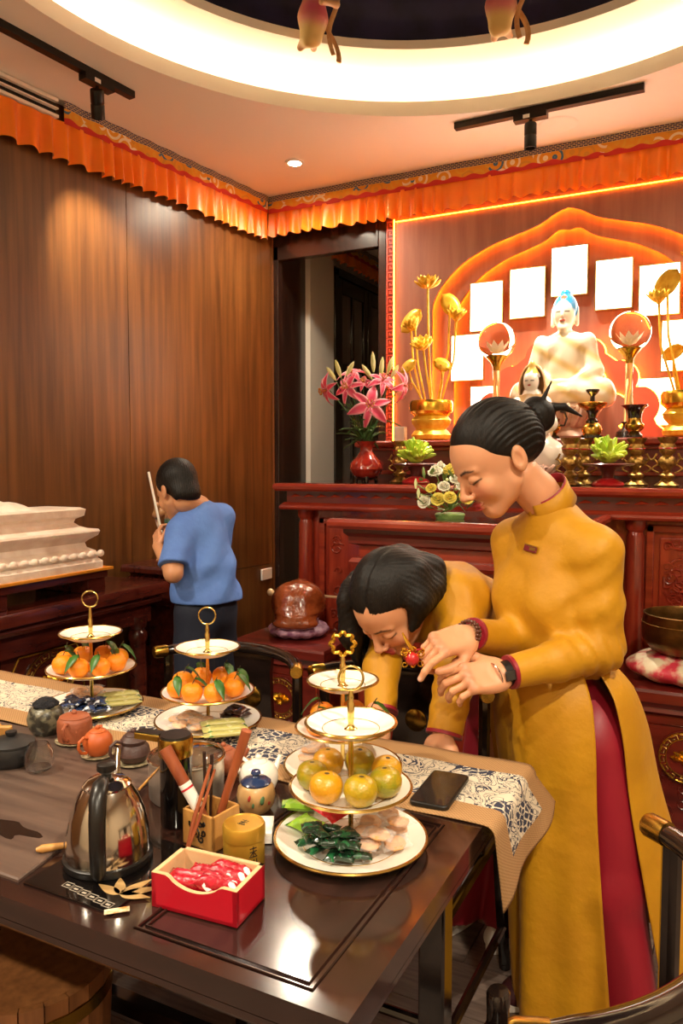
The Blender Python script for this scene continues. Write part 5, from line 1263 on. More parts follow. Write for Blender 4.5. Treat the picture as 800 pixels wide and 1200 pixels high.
# ------------------------------------------------------------------ white robed standing guanyin on pink lotus
def guanyin():
    x0, y0 = ony(621, 560, 3.46)[:2]; o = np.array((x0, y0, ZU)); s_ = .60
    t = thing('guanyin_statue', 'small seated white robed bodhisattva figure on a pink lotus in front of the buddha', 'statue', tuple(o))
    hd = ell((0, -.012, .455), (.034, .038, .046)); hair = lambda p: np.maximum(U(ell((0, .006, .472), (.038, .04, .042)), (ell((0, .01, .515), (.02, .02, .035)), .015))(p), -(p[:, 2] - .463 - .4 * (p[:, 1] + .03)))
    veil = lambda p: np.maximum(np.abs(U(ell((0, .018, .46), (.052, .05, .075)), (chain([(0, .03, .43), (0, .04, .25)], [.055, .085]), .03))(p)) - .004, -(p[:, 1] - .002 + .06 * (p[:, 2] < .40)))
    body = U(chain([(0, .01, .39), (0, .012, .30), (0, 0, .16)], [.045, .07, .095], .03), (cap((-.08, 0, .13), (.08, 0, .13), .07), .04), (cap((0, 0, .36), (0, -.008, .42), .018), .01),
             (chain([(-.06, .0, .36), (-.09, -.03, .26), (-.02, -.09, .27)], [.03, .032, .016], .01), .015), (chain([(.06, 0, .36), (.09, -.03, .27), (.05, -.08, .21)], [.03, .032, .018], .01), .015), (cap((-.01, -.1, .28), (-.005, -.1, .31), .009, .006), .005))
    fold = lambda p: .002 * np.sin(90 * p[:, 0] + 30 * p[:, 2])
    f = lambda p: np.minimum(np.minimum(smin(body(p) + fold(p), hd(p), .006), hair(p)), veil(p))
    V, Q = sdf_mesh(f, (-.17, -.14, .05), (.17, .13, .58), .0045)
    C_ = col_by(V, [(lambda p: np.maximum(veil(p) - .003, .0 - p[:, 2]), 'e8bf8a', .004), (hair, '2b2f58', .003), (lambda p: np.maximum(hair(p) - .004, .49 - p[:, 2]), 'd8b25a', .004),
                    (ell((0, -.05, .437), (.008, .012, .0035)), 'c0392b', .002), (ell((-.013, -.045, .457), (.008, .012, .002)), '30282a', .002), (ell((.013, -.045, .457), (.008, .012, .002)), '30282a', .002),
                    (lambda p: np.maximum(np.abs(p[:, 0]) - .012, np.maximum(p[:, 2] - .34, p[:, 1])), 'd99a78', .01)], 'f3e6da')
    mesh_obj('figure', V + o, Q, 'sdf_gloss', t, C_)
    mat('lotus_pink', 'e8a99a', .4, col2='f2d2c4', scale=30, coat=.2)
    MB().lathe([(.08, 0), (.09, .012), (.05, .03), (.05, .045), (.11, .075), (.10, .085), (.001, .085)], 30, tuple(o)).build('lotus_base', 'lotus_pink', t)
    for k in range(14):
        a = 2 * pi * k / 14; d = np.array((cos(a), sin(a), 0)); s1 = np.array((-sin(a), cos(a), 0)); rows = []
        for u in np.linspace(0, 1, 6):
            w_ = .026 * sin(pi * (.2 + .78 * u)); c_ = o + d * (.05 + .075 * u) + np.array((0, 0, .035 + .055 * u ** 1.4)); rows.append([c_ - s1 * w_, c_ + d * .01 - np.array((0, 0, .006)), c_ + s1 * w_])
        MB().rings(rows, False).build('lotus_petal', 'lotus_pink', t, solid=.003)
guanyin()
# ------------------------------------------------------------------ crystal balls on tall stands
mat('crystal', 'fff4e4', .0, trans=1, ior=1.25); mat('crystal_frost', 'ffffff', .5)
def crystal(label, px, py):
    c = ony(px, py, 3.75); x, y, zc = c
    t = thing('crystal_ball', label, 'crystal ball', (x, y, ZS))
    MB().sph((x, y, zc), .092, 36, 24).build('ball', 'crystal', t)
    l_ = MB()
    for k in range(8):
        a = 2 * pi * k / 8; d = np.array((cos(a), sin(a), 0)); s1 = np.array((-sin(a), cos(a), 0))
        l_.rings([[np.array((x, y, zc - .05)) + d * (.05 * u) + np.array((0, 0, .05 * u ** 1.6)) + s1 * w_ * q for q in (-1, 0, 1)] for u, w_ in ((0, .002), (.4, .016), (.75, .012), (1, .0))], False)
    l_.build('inner_lotus', 'crystal_frost', t)
    hb_ = zc - .092 - ZS
    MB().lathe([(.052, hb_ + .022), (.05, hb_ + .012), (.03, hb_ - .01), (.019, hb_ - .03), (.018, hb_ - .05)], 24, (x, y, ZS)).build('cup', 'brass', t)
    mat('stem_glass', 'e9c98a', .1, trans=.5, coat=.4)
    MB().lathe([(.018, hb_ - .045), (.016, hb_ - .15), (.019, hb_ - .22), (.021, .07)], 20, (x, y, ZS)).build('glass_stem', 'stem_glass', t)
    MB().lathe([(.03, .075), (.022, .06), (.03, .045), (.05, .03), (.055, 0)], 24, (x, y, ZS)).build('foot', 'dark_wood', t)
crystal('clear crystal ball on tall stand on the altar beside the gold lotus bunch', 582, 400)
crystal('clear crystal ball on tall stand on the altar above the black trumpet vase', 738, 389)
# ------------------------------------------------------------------ gold lotus bunch
def gold_lotus(label, x, y, s_=1, full=True):
    t = thing('gold_lotus_vase', label, 'lotus vase', (x, y, ZS), local=True, group='gold lotus bunches on the altar shelf')
    MB().lathe([(.08, 0), (.095, .01), (.1, .03), (.085, .05), (.075, .06), (.095, .085), (.1, .105), (.085, .125)], 36, lob=lambda a, z: .03 * sin(9 * a)).build('ornate_base', 'gold_leaf', t)
    MB().lathe([(.085, .125), (.11, .15), (.112, .19), (.105, .205), (.098, .205), (.1, .18), (.001, .17)], 36).build('vase', 'gold', t)
    def ray_pt(px, py): p = ony(px, py, 3.75); return np.array((p[0] - xl, 0, p[2] - ZS))
    xl = ony(505, 500, 3.75)[0]
    def flower(px, py, r, tilt, tdir, op, dy=0):
        c = ray_pt(px, py) + np.array((0, dy, 0)); fl_ = MB(); ax = np.array((sin(tilt) * cos(tdir), sin(tilt) * sin(tdir), cos(tilt))); q1, q2, q3 = frame(ax, (0, 1, 0)); RR = np.stack([q1, q2, q3], 1)
        for ring_, (n, el, ln) in enumerate(((6, op * .35, .8), (8, op * .7, 1.0), (9, op, 1.0))):
            for k in range(n):
                a = 2 * pi * k / n + ring_ * .4; d = np.array((cos(a), sin(a), 0)); s1 = np.array((-sin(a), cos(a), 0)); rows = []
                for u in np.linspace(0, 1, 5):
                    w_ = .3 * r * sin(pi * (.15 + .84 * u)) + .0005; e = el * (1 - .25 * u)
                    rows.append([d * sin(e) * r * ln * u + np.array((0, 0, cos(e) * r * ln * u)) + s1 * w_ * q + (np.array((0, 0, .12 * r)) * abs(q)) for q in (-1, 0, 1)])
                fl_.at(c, RR).rings(rows, False)
        o_ = fl_.build('gold_flower', 'gold_leaf', t, solid=.002); MB().at(c, RR).lathe([(.1 * r, 0), (.3 * r, .28 * r), (.26 * r, .34 * r), (.001, .35 * r)], 12).build('seed_head', 'gold_leaf', o_)
        return c
    def stem(c, x0):
        b = np.array((x0, 0, .19)); m_ = (b + c) / 2 + np.array(((x0 - c[0]) * -.35, .01, .02)); MB().tube([b, b * .55 + m_ * .5 + (0, 0, -.0), m_, c * .6 + m_ * .4, c], .0055, 8).build('stem', 'gold_leaf', t)
    def lf(px, py, r, a, el, dy=0):
        c = ray_pt(px, py) + np.array((0, dy, 0)); d = np.array((cos(el) * cos(a), .35 * sin(a), sin(el))); s1 = np.cross(d, (0, -1, .3)); s1 /= np.linalg.norm(s1); rows = []
        for u in np.linspace(-1, 1, 9): w_ = .62 * r * (1 - u * u) ** .5 + .001; rows.append([c + d * r * u + s1 * w_ * q + np.array((0, .02 * abs(q), 0)) * .5 for q in (-1, -.5, 0, .5, 1)])
        MB().rings(rows, False).build('lotus_leaf', 'gold_leaf', t, solid=.003); return c
    c = flower(501, 338, .075, 0, 0, 1.52); stem(c, .0)
    c = flower(488, 388, .07, .5, pi, 1.0, -.02); stem(c, -.03)
    c = flower(534, 377, .07, .1, 0, 1.05); stem(c, .05)
    c = flower(500, 412, .075, .6, -pi / 2, 1.2, -.05); stem(c, .0)
    c = lf(481, 376, .075, 0, .8); stem(c, -.05); c = lf(527, 357, .07, pi, .95); stem(c, .03)
    c = lf(520, 428, .05, pi, .5, -.04); stem(c, .04); c = lf(481, 430, .05, 0, .6, -.04); stem(c, -.04)
    t.location = (x, y, ZS)
    return t, xl
gl, xl = gold_lotus('bunch of gold lotus flowers in a gold vase beside the pink lilies', ony(505, 500, 3.75)[0], 3.75)
dup(gl, (2 * AX - xl - .0, 3.75, ZS), pi, 'bunch of gold lotus flowers in a gold vase at the far end of the shelf')
tag(rebase(MB().box((-1.575, 3.70, ZS), (-1.515, 3.74, ZS + .075)).build('offering_box', 'white_plastic', smooth=False, bev=.002), (-1.545, 3.72, ZS)), 'small white box beside the gold lotus vase', 'box')
# ------------------------------------------------------------------ pink lilies in a red vase
def lilies():
    p = ony(429, 551, 3.42); x, y = p[0], 3.42; z = ZU
    t = thing('lily_vase', 'red mottled ceramic vase on dark feet holding pink stargazer lilies', 'vase', (x, y, z))
    mat('red_glaze', '7a1a14', .12, col2='a83020', scale=18, coat=.6); mat('lily_pink', 'd8405c', .45, sss=.1, attr='col'); mat('lily_bud', 'b9c06a', .5, col2='d6cf9a', scale=20); mat('lily_leaf', '2c4a1e', .4, col2='4a6b30', scale=14)
    MB().lathe([(.001, .02), (.04, .02), (.065, .035), (.083, .065), (.078, .095), (.05, .125), (.032, .15), (.03, .17), (.036, .185), (.052, .20), (.049, .2), (.03, .18), (.001, .17)], 40, (x, y, z)).build('vase_body', 'red_glaze', t)
    f = MB()
    for k in range(4): a = k * pi / 2 + .5; f.tube([(x + .05 * cos(a), y + .05 * sin(a), z), (x + .045 * cos(a), y + .045 * sin(a), z + .03)], [.008, .012], 8)
    f.lathe([(.05, .012), (.055, .018), (.05, .024)], 24, (x, y, z)); f.build('feet', 'black_lacquer', t)
    dep = float((p - CAM) @ FW); top = np.array((x, y, z + .19))
    def lily(px, py, dd, aim, r, op=1.15):
        c = atd(px, py, dep + dd); aim = np.array(aim, float); q1, q2, q3 = frame(aim); RR = np.stack([q1, q2, q3], 1); Vs = []; Qs = []; Cs = []
        for k in range(6):
            a = 2 * pi * k / 6 + .3; d = np.array((cos(a), sin(a), 0)); s1 = np.array((-sin(a), cos(a), 0)); b0 = len(Vs)
            us = np.linspace(0, 1, 9)
            for u in us:
                w_ = r * (.23 if k % 2 else .17) * sin(pi * (.1 + .9 * u)) ** .9 + .0006; e = .35 + op * u ** .8
                pt = d * r * (.12 * u + .88 * u * sin(min(e, 1.5))) + np.array((0, 0, r * (.35 * u * cos(e) - .30 * u ** 3)))
                for q in (-1, -.5, 0, .5, 1):
                    Vs.append(RR @ (pt + s1 * w_ * q + np.array((0, 0, .05 * r * (abs(q) - .4) + .015 * r * sin(9 * u + 3 * q)))) + c)
                    wt = np.clip(abs(q) * 1.2 - .55 + .5 * max(0, u - .75), 0, 1); Cs.append(np.array(lin('d2305a')) * (1 - wt) + np.array(lin('f6c8cc')) * wt)
            for i in range(8):
                for j in range(4): Qs.append((b0 + i * 5 + j, b0 + i * 5 + j + 1, b0 + (i + 1) * 5 + j + 1, b0 + (i + 1) * 5 + j))
        o_ = mesh_obj('lily_flower', Vs, Qs, 'lily_pink', t, np.array(Cs)); md = o_.modifiers.new('s', 'SOLIDIFY'); md.thickness = .0012
        sm = MB().at(c, RR)
        for k in range(6): a = k * 1.05; sm.tube([(0, 0, 0), (.15 * r * cos(a), .15 * r * sin(a), .45 * r)], .0015, 5); sm.sph((.15 * r * cos(a), .15 * r * sin(a), .45 * r), .004, 6, 4, (1, 2, 1))
        mat('stamen', 'b9702a', .6); sm.build('stamens', 'stamen', o_)
        MB().tube([top, (top + c) / 2 + np.array((0, 0, .03)), c - aim / np.linalg.norm(aim) * .01], .003, 6).build('stem', 'lily_leaf', t)
    CM = -FW
    lily(433, 476, -.07, CM + UP * .1, .115); lily(383, 457, .0, -RT * .9 + CM * .45 - UP * .3, .085); lily(448, 447, -.03, CM * .7 + RT * .2 + UP * .5, .085)
    lily(472, 452, .0, RT * .9 + CM * .4 - UP * .15, .095); lily(408, 455, -.02, CM * .8 - RT * .5 + UP * .2, .085); lily(412, 438, .03, UP * .8 + CM * .5 - RT * .2, .08); lily(425, 449, .0, UP * .5 + CM * .8, .06, .7)
    for px, py, a, r in ((447, 430, .1, .05), (437, 424, -.05, .05), (457, 428, .3, .045), (396, 432, -.3, .045), (388, 438, -.6, .04), (410, 432, .5, .04), (462, 436, .5, .04), (430, 436, -.6, .045)):
        c = atd(px, py, dep); d = UP * cos(a) + RT * sin(a)
        b = MB().tube([c - d * r, c - d * r * .5, c, c + d * r * .6, c + d * r], [.004, .010, .012, .009, .002], 8).build('bud', 'lily_bud', t); MB().tube([top, (top + c) / 2, c - d * r], .0025, 6).build('stem', 'lily_leaf', t)
    rl = random.Random(9)
    for k in range(24):
        a = rl.uniform(0, 6.28); ln = rl.uniform(.11, .2); el = rl.uniform(.1, 1.1); b = top + np.array((rl.uniform(-.03, .03), rl.uniform(-.03, .03), rl.uniform(0, .14))); d = np.array((cos(a) * cos(el), sin(a) * cos(el), sin(el))); s1 = np.cross(d, (0, 0, 1)); s1 /= np.linalg.norm(s1)
        MB().rings([[b + d * ln * u + np.array((0, 0, -.06 * u * u)) + s1 * w_ * q + np.array((0, 0, .004 * abs(q))) for q in (-1, 0, 1)] for u, w_ in ((0, .003), (.2, .011), (.5, .015), (.8, .009), (1, .0006))], False).build('leaf', 'lily_leaf', t, solid=.001)
lilies()
# ------------------------------------------------------------------ citron fruit dishes
mat('citron', '9fc22e', .4, col2='d3e04a', scale=14, coat=.2); mat('dish_red', 'b51f22', .3, coat=.4); woodm('dish_wood', '4a1712', '6b221a', (4, 4, 4), .3, coat=.3)
def citron_dish(label, px, py, Y, flab):
    p = ony(px, py, Y); x, y = p[0], Y
    t = thing('pedestal_dish', label, 'dish', (x, y, ZU), group='red pedestal dishes')
    MB().lathe([(.001, .0), (.062, .0), (.066, .006), (.06, .016), (.035, .028), (.02, .034)], 32, (x, y, ZU)).build('foot', 'dish_red', t)
    MB().lathe([(.022, .032), (.026, .06), (.04, .078), (.10, .086), (.105, .09), (.10, .094), (.001, .090)], 36, (x, y, ZU)).build('plate', 'dish_wood', t)
    c_ = thing('citron', flab, 'citron fruit', (x, y, ZU + .0945))
    rl = random.Random(int(px)); base = np.array((x, y, ZU + .09))
    MB().sph(tuple(base + (0, 0, .04)), .045, 14, 10, (1, 1, .85)).build('fruit_body', 'citron', c_)
    for k in range(46):
        a = rl.uniform(0, 6.28); el = rl.uniform(-.05, 1.5) if k > 16 else rl.uniform(-.1, .4); d = np.array((cos(a) * cos(el), sin(a) * cos(el), sin(el))); L_ = rl.uniform(.075, .095) * (1 - .12 * sin(el))
        b = base + np.array((0, 0, .035)); up_ = np.array((0, 0, .022))
        tip = b + d * L_; tip[2] = max(tip[2], base[2] + .016)
        MB().tube([b + d * .02, b + d * L_ * .55, (b + d * L_ * .55 + tip) / 2 + up_ * .25, tip + up_ * .4], [.014, .0125, .011, .005], 7).build('finger', 'citron', c_)
citron_dish('dark red pedestal dish of green citron in front of the gold lotus vase', 487, 560, 3.34, 'green finger citron on the red dish beside the lilies')
citron_dish('dark red pedestal dish of green citron beside the gold cups before the buddha', 712, 562, 3.34, 'green finger citron on the red dish before the buddha')
# ------------------------------------------------------------------ ornate gold cups
mat('antique_gold', 'c8a25a', .3, metal=.9, col2='8a6a34', scale=60, bump=.3, bscale=120)
def gold_cup(label, px, Y):
    p = ony(px, 560, Y); x, y = p[0], Y
    t = thing('offering_cup', label, 'cup', (x, y, ZU), group='ornate gold offering cups on the altar')
    MB().lathe([(.001, 0), (.045, 0), (.048, .005), (.03, .018), (.02, .03), (.032, .038), (.034, .045), (.02, .055), (.013, .065)], 24, (x, y, ZU), lob=lambda a, z: .05 * sin(8 * a)).build('foot', 'antique_gold', t)
    MB().lathe([(.013, .065), (.022, .075), (.034, .09), (.036, .105), (.028, .118), (.018, .125), (.03, .14), (.034, .16), (.026, .175), (.036, .19), (.04, .20), (.034, .2), (.02, .185), (.001, .18)], 24, (x, y, ZU), lob=lambda a, z: .04 * sin(6 * a)).build('cup_body', 'antique_gold', t)
    MB().sph((x, y, ZU + .155), .0355, 16, 8, (1, 1, .25)).build('red_band', 'dish_red', t)
    for s_ in (-1, 1):
        MB().tube([(x + s_ * (.03 + .022 * sin(u * pi) + .01 * u), y, ZU + .085 + .05 * u + .012 * sin(2 * pi * u)) for u in np.linspace(0, 1, 10)], .0045, 6).build('handle', 'antique_gold', t)
        MB().tube([(x + s_ * (.03 + .026 * sin(u * pi)), y, ZU + .055 + .035 * u) for u in np.linspace(0, 1, 8)], .004, 6).build('handle', 'antique_gold', t)
    return t
gold_cup('ornate gold offering cup beside the left-hand citron dish and lily vase', 468, 3.42)['label'] = 'ornate gold offering cup between the lily vase and a citron dish'
gold_cup('ornate gold offering cup right beside the pink lotus of the small bodhisattva', 667, 3.33)
gold_cup('ornate gold offering cup half behind the citron dish before the buddha', 683, 3.48)
gold_cup('ornate gold offering cup below the black trumpet vase', 745, 3.48); gold_cup('ornate gold offering cup standing at the end of the cup row', 781, 3.40)
# ------------------------------------------------------------------ black and gold censers
def lathe_thing(name, label, cat, x, y, z, pieces):
    t = thing(name, label, cat, (x, y, z))
    for nm, m_, prof in pieces: MB().lathe(prof, 28, (x, y, z)).build(nm, m_, t)
    return t
x, y = ony(693, 520, 3.648)[:2]
lathe_thing('incense_burner', 'black and gold tiered incense lamp standing on the shelf before the buddha', 'incense burner', x, y, ZS,
    [('foot', 'black_lacquer', [(.001, 0), (.05, 0), (.05, .012), (.04, .018)]), ('gold_bulb', 'brass', [(.04, .018), (.046, .035), (.04, .055), (.028, .068)]), ('waist', 'black_lacquer', [(.028, .068), (.03, .078), (.018, .09), (.02, .11), (.03, .125)]),
     ('dish', 'brass', [(.03, .125), (.06, .145), (.066, .158), (.06, .162), (.001, .15)]), ('finial', 'black_lacquer', [(.012, .15), (.01, .19), (.024, .205), (.03, .213), (.03, .22), (.001, .222)])])
x, y = ony(743, 505, 3.642)[:2]
lathe_thing('trumpet_vase', 'black trumpet mouthed vase with gold band on the altar shelf', 'vase', x, y, ZS,
    [('foot', 'black_lacquer', [(.001, 0), (.034, 0), (.034, .01), (.022, .022)]), ('gold_band', 'brass', [(.022, .022), (.04, .04), (.042, .055), (.03, .07), (.028, .085)]), ('mouth', 'black_lacquer', [(.028, .085), (.03, .105), (.042, .13), (.06, .142), (.055, .144), (.03, .12), (.001, .11)])])
x, y = ony(648, 508, 3.634)[:2]
oo = lathe_thing('oil_lamp', 'small black and gold oil lamp with curled handle beside the bodhisattva figure', 'oil lamp', x, y, ZS,
    [('foot', 'black_lacquer', [(.001, 0), (.03, 0), (.03, .008), (.015, .02)]), ('bowl', 'brass', [(.015, .02), (.03, .035), (.034, .055), (.025, .075)]), ('lid', 'black_lacquer', [(.026, .074), (.03, .09), (.012, .1), (.012, .12), (.02, .13), (.001, .13)])])
MB().tube([(x + .028, y, ZS + .06), (x + .05, y, ZS + .06), (x + .06, y, ZS + .09), (x + .05, y, ZS + .12), (x + .03, y, ZS + .125)], .005, 7).build('handle', 'black_lacquer', oo)
x, y = ony(582, 520, 3.642)[:2]
lathe_thing('trumpet_vase', 'small black and gold stem vase half hidden behind the standing woman', 'vase', x - .0, y, ZS, [('foot', 'black_lacquer', [(.001, 0), (.034, 0), (.034, .01), (.012, .03)]), ('stem', 'brass', [(.012, .03), (.012, .08)]), ('mouth', 'black_lacquer', [(.014, .08), (.02, .1), (.04, .11), (.001, .105)])])
# ------------------------------------------------------------------ white and yellow bouquet on the lower altar
def bouquet():
    c0 = onz(527, 604, ZL); c0 = np.array((ony(527, 600, 2.66)[0], 2.66, ZL)); dep = float((c0 - CAM) @ FW)
    t = thing('bouquet', 'low arrangement of white and yellow roses with green sprigs on the lower altar', 'flowers', tuple(c0))
    mat('rose_white', 'f0ecd8', .55, sss=.1); mat('rose_yellow', 'ecd860', .55, sss=.1); mat('lisi_leaf', '5b7a3a', .5, col2='86a25a', scale=20); mat('pale_bud', 'dfe6a8', .5)
    MB().lathe([(.001, 0), (.05, 0), (.055, .015), (.05, .02), (.001, .018)], 20, tuple(c0)).build('foam_tray', 'lisi_leaf', t)
    rl = random.Random(12)
    def rose(c, r, m_, ax):
        q1, q2, q3 = frame(ax); RR = np.stack([q1, q2, q3], 1); mb = MB().at(c, RR)
        for ring_, (n, rad, tl) in enumerate(((1, .25, 0), (3, .42, .15), (5, .68, .45), (6, .95, .85))):
            for k in range(n):
                a = 2 * pi * k / n + ring_ * .7; span = 2.6 / max(1, n) + .5; rows = []
                for u in np.linspace(0, 1, 5):
                    rr_ = r * rad * (.45 + .55 * u ** .6); zz = r * (1.0 - .28 * ring_) * (u - .1)
                    rows.append([(rr_ * cos(a + w_ * span), rr_ * sin(a + w_ * span), zz - abs(w_) * .25 * r * u + r * .15 * (1 - ring_ / 3)) for w_ in (-1, -.5, 0, .5, 1)])
                mb.rings(rows, False)
        mb.build('rose', m_, t, solid=.001)
    for px, py, r, m_, dd in ((497, 588, .028, 'rose_white', -.03), (513, 585, .028, 'rose_yellow', -.05), (527, 583, .026, 'rose_yellow', -.07), (546, 583, .03, 'rose_yellow', -.05), (510, 553, .03, 'rose_white', 0), (526, 552, .03, 'rose_yellow', .02), (534, 562, .026, 'rose_white', -.04),
                              (520, 570, .024, 'rose_white', -.05), (541, 570, .024, 'rose_white', -.05), (556, 578, .024, 'rose_white', -.02), (505, 572, .022, 'rose_yellow', -.03), (516, 546, .02, 'rose_white', .03), (552, 565, .024, 'rose_white', .02)):
        c = atd(px, py, dep + dd); ax = (c - c0) + np.array((0, 0, .02)) - FW * .12; rose(c, r, m_, ax); MB().tube([c0 + (0, 0, .03), c], .002, 5).build('stem', 'lisi_leaf', t)
    for k in range(60):
        a = rl.uniform(0, 6.28); q = rl.random() ** .5; px = 526 + 40 * q * cos(a); py = 577 + 27 * q * sin(a); c = atd(px, py, dep + rl.uniform(-.06, .05))
        if c[2] < ZL + .01: c[2] = ZL + .012
        if k % 3:
            d = np.array((rl.uniform(-1, 1), rl.uniform(-1, .2), rl.uniform(-.2, .8))); d /= np.linalg.norm(d); s1 = np.cross(d, (0, 0, 1)); s1 /= np.linalg.norm(s1) + 1e-6
            MB().rings([[c + d * .045 * u + s1 * w_ * q_ for q_ in (-1, 0, 1)] for u, w_ in ((0, .002), (.4, .009), (.8, .006), (1, .0005))], False).build('leaf', 'lisi_leaf', t, solid=.0008)
        else: MB().sph(c, .006, 8, 6).build('small_bud', 'pale_bud', t)
    for (px, py) in ((490, 577), (487, 566), (563, 560)):
        c = atd(px, py, dep - .03); MB().tube([c - UP * .02, c, c + UP * .016], [.003, .007, .002], 7).build('small_bud', 'pale_bud', t); MB().tube([c0 + (0, 0, .03), (c0 + c) / 2 + (0, 0, .02), c], .0018, 5).build('stem', 'lisi_leaf', t)
bouquet()
# ================================================================== wooden fish and singing bowl
mat('fish_wood', '6e2f14', .2, col2='8f4420', scale=14, coat=.6, bump=.5, bscale=45); mat('brocade', '7a4460', .5, col2='b48a9a', scale=35, bump=.4); mat('brocade_red', 'c9384a', .5, col2='d8c8a8', scale=14, ramp=(.45, .58), bump=.2)
fc = np.array((-1.70, 2.93, .6302))
cu = mesh_obj('fish_cushion', *(lambda VQ: (VQ[0] + fc, VQ[1]))(sdf_mesh(lambda p: U(ell((0, 0, .033), (.135, .135, .038)))(p) + .003 * np.sin(12 * np.arctan2(p[:, 1], p[:, 0])), (-.15, -.15, -.02), (.15, .15, .08), .006)), 'brocade'); tag(rebase(cu, fc), 'purple brocade ring cushion under the carved wooden fish', 'cushion')
fo = fc + np.array((0, 0, .055))
fdir = np.array((cos(-1.2), sin(-1.2), 0)); sdir = np.array((-fdir[1], fdir[0], 0)); RF = np.stack([fdir, sdir, (0, 0, 1)], 1)
ff = U(ell((-.005, 0, .092), (.125, .120, .105)), (ell((.07, 0, .05), (.075, .09, .045)), .03), (ell((.10, 0, .02), (.05, .10, .03)), .02))
rg = lambda p: ff(p) + .0035 * np.sin(70 * np.sqrt((p[:, 0] - .05) ** 2 + (np.abs(p[:, 1]) - .06) ** 2 + (p[:, 2] - .1) ** 2)) * (p[:, 2] > .06)
V, Q = sdf_mesh(rg, (-.16, -.15, -.03), (.18, .15, .22), .005)
fi = thing('wooden_fish', 'carved glossy brown wooden fish drum resting on its brocade cushion', 'wooden fish', tuple(fo))
mesh_obj('drum_body', V @ RF.T + fo, Q, 'fish_wood', fi)
for s_, nm in ((-1, 'eye'), (1, 'eye')): MB().sph(tuple(fo + RF @ np.array((.075, s_ * .07, .10))), .014, 12, 8).build(nm, 'fish_wood', fi)
ml = thing('mallet', 'wooden mallet with round pale head lying across behind the wooden fish', 'mallet', tuple(fo + (0, .11, .02)))
a = atd(317, 694, 3.555); b = atd(398, 700, 3.535)
MB().tube([a, b], .006, 8).build('shaft', 'pale_wood', ml); MB().sph(tuple(a), .017, 14, 10).build('head', 'pale_wood', ml)
bc = np.array((ony(803, 790, 2.97)[0], 2.97, .6205))
cu = mesh_obj('bowl_cushion', *(lambda VQ: (VQ[0] + bc, VQ[1]))(sdf_mesh(lambda p: ell((0, 0, .05), (.20, .17, .056))(p) + .003 * np.sin(9 * np.arctan2(p[:, 1], p[:, 0])), (-.22, -.19, -.02), (.22, .19, .12), .007)), 'brocade_red'); tag(rebase(cu, bc), 'red and cream floral brocade cushion under the singing bowl', 'cushion')
mat('bronze', '7a5a30', .35, metal=.9, col2='54401f', scale=14, bump=.15, bscale=60)
bo = thing('singing_bowl', 'large bronze singing bowl on a red floral cushion', 'singing bowl', tuple(bc + (0, 0, .09)))
MB().lathe([(.001, 0), (.06, 0), (.12, .02), (.148, .06), (.152, .10), (.145, .145), (.147, .15), (.142, .152), (.139, .145), (.144, .1), (.14, .06), (.11, .026), (.001, .012)], 48, tuple(bc + (.0, 0, .092))).build('bowl', 'bronze', bo)
MB().tube([(bc[0] + .1505 * cos(a), bc[1] + .1505 * sin(a), bc[2] + .092 + .118) for a in np.linspace(0, 2 * pi, 61)[:-1]], .0016, 5, closed=True).build('engraved_line', 'antique_gold', bo)
# ================================================================== painted warrior figure on the tall stand
wo = np.array((-2.44, 3.0, .9005)); wf = thing('warrior_figure', 'small painted warrior figure with raised pole and scarf on the tall stand', 'figurine', tuple(wo))
fw_ = U(chain([(0, 0, .10), (0, 0, .2), (0, .0, .29)], [.04, .05, .045], .02), (ell((0, -.01, .355), (.028, .03, .034)), .01), (chain([(-.04, 0, .28), (-.09, -.03, .24), (-.075, -.05, .29)], [.024, .02, .014], .01), .01), (chain([(.04, 0, .28), (.085, -.02, .22), (.05, -.06, .2)], [.024, .02, .014], .01), .01),
       (chain([(-.025, 0, .11), (-.04, -.02, .03)], [.032, .022], .01), .015), (chain([(.025, 0, .11), (.05, .01, .03)], [.032, .022], .01), .015), (ell((-.04, -.03, .018), (.022, .035, .016)), .008), (ell((.05, 0, .018), (.022, .035, .016)), .008), (ell((0, .0, .385), (.03, .03, .02)), .004), (cap((0, 0, .39), (0, 0, .43), .012, .004), .006))
V, Q = sdf_mesh(lambda p: fw_(p) + .002 * np.sin(80 * p[:, 2] + 20 * p[:, 0]), (-.14, -.12, -.02), (.14, .1, .46), .005)
C_ = col_by(V, [(lambda p: .30 - p[:, 2] + 0 * p[:, 0], 'd8b49a', .01), (lambda p: .372 - p[:, 2], 'b8923f', .01), (lambda p: np.abs(p[:, 2] - .27) - .03, 'b8875a', .02), (lambda p: np.abs(p[:, 2] - .21) - .015, '4f7a6a', .01), (lambda p: p[:, 2] - .12, '5a4a3a', .02)], '9a6a55')
mesh_obj('figure_body', V + wo, Q, 'sdf_gloss', wf, C_)
MB().tube([atd(174, 553, 3.66), atd(190, 628, 3.66)], .006, 8).build('pole', 'porcelain', wf)
sc_ = MB(); mat('scarf', 'b98d80', .4, col2='d9c0a8', scale=40)
sc_.tube([wo + np.array((.09 * cos(a) * (1 - .2 * sin(2 * a)), .03 * sin(2 * a) + .02, .31 + .10 * sin(a))) for a in np.linspace(-.6, 3.8, 26)], .010, 8, flat=.4)
sc_.tube([wo + np.array((-.08 - .03 * sin(4 * u), -.02 + .02 * u, .30 - .2 * u)) for u in np.linspace(0, 1, 14)], .008, 8, flat=.4); sc_.build('scarf', 'scarf', wf)
MB().lathe([(.001, 0), (.085, 0), (.075, .012), (.06, .02), (.001, .022)], 18, tuple(wo), lob=lambda a, z: .08 * sin(3 * a)).build('rock_base', 'ash_glaze', wf)
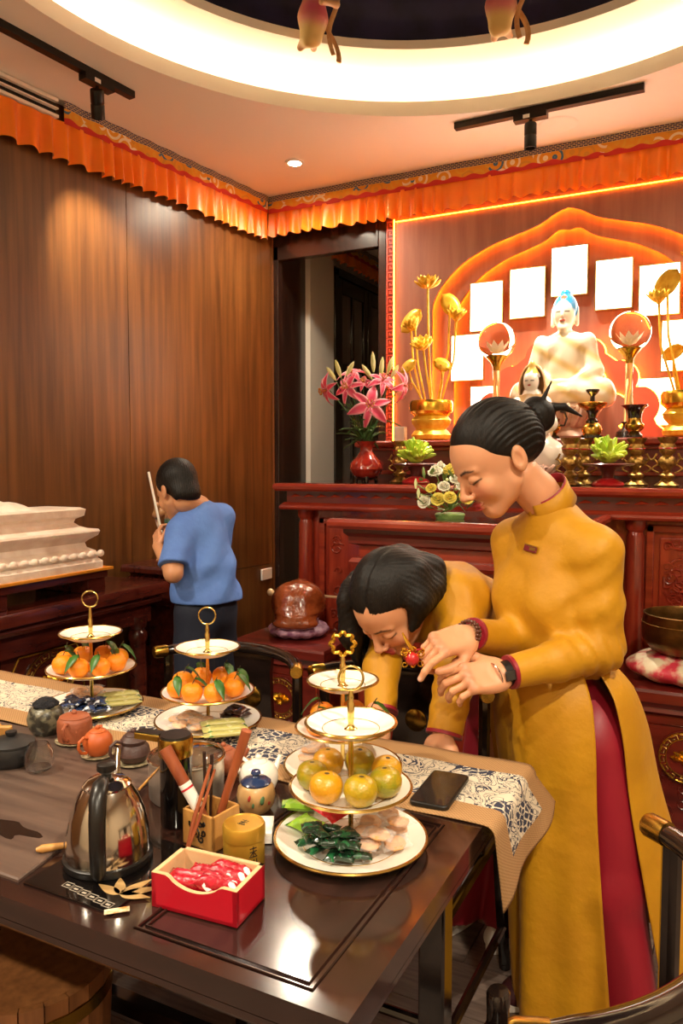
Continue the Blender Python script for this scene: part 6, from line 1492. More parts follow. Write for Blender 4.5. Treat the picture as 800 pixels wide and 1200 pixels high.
# ================================================================== flying figures in the dome
mat('apsara_gold', 'c8905a', .45, col2='d8b07a', scale=30)
def apsara(label, px, py, roll):
    c = onz(px, py, 3.30); t = thing('flying_figure', label, 'statue', tuple(c))
    rad = np.array((c[0] - CC[0], c[1] - CC[1], 0)); rad /= np.linalg.norm(rad); tg_ = np.array((-rad[1], rad[0], 0)) ; R_ = np.stack([tg_, (0, 0, 1.), rad], 1) @ rotm('Z', roll)
    f = U(chain([(0, .0, 0), (0, -.07, .02), (.0, -.13, .04)], [.045, .06, .045], .02), (ell((0, .09, .0), (.026, .032, .03)), .012), (cap((0, .03, 0), (0, .07, 0), .016), .01),
          (chain([(.045, .02, 0), (.10, -.02, -.03), (.17, .0, -.04), (.185, .01, -.04)], [.016, .014, .01, .012], .008), .01), (chain([(-.045, .02, 0), (-.08, -.03, -.04), (-.01, -.05, -.07)], [.016, .014, .011], .008), .01),
          (chain([(.0, -.12, .04), (.03, -.15, .10)], [.035, .014], .01), .02), (chain([(.0, -.12, .04), (-.03, -.14, .11)], [.035, .014], .01), .02), (ell((0, .115, .01), (.018, .02, .018)), .008))
    V, Q = sdf_mesh(lambda p: f(p) + .002 * np.sin(70 * p[:, 0] + 25 * p[:, 1]), (-.14, -.28, -.12), (.22, .15, .12), .006)
    C_ = col_by(V, [(ell((0, -.06, 0), (.06, .06, .06)), 'c8556a', .03), (ell((0, -.13, .03), (.06, .06, .06)), 'd3b56a', .03)], 'd2a070')
    mesh_obj('figure_body', V @ R_.T + c, Q, 'sdf_paint', t, C_)
    s2 = MB().at(c, R_); s2.tube([(.12 * sin(3.6 * u - 1.8), -.22 + .42 * u, .03 + .02 * sin(6 * u)) for u in np.linspace(0, 1, 20)], .011, 6, flat=.35); s2.build('ribbon', 'apsara_gold', t)
    s2 = MB().at(c, R_); s2.tube([(-.09 + .02 * sin(7 * u), -.2 + .36 * u, .02) for u in np.linspace(0, 1, 16)], .010, 6, flat=.35); s2.build('ribbon', 'apsara_gold', t)
    return t
apsara('carved flying figure with outstretched arm hanging in the dark blue ceiling dome', 368, -2, .0)
apsara('carved flying figure with pink bodice hanging in the blue dome above the track light', 588, -18, .1)
# ================================================================== people
mat('skin', 'ffffff', .48, attr='col', sss=.18, sub_r=(.010, .004, .002))
mat('hair', '0a0807', .5, col2='17100c', scale=60, stretch=(3, 3, .4), bump=.2, bscale=150, bstretch=(3, 3, .3), spec=.28)
mat('yellow_silk', 'c28a03', .6, col2='b87f02', scale=7, sheen=.05, bump=.5, bscale=16)
mat('red_silk', '8f0a22', .5, sheen=.2)
mat('blue_cotton', '5f86cf', .8, col2='5679c2', scale=9, bump=.5, bscale=17)
mat('navy_cotton', '141a2c', .8)
mat('shoe_white', 'e4ddd4', .5); mat('shoe_maroon', '4a1a1e', .7)
SK, SKD = 'd69870', 'c07a58'
def head_fn():
    it = [ell((0, .012, .036), (.072, .092, .086)), (ell((0, -.028, -.026), (.056, .064, .074)), .03), (ell((0, -.040, .035), (.058, .050, .052)), .03), (ell((0, -.064, -.088), (.022, .020, .016)), .022)]
    for s in (-1, 1):
        it += [(cap((s * .046, -.012, -.046), (s * .014, -.062, -.086), .016, .012), .025), (ell((s * .036, -.064, -.028), (.024, .021, .024)), .02)]
    for s in (-1, 1): it += [(ell((s * .031, -.1015, .004), (.020, .014, .011)), -.012)]
    for s in (-1, 1):
        it += [(ell((s * .031, -.0775, .001), (.0155, .0150, .0125)), .003), (cap((s * .014, -.0885, .0215), (s * .046, -.075, .020), .005, .004), .012)]
        it += [(ell((s * .0755, .014, -.004), (.0075, .017, .029), rotm('X', -.2)), .006), (ell((s * .082, .008, -.002), (.005, .009, .016)), -.004)]
    it += [(cap((0, -.088, .014), (0, -.1085, -.028), .0065, .0095), .010), (ell((0, -.1095, -.031), (.0105, .009, .008)), .006)]
    for s in (-1, 1): it += [(ell((s * .0115, -.0985, -.035), (.0075, .0095, .0065)), .005)]
    for s in (-1, 1): it += [(ell((s * .0075, -.106, -.0415), (.0032, .0045, .004)), -.002)]
    it += [(ell((0, -.0915, -.0585), (.0225, .0092, .0050)), .004), (ell((0, -.0895, -.0675), (.0185, .0100, .0056)), .003), (ell((0, -.0985, -.063), (.019, .0045, .0009)), -.002)]
    return U(*it)
HEADF = head_fn()
def xz(pts, rs):                                             # paint line on the face, seen from the front
    f = chain([(a, 0, b) for a, b in pts], rs, .001)
    return lambda p: np.where(p[:, 1] < -.055, f(p * np.array((1, 0, 1), np.float32)), 1.)
def face_rules(lip='b5303a'):
    R_ = [(ell((s * .036, -.08, -.030), (.022, .025, .018)), 'd98b68', .02) for s in (-1, 1)]
    R_ += [(ell((0, -.098, -.0580), (.0235, .016, .0058)), lip, .003), (ell((0, -.097, -.0675), (.0195, .016, .0062)), lip, .003)]
    for s in (-1, 1):
        R_ += [(xz([(s * .012, .0195), (s * .030, .0245), (s * .049, .0205)], [.0026, .0030, .0014]), '33211a', .0025), (xz([(s * .016, -.004), (s * .031, -.0075), (s * .049, -.002)], [.0012, .0022, .0018]), '140c0a', .002)]
    return R_
def hand_fn(curl, thumb=((.018, .030, -.006), (.045, .055, -.012), (.068, .062, -.020), (.088, .060, -.028)), spread=1.0, pinch=None):
    """right hand, fingers along +x, back up, thumb +y; curl: 4 x (mcp, pip, dip) radians"""
    it = [rbox((.046, .0, 0), (.047, .037, .0125), .0115), (ell((.028, .024, -.006), (.032, .020, .016)), .012), (ell((.035, -.024, -.005), (.036, .016, .014)), .01), (cap((-.022, 0, .0), (.004, 0, 0), .0235, .0235), .02)]
    nails = []
    for i, (by, bx, ls) in enumerate(((.0285, .088, (.040, .025, .020)), (.0095, .092, (.045, .028, .021)), (-.0095, .088, (.041, .026, .020)), (-.027, .080, (.032, .020, .018)))):
        p = np.array((bx, by, .001)); a = 0.; pts = [p.copy()]; yaw = (.10, .02, -.05, -.14)[i] * spread
        for c_, l_ in zip(curl[i], ls):
            a += c_; p = p + l_ * np.array((cos(a) * cos(yaw), cos(a) * sin(yaw), -sin(a))); pts.append(p.copy())
        r0 = (.0088, .0090, .0086, .0076)[i]
        it.append((chain(pts, [r0, r0 * .95, r0 * .9, r0 * .78], .003), .004)); it.append((ell(pts[0] + (0, 0, .003), (.010, .009, .009)), .008))
        nrm = np.array((sin(a) * cos(yaw), 0, cos(a))); nails.append(pts[-1] + nrm * r0 * .6)
    th = [np.array(q) for q in thumb]; it.append((chain(th, [.015, .0115, .0105, .0085], .004), .008))
    return U(*it), nails
def hand_mesh(curl, R, pos, left=False, scale=1.0, **kw):
    f, nails = hand_fn(curl, **kw)
    V, Q = sdf_mesh(f, (-.10, -.075, -.12), (.20, .11, .05), .0028)
    C_ = col_by(V, [(ell(n_, (.007, .006, .006)), 'e8b49a', .003) for n_ in nails] + [(ell((.09, .0, .012), (.012, .04, .008)), 'c98a68', .01)], SK)
    V = V * scale
    if left: V = V * np.array((1, -1, 1)); Q = Q[:, ::-1]
    return V @ np.array(R).T + pos, Q, C_
def heading(yaw_cam, side=-1):                               # facing image-left turned yaw_cam radians towards the camera
    return side * RT * cos(yaw_cam) - GF * sin(yaw_cam)
def basis(f, pitch=0., roll=0.):
    z = np.array((0, 0, 1.)); f = f / np.linalg.norm(f); l = np.cross(z, f)
    R0 = np.stack([l, -f, z], 1)
    return R0 @ rotm('X', pitch) @ rotm('Y', roll)
def bbox(pts, pad): P = np.array(pts); return P.min(0) - pad, P.max(0) + pad
def vfold(p, k, n, amp, ph=0.):                              # running drapery ripples across direction k
    k = np.array(k, np.float32); q = p @ k; return amp * np.sin(n * q + ph + 1.7 * np.sin(9 * p[:, 2] + ph) + 1.1 * np.sin(7 * p[:, 0] - 5 * p[:, 1]))
def flat(f, b, d):                                           # cut a sleeve square at its end
    b = np.array(b, np.float32); d = np.array(d, np.float32); d /= np.linalg.norm(d)
    return lambda p: np.maximum(f(p), (p - b) @ d)
def sneaker(par, toe, heel, m_, laces=True, nm='shoe'):
    toe = np.array(toe, float); heel = np.array(heel, float); d = toe - heel; L_ = np.linalg.norm(d); d /= L_; s_ = np.cross((0, 0, 1), d); R_ = np.stack([d, s_, (0, 0, 1)], 1)
    f = U(ell((L_ * .78, 0, .032), (.062, .042, .030)), (ell((L_ * .45, 0, .04), (.085, .036, .036)), .03), (cap((.045, 0, .05), (.05, 0, .085), .038, .036), .03), (rbox((L_ / 2, 0, .004), (L_ / 2 + .01, .036, .004), .003), -.0001)) if False else \
        U(ell((L_ * .78, 0, .034), (.062, .042, .034)), (ell((L_ * .42, 0, .045), (.085, .036, .04)), .03), (cap((.045, 0, .05), (.05, 0, .09), .036, .034), .03))
    g = lambda p: np.maximum(f(p), .012 - p[:, 2])
    V, Q = sdf_mesh(g, (-.03, -.07, -.005), (L_ + .04, .07, .15), .005); o_ = mesh_obj(nm, V @ R_.T + heel, Q, m_, par)
    sol = MB().at(heel, R_); pts = [(L_ * .5 + (L_ * .5 + .012) * cos(a), (.038 + .005 * cos(a)) * sin(a)) for a in np.linspace(0, 2 * pi, 29)[:-1]]; sol.prism(pts, .024); sol.build('sole', 'shoe_white', o_, bev=.004)
    if laces:
        lc = MB().at(heel, R_)
        for k in range(4): x = L_ * (.48 + .07 * k); zt = .089 - .010 * k; lc.tube([(x - .008, -.026, zt - .016), (x, -.012, zt), (x + .003, .012, zt), (x - .008, .026, zt - .016)], .0035, 6, flat=.6)
        lc.tube([(L_ * .46, 0, .092), (L_ * .40, .03, .10), (L_ * .45, .045, .075)], .003, 5); lc.tube([(L_ * .46, 0, .092), (L_ * .42, -.03, .10), (L_ * .47, -.045, .07)], .003, 5); lc.build('lace', 'shoe_white', o_)
    return o_

# ------------------------------------------------------------------ standing woman
def woman_standing():
    D0 = 1.90
    fb = heading(radians(30)); RB = basis(fb); l = RB[:, 0]; z = np.array((0, 0, 1.))
    Sc = atd(648, 614, D0); Wc = atd(650, 748, D0 + .01); Hc = atd(669, 850, D0 + .03); Fc = np.array((*onz(690, 1180, 0)[:2], 0)); Fc = np.array((-.262, 1.93, 0.))
    t = thing('person', 'woman in long yellow tunic and crimson trousers standing bowed with hands held forward', 'person', tuple(Fc))
    # ---- head
    hp = atd(583, 539, D0 - .04); RH = basis(heading(radians(14)), radians(32)); hs = 1.10
    V, Q = sdf_mesh(HEADF, (-.095, -.135, -.13), (.095, .12, .135), .003)
    C_ = col_by(V, face_rules('b0383c'), SK); Vh = V * hs @ RH.T + hp
    nb = Sc + np.array((0, 0, .04)); n0 = hp + RH @ np.array((0, .028, -.06)) * hs
    nk = U(chain([n0, (n0 + nb) / 2 - fb * -.0, nb + z * -.02, Sc - z * .10], [.050, .047, .052, .06], .02))
    V2, Q2 = sdf_mesh(nk, *bbox([n0, nb, Sc - z * .10], .08), .005)
    # ---- arms
    Ls = Sc + l * .138 - z * .055; Rs = Sc - l * .138 - z * .055
    Le = atd(704, 762, D0 - .11); Lw = atd(596, 788, D0 - .19); Re = atd(612, 752, D0 + .04); Rw = atd(553, 743, D0 - .13)
    bodyf = U(ell(Sc - z * .11, (.14, .09, .15), RB), (ell(Wc, (.11, .08, .12), RB), .05), (ell(Hc, (.145, .105, .13), RB), .06), (chain([Ls, Le, Lw], [.038, .034, .025], .02), .006), (chain([Rs, Re, Rw], [.038, .034, .025], .02), .006))
    legs = []
    for s in (-1, 1):
        k_ = Hc * .5 + Fc * .5 + l * s * .075; legs.append((chain([Hc + l * s * .075 - z * .05, k_, Fc + l * s * .07 + z * .08], [.075, .052, .034], .02), .04))
    V3, Q3 = sdf_mesh(U(bodyf, *legs), *bbox([Sc + l * .25, Sc - l * .25, Fc, Le, Lw, Rw, Re], .15), .012)
    # ---- hands
    fx = atd(540, 797, D0 - .22) - Lw; fx /= np.linalg.norm(fx); zz = -FW * .75 + UP * .62; zz -= fx * (zz @ fx); zz /= np.linalg.norm(zz); yy = np.cross(zz, fx)
    Vl, Ql, Cl = hand_mesh([(.55, .75, .4), (.6, .8, .4), (.65, .8, .45), (.65, .8, .45)], np.stack([fx, yy, zz], 1), Lw + fx * .012, left=True)
    fx = atd(512, 757, D0 - .18) - Rw; fx /= np.linalg.norm(fx); zz = -FW * .55 + UP * .8; zz -= fx * (zz @ fx); zz /= np.linalg.norm(zz); yy = np.cross(zz, fx)
    Vr, Qr, Cr = hand_mesh([(.25, .55, .3), (.75, 1.25, .6), (.85, 1.3, .6), (.9, 1.3, .6)], np.stack([fx, yy, zz], 1), Rw + fx * .012, thumb=((.018, .03, -.006), (.05, .05, -.022), (.082, .047, -.032), (.108, .040, -.036)))
    VV, QQ = merge((Vh, Q), (V2, Q2), (V3, Q3), (Vl, Ql), (Vr, Qr))
    sk = lambda n_: np.tile(np.array(lin(SK)), (n_, 1))
    mesh_obj('body', VV, QQ, 'skin', t, np.concatenate([C_, sk(len(V2)), sk(len(V3)), Cl, Cr]))
    # ---- hair
    hair = U(ell((0, .016, .044), (.0785, .1005, .0885)), (ell((0, .075, .02), (.06, .045, .06)), .03))
    cut = lambda p: -(p[:, 2] - .042 + .72 * (p[:, 1] + .076) - .25 * np.abs(p[:, 0]) * (p[:, 1] < 0))
    ridge = lambda p: .0011 * np.clip((-cut(p) - .014) / .03, 0, 1) * np.clip((p[:, 1] + .045) / .05, 0, 1) * np.sin(85 * np.arctan2(p[:, 0], p[:, 2] + .06) + 50 * p[:, 1] + 2 * np.sin(60 * p[:, 2]))
    hf = U(lambda p: -smin(-(hair(p) + ridge(p)), -cut(p), .012), (ell((0, .135, .035), (.040, .034, .042)), .012), (chain([(0, .15, .045), (.015, .19, .02), (.02, .215, -.02)], [.012, .008, .002], .004), .006), (cap((.02, .15, .06), (.03, .19, .09), .006, .001), .004))
    V, Q = sdf_mesh(hf, (-.11, -.11, -.12), (.11, .24, .16), .003); mesh_obj('hair', V * hs @ RH.T + hp, Q, 'hair', t)
    # ---- tunic
    col_top = Sc + z * .055 + fb * .018
    parts = [ell(Sc - z * .15, (.148, .102, .165), RB), (chain([Ls, Sc + z * .005, Rs], [.05, .06, .05], .03), .05), (ell(Sc - z * .19 + fb * .066 + l * .06, (.060, .050, .062), RB), .05), (ell(Sc - z * .19 + fb * .066 - l * .06, (.060, .050, .062), RB), .05),
             (ell(Wc, (.122, .09, .14), RB), .07), (ell(Hc + z * .02, (.150, .11, .15), RB), .08)]
    sl = [(flat(chain([Ls, Ls * .45 + Le * .55, Le, Le * .5 + Lw * .5, Lw], [.056, .053, .049, .044, .037], .02), Lw, Lw - Le), .035), (flat(chain([Rs, Re, Rw], [.055, .049, .037], .02), Rw, Rw - Re), .035)]
    torso = U(*parts, *sl)
    eld = (Le - Lw) / np.linalg.norm(Le - Lw)
    def wr(p):
        ne = np.exp(-((p - Le.astype(np.float32)) ** 2).sum(1) / .010); nw = np.exp(-((p - Wc.astype(np.float32)) ** 2).sum(1) / .03); na = np.exp(-((p - (Ls - z * .07 + fb * .05).astype(np.float32)) ** 2).sum(1) / .012)
        return .0038 * ne * np.sin(170 * (p @ eld.astype(np.float32)) + 40 * p[:, 2]) + .0022 * nw * np.sin(60 * p[:, 2] + 40 * (p @ l.astype(np.float32))) + .0022 * na * np.sin(90 * (p[:, 2] + p @ fb.astype(np.float32)) )
    V, Q = sdf_mesh(lambda p: np.maximum(torso(p) + wr(p), (Wc[2] - .075) - p[:, 2]), *bbox([Sc + l * .25, Sc - l * .25, Hc - z * .1, Le, Lw, Rw, Re], .17), .0065)
    tu = [(V, Q)]
    # collar band and red inner collar
    def ring_band(c0, c1, r0, r1, gap=.25, n=40):
        out = []
        ax = (c1 - c0) / np.linalg.norm(c1 - c0); a1_ = fb - ax * (fb @ ax); a1_ /= np.linalg.norm(a1_); a2_ = np.cross(ax, a1_)
        return [[c + r * (a1_ * cos(a) + a2_ * .92 * sin(a)) - ax * .012 * (cos(a) if r < 9 else 0) for c, r in ((c0, r0), (c1 * .5 + c0 * .5, (r0 + r1) / 2 - .002), (c1, r1))] for a in np.linspace(gap, 2 * pi - gap, n)]
    c0 = Sc + z * .038 + fb * .006; c1 = c0 + z * .046 + fb * .024
    mb = MB(); mb.rings(ring_band(c0, c1, .066, .0575, .12), False); co = mb.build('collar', 'yellow_silk', t, solid=.004)
    mb = MB(); mb.rings(ring_band(c0 + z * .008, c1 + z * .005, .0610, .0545, .10), False); mb.build('collar_lining', 'red_silk', t, solid=.003)
    # hanging panels
    hem = Fc + z * .045
    def panel(th0, th1, zb, fl_front, fl_side, off, nu=56, nvv=40, amp=.010, ph=0.):
        rows = []
        zt = Wc[2] + .0; cx0 = Wc
        for j in range(nvv):
            v = j / (nvv - 1); zz_ = zt + (zb - zt) * v; cc = cx0 * (1 - v) + np.array((*(Fc[:2] + off[:2]), 0)) * v; cc[2] = zz_; rw = []
            for i in range(nu):
                th_ = th0 + (th1 - th0) * i / (nu - 1); s_1 = min(1, v / .14); s_1 = s_1 * s_1 * (3 - 2 * s_1); a = .108 + .052 * s_1 + (fl_side - .160) * min(1, v * 1.2); b = .078 + .040 * s_1 + (fl_front - .118) * min(1, v * 1.1)
                q = 1 + 0 * v
                hipb = .016 * math.exp(-((v - .22) / .14) ** 2)
                rip = amp * v ** .8 * (sin(5.0 * th_ + ph + 1.5 * v) + .5 * sin(9 * th_ + 2 * ph + 2 * v))
                rw.append(cc + fb * ((b + hipb + rip) * cos(th_)) + l * ((a + hipb + rip) * sin(th_)) + z * (.02 * v * sin(3 * th_ + ph)))
            rows.append(rw)
        V_ = np.array(rows).reshape(-1, 3); idx = np.arange(nu * nvv).reshape(nvv, nu)
        return V_, np.stack([idx[:-1, :-1], idx[:-1, 1:], idx[1:, 1:], idx[1:, :-1]], -1).reshape(-1, 4)
    V, Q = merge(*tu); tun = mesh_obj('tunic', V, Q, 'yellow_silk', t)
    V, Q = panel(radians(-88), radians(67), .045, .150, .166, fb * .045 - l * .02, amp=.017); o_ = mesh_obj('front_panel', V, Q, 'yellow_silk', tun); o_.modifiers.new('s', 'SOLIDIFY').thickness = .003
    V, Q = panel(radians(84), radians(268), .13, .25, .17, -fb * .05 + l * .02, amp=.012, ph=2.); o_ = mesh_obj('back_panel', V, Q, 'yellow_silk', tun); o_.modifiers.new('s', 'SOLIDIFY').thickness = .003
    # cuffs
    for a, b, nm in ((Lw, Le, 'cuff'), (Rw, Re, 'cuff')):
        d = (b - a) / np.linalg.norm(b - a); MB().tube([a - d * .001, a + d * .007], [.0380, .0386], 28).build(nm, 'red_silk', tun)
    # trousers
    tr_ = []
    for s in (-1, 1):
        h0 = Hc + l * s * .082 - z * .02; f0 = Fc + l * s * .078 + z * .05; tr_.append(chain([h0, (h0 + f0) / 2, f0], [.092, .082, .088], .03))
    V, Q = sdf_mesh(lambda p: np.maximum(U(tr_[0], (tr_[1], .02), (ell(Hc, (.145, .105, .14), RB), .04), (ell(Wc - z * .03, (.115, .085, .10), RB), .05))(p) + vfold(p, l, 60, .003), .03 - p[:, 2]), *bbox([Hc + l * .2, Hc - l * .2, Fc + l * .2, Fc - l * .2, Wc + z * .03], .12), .009)
    mesh_obj('trousers', V, Q, 'red_silk', t)
    sh = np.array((*onz(598, 1180, 0)[:2], 0)); sneaker(t, sh + fb * .02, sh - fb * .23, 'shoe_maroon'); s2 = Fc + l * .07; sneaker(t, s2 + fb * .14, s2 - fb * .09, 'shoe_maroon')
    # name badge, wrist things
    bp_ = atd(622, 643, 1.0); q_ = None
    bd = Sc - z * .02
    dirr = ray(622, 643); dirr = dirr / np.linalg.norm(dirr); s_ = 1.2
    for _ in range(60): s_ += float(torso((CAM + dirr * s_).astype(np.float32)[None])[0]) * .9
    bc_ = CAM + dirr * (s_ - .003); nx = np.array([float(torso((bc_ + e * .004).astype(np.float32)[None])[0] - torso((bc_ - e * .004).astype(np.float32)[None])[0]) for e in np.eye(3)]); nx /= np.linalg.norm(nx)
    q1, q2, q3 = frame(nx); RBd = np.stack([q1, q2, q3], 1); mat('badge_red', '6e1a22', .35, coat=.4)
    bg = MB().at(bc_, RBd @ rotm('Z', -.12)).box((-.020, -.008, 0), (.020, .008, .004)).build('name_badge', 'badge_red', t, smooth=False, bev=.001)
    MB().at(bc_, RBd @ rotm('Z', -.12)).box((-.0205, .0055, .0005), (.0205, .0085, .0045)).box((-.002, -.004, .004), (.017, .004, .0044)).build('badge_trim', 'gold_pale', bg, smooth=False)
    d = (Lw - Le) / np.linalg.norm(Lw - Le); q1, q2, q3 = frame(d); RW_ = np.stack([q1, q2, q3], 1)
    wb_ = MB().at(Lw + d * .010, RW_).lathe([(.0275, -.009), (.0285, -.009), (.0285, .009), (.0275, .009)], 24, cap=(False, False)).build('watch_band', 'black_plastic', t)
    vv = -FW - d * (-FW @ d); vv /= np.linalg.norm(vv); MB().at(Lw + d * .010 + vv * .0275, np.stack([np.cross(d, vv), d, vv], 1)).box((-.011, -.016, 0), (.011, .016, .005)).build('watch_face', 'phone_glass', wb_, bev=.002)
    mat('silver', 'd8c0b0', .2, metal=1)
    MB().at(Lw + d * .034, RW_).tube([(.0275 * cos(a), .0275 * sin(a), .004 * sin(a)) for a in np.linspace(0, 2 * pi, 33)[:-1]], .002, 6, closed=True).build('bangle', 'silver', t)
    d = (Rw - Re) / np.linalg.norm(Rw - Re); q1, q2, q3 = frame(d); RW_ = np.stack([q1, q2, q3], 1); mat('bead_wood', '5a2f20', .35)
    for rr_, o_ in ((.0285, .012), (.028, .021)):
        bb = MB().at(Rw + d * o_, RW_)
        for k in range(20): a = 2 * pi * k / 20; bb.sph((rr_ * cos(a), rr_ * sin(a), 0), .0046, 8, 6)
        bb.build('bead_bracelet', 'bead_wood', t)['kind'] = 'stuff'
    return t
woman_standing()

# ------------------------------------------------------------------ bending woman
def woman_bending():
    z = np.array((0, 0, 1.)); fb = heading(radians(40))
    f1 = np.array((*onz(600, 1100, 0)[:2], 0)); f2 = np.array((*onz(530, 1085, 0)[:2], 0))
    t = thing('person', 'woman in yellow tunic with loose dark bob bending over the chair towards the table', 'person', tuple((f1 + f2) / 2))
    hp = atd(461, 708, 1.98); RH = basis(heading(radians(46)), radians(47), radians(0)); hs = 1.08
    V, Q = sdf_mesh(HEADF, (-.095, -.135, -.17), (.095, .12, .135), .003)
    C_ = col_by(V, face_rules('b8464a'), SK); Vh = V * hs @ RH.T + hp
    Ns = atd(513, 702, 2.08); Sh = atd(528, 710, 2.12); Hp = atd(612, 765, 2.33)
    Ls = atd(540, 703, 2.0); Le = ony(535, 783, 1.785); Lw = ony(520, 862, 1.705); Rs = atd(466, 714, 2.18); Re = ony(447, 782, 1.80); Rw = ony(446, 836, 1.722)
    n0 = hp + RH @ np.array((0, .03, -.06)) * hs
    V2, Q2 = sdf_mesh(chain([n0, (n0 + Ns) / 2, Sh], [.05, .048, .055], .02), *bbox([n0, Ns, Sh], .08), .006)
    bf = U(chain([Sh, (Sh + Hp) / 2, Hp], [.11, .10, .13], .05), (chain([Ls, Le, Lw], [.038, .034, .025], .02), .006), (chain([Rs, Re, Rw], [.038, .034, .025], .02), .006), (chain([Hp, (Hp + f1) / 2 + fb * .03, f1 + z * .08], [.08, .055, .035], .02), .04), (chain([Hp, (Hp + f2) / 2 + fb * .03, f2 + z * .08], [.08, .055, .035], .02), .04))
    V3, Q3 = sdf_mesh(bf, *bbox([Sh, Hp, Ls, Rs, f1, f2, Lw, Rw], .17), .012)
    # both hands lean on the far edge of the tea table, fingers down behind it
    for side, W_ in ((True, Lw), (False, Rw)):
        fx = np.array((-.12 if side else .05, -.16, -.97)); fx /= np.linalg.norm(fx); zz = np.array((0, 1., 0)); zz -= fx * (zz @ fx); zz /= np.linalg.norm(zz)
        P_ = np.array((W_[0], 1.690, W_[2] - .008)); hm_ = hand_mesh([(.10, .3, .2)] * 4, np.stack([fx, np.cross(zz, fx), zz], 1), P_, left=side)
        if side: Vl, Ql, Cl = hm_
        else: Vr, Qr, Cr = hm_
    VV, QQ = merge((Vh, Q), (V2, Q2), (V3, Q3), (Vl, Ql), (Vr, Qr)); sk = lambda n_: np.tile(np.array(lin(SK)), (n_, 1))
    mesh_obj('body', VV, QQ, 'skin', t, np.concatenate([C_, sk(len(V2)), sk(len(V3)), Cl, Cr]))
    # hair: cap in head space with centre parting, curtains that fall straight down
    def toW(p): return hp + RH @ np.array(p) * hs
    inv = (RH.T / hs).astype(np.float32); hp32 = hp.astype(np.float32)
    cp_ = ell((0, .016, .045), (.083, .102, .094))
    def hairf(p):
        q = (p - hp32) @ inv.T
        cut = -(q[:, 2] - .060 + .80 * (q[:, 1] + .070) - .55 * np.abs(q[:, 0]) * (q[:, 1] < .03) + .02)
        part = .005 * np.exp(-((q[:, 0] - .012) / .006) ** 2) * (q[:, 2] > .05)
        d = -smin(-(cp_(q) + part), -cut, .008)
        for g, k in cur: d = smin(d, g(p), k)
        ang = np.arctan2(q[:, 0], q[:, 1] + .02)
        return d + .0007 * np.sin(60 * ang + 14 * q[:, 2] * 6) 
    cur = []
    for pts in ([(412, 690, 2.02), (412, 740, 2.03), (424, 798, 2.03)], [(420, 680, 2.06), (424, 735, 2.07), (431, 785, 2.07)], [(408, 705, 1.99), (411, 745, 2.0), (418, 775, 2.0)]):
        cur.append((chain([atd(*q) for q in pts], [.030, .026, .004], .02), .03))
    for pts in ([(490, 665, 1.98), (500, 692, 1.95), (488, 732, 1.93)], [(505, 668, 2.0), (508, 690, 1.98), (497, 720, 1.96)], [(470, 655, 2.02), (495, 668, 2.05), (512, 690, 2.05)], [(482, 672, 1.93), (490, 705, 1.91), (482, 738, 1.915)]):
        cur.append((chain([atd(*q) for q in pts], [.040, .032, .006], .02), .03))
    V, Q = sdf_mesh(hairf, *bbox([toW((0, 0, .1)), atd(400, 640, 1.98), atd(525, 800, 2.1), atd(400, 800, 1.9)], .06), .0048); mesh_obj('hair', V, Q, 'hair', t)
    # tunic
    torso = U(chain([Sh, (Sh * .6 + Hp * .4), Hp], [.125, .118, .15], .06), (cap(Ls, Rs, .065), .07), (flat(chain([Ls, Le, Lw], [.062, .052, .042], .02), Lw, Lw - Le), .04), (flat(chain([Rs, Re, Rw], [.058, .046, .040], .02), Rw, Rw - Re), .04), (chain([Ns, Sh], [.062, .09], .02), .05))
    ed = ((Le - Ls) / np.linalg.norm(Le - Ls)).astype(np.float32)
    def wr(p):
        na = np.exp(-((p - (Ls * .8 + Sh * .2).astype(np.float32)) ** 2).sum(1) / .02); ne = np.exp(-((p - Le.astype(np.float32)) ** 2).sum(1) / .012)
        return .0045 * na * np.sin(75 * (p[:, 0] + .7 * p[:, 1]) + 25 * p[:, 2]) + .004 * ne * np.sin(130 * (p @ ed))
    V, Q = sdf_mesh(lambda p: torso(p) + wr(p), *bbox([Sh, Hp, Ls, Rs, Lw, Rw], .2), .0075); tun = mesh_obj('tunic', V, Q, 'yellow_silk', t)
    d = (Le - Lw) / np.linalg.norm(Le - Lw); MB().tube([Lw - d * .001, Lw + d * .007], [.0440, .0446], 28).build('cuff', 'red_silk', tun)
    d = (Re - Rw) / np.linalg.norm(Re - Rw); MB().tube([Rw - d * .001, Rw + d * .007], [.0430, .0436], 28).build('cuff', 'red_silk', tun)
    l = np.cross(z, fb)
    rows = []
    for j in range(26):
        v = j / 25; rw = []
        for i in range(40):
            th_ = radians(-100) + radians(205) * i / 39; c = (Hp + z * .02) * (1 - v) + np.array((Hp[0] + .03, Hp[1] - .0, .50)) * v
            r = .135 + .0 * v + .010 * v * sin(6 * th_ + 2 * v); rw.append(c + fb * r * cos(th_) * 1.05 + l * r * sin(th_) * 1.15)
        rows.append(rw)
    MB().rings(rows, False).build('front_panel', 'yellow_silk', tun, solid=.003)
    rows = []
    for j in range(26):
        v = j / 25; rw = []
        for i in range(40):
            th_ = radians(95) + radians(170) * i / 39; c = (Hp + z * .02) * (1 - v) + np.array((Hp[0] + .02, Hp[1] + .02, .35)) * v
            r = .14 + .03 * v + .012 * v * sin(6 * th_ + 2 * v + 1); rw.append(c + fb * r * cos(th_) * 1.0 + l * r * sin(th_) * 1.15)
        rows.append(rw)
    MB().rings(rows, False).build('back_panel', 'yellow_silk', tun, solid=.003)
    tr_ = U(chain([Hp + l * .05, (Hp + f1) / 2, f1 + z * .07], [.10, .085, .085], .03), (chain([Hp - l * .05, (Hp + f2) / 2, f2 + z * .07], [.10, .085, .085], .03), .02))
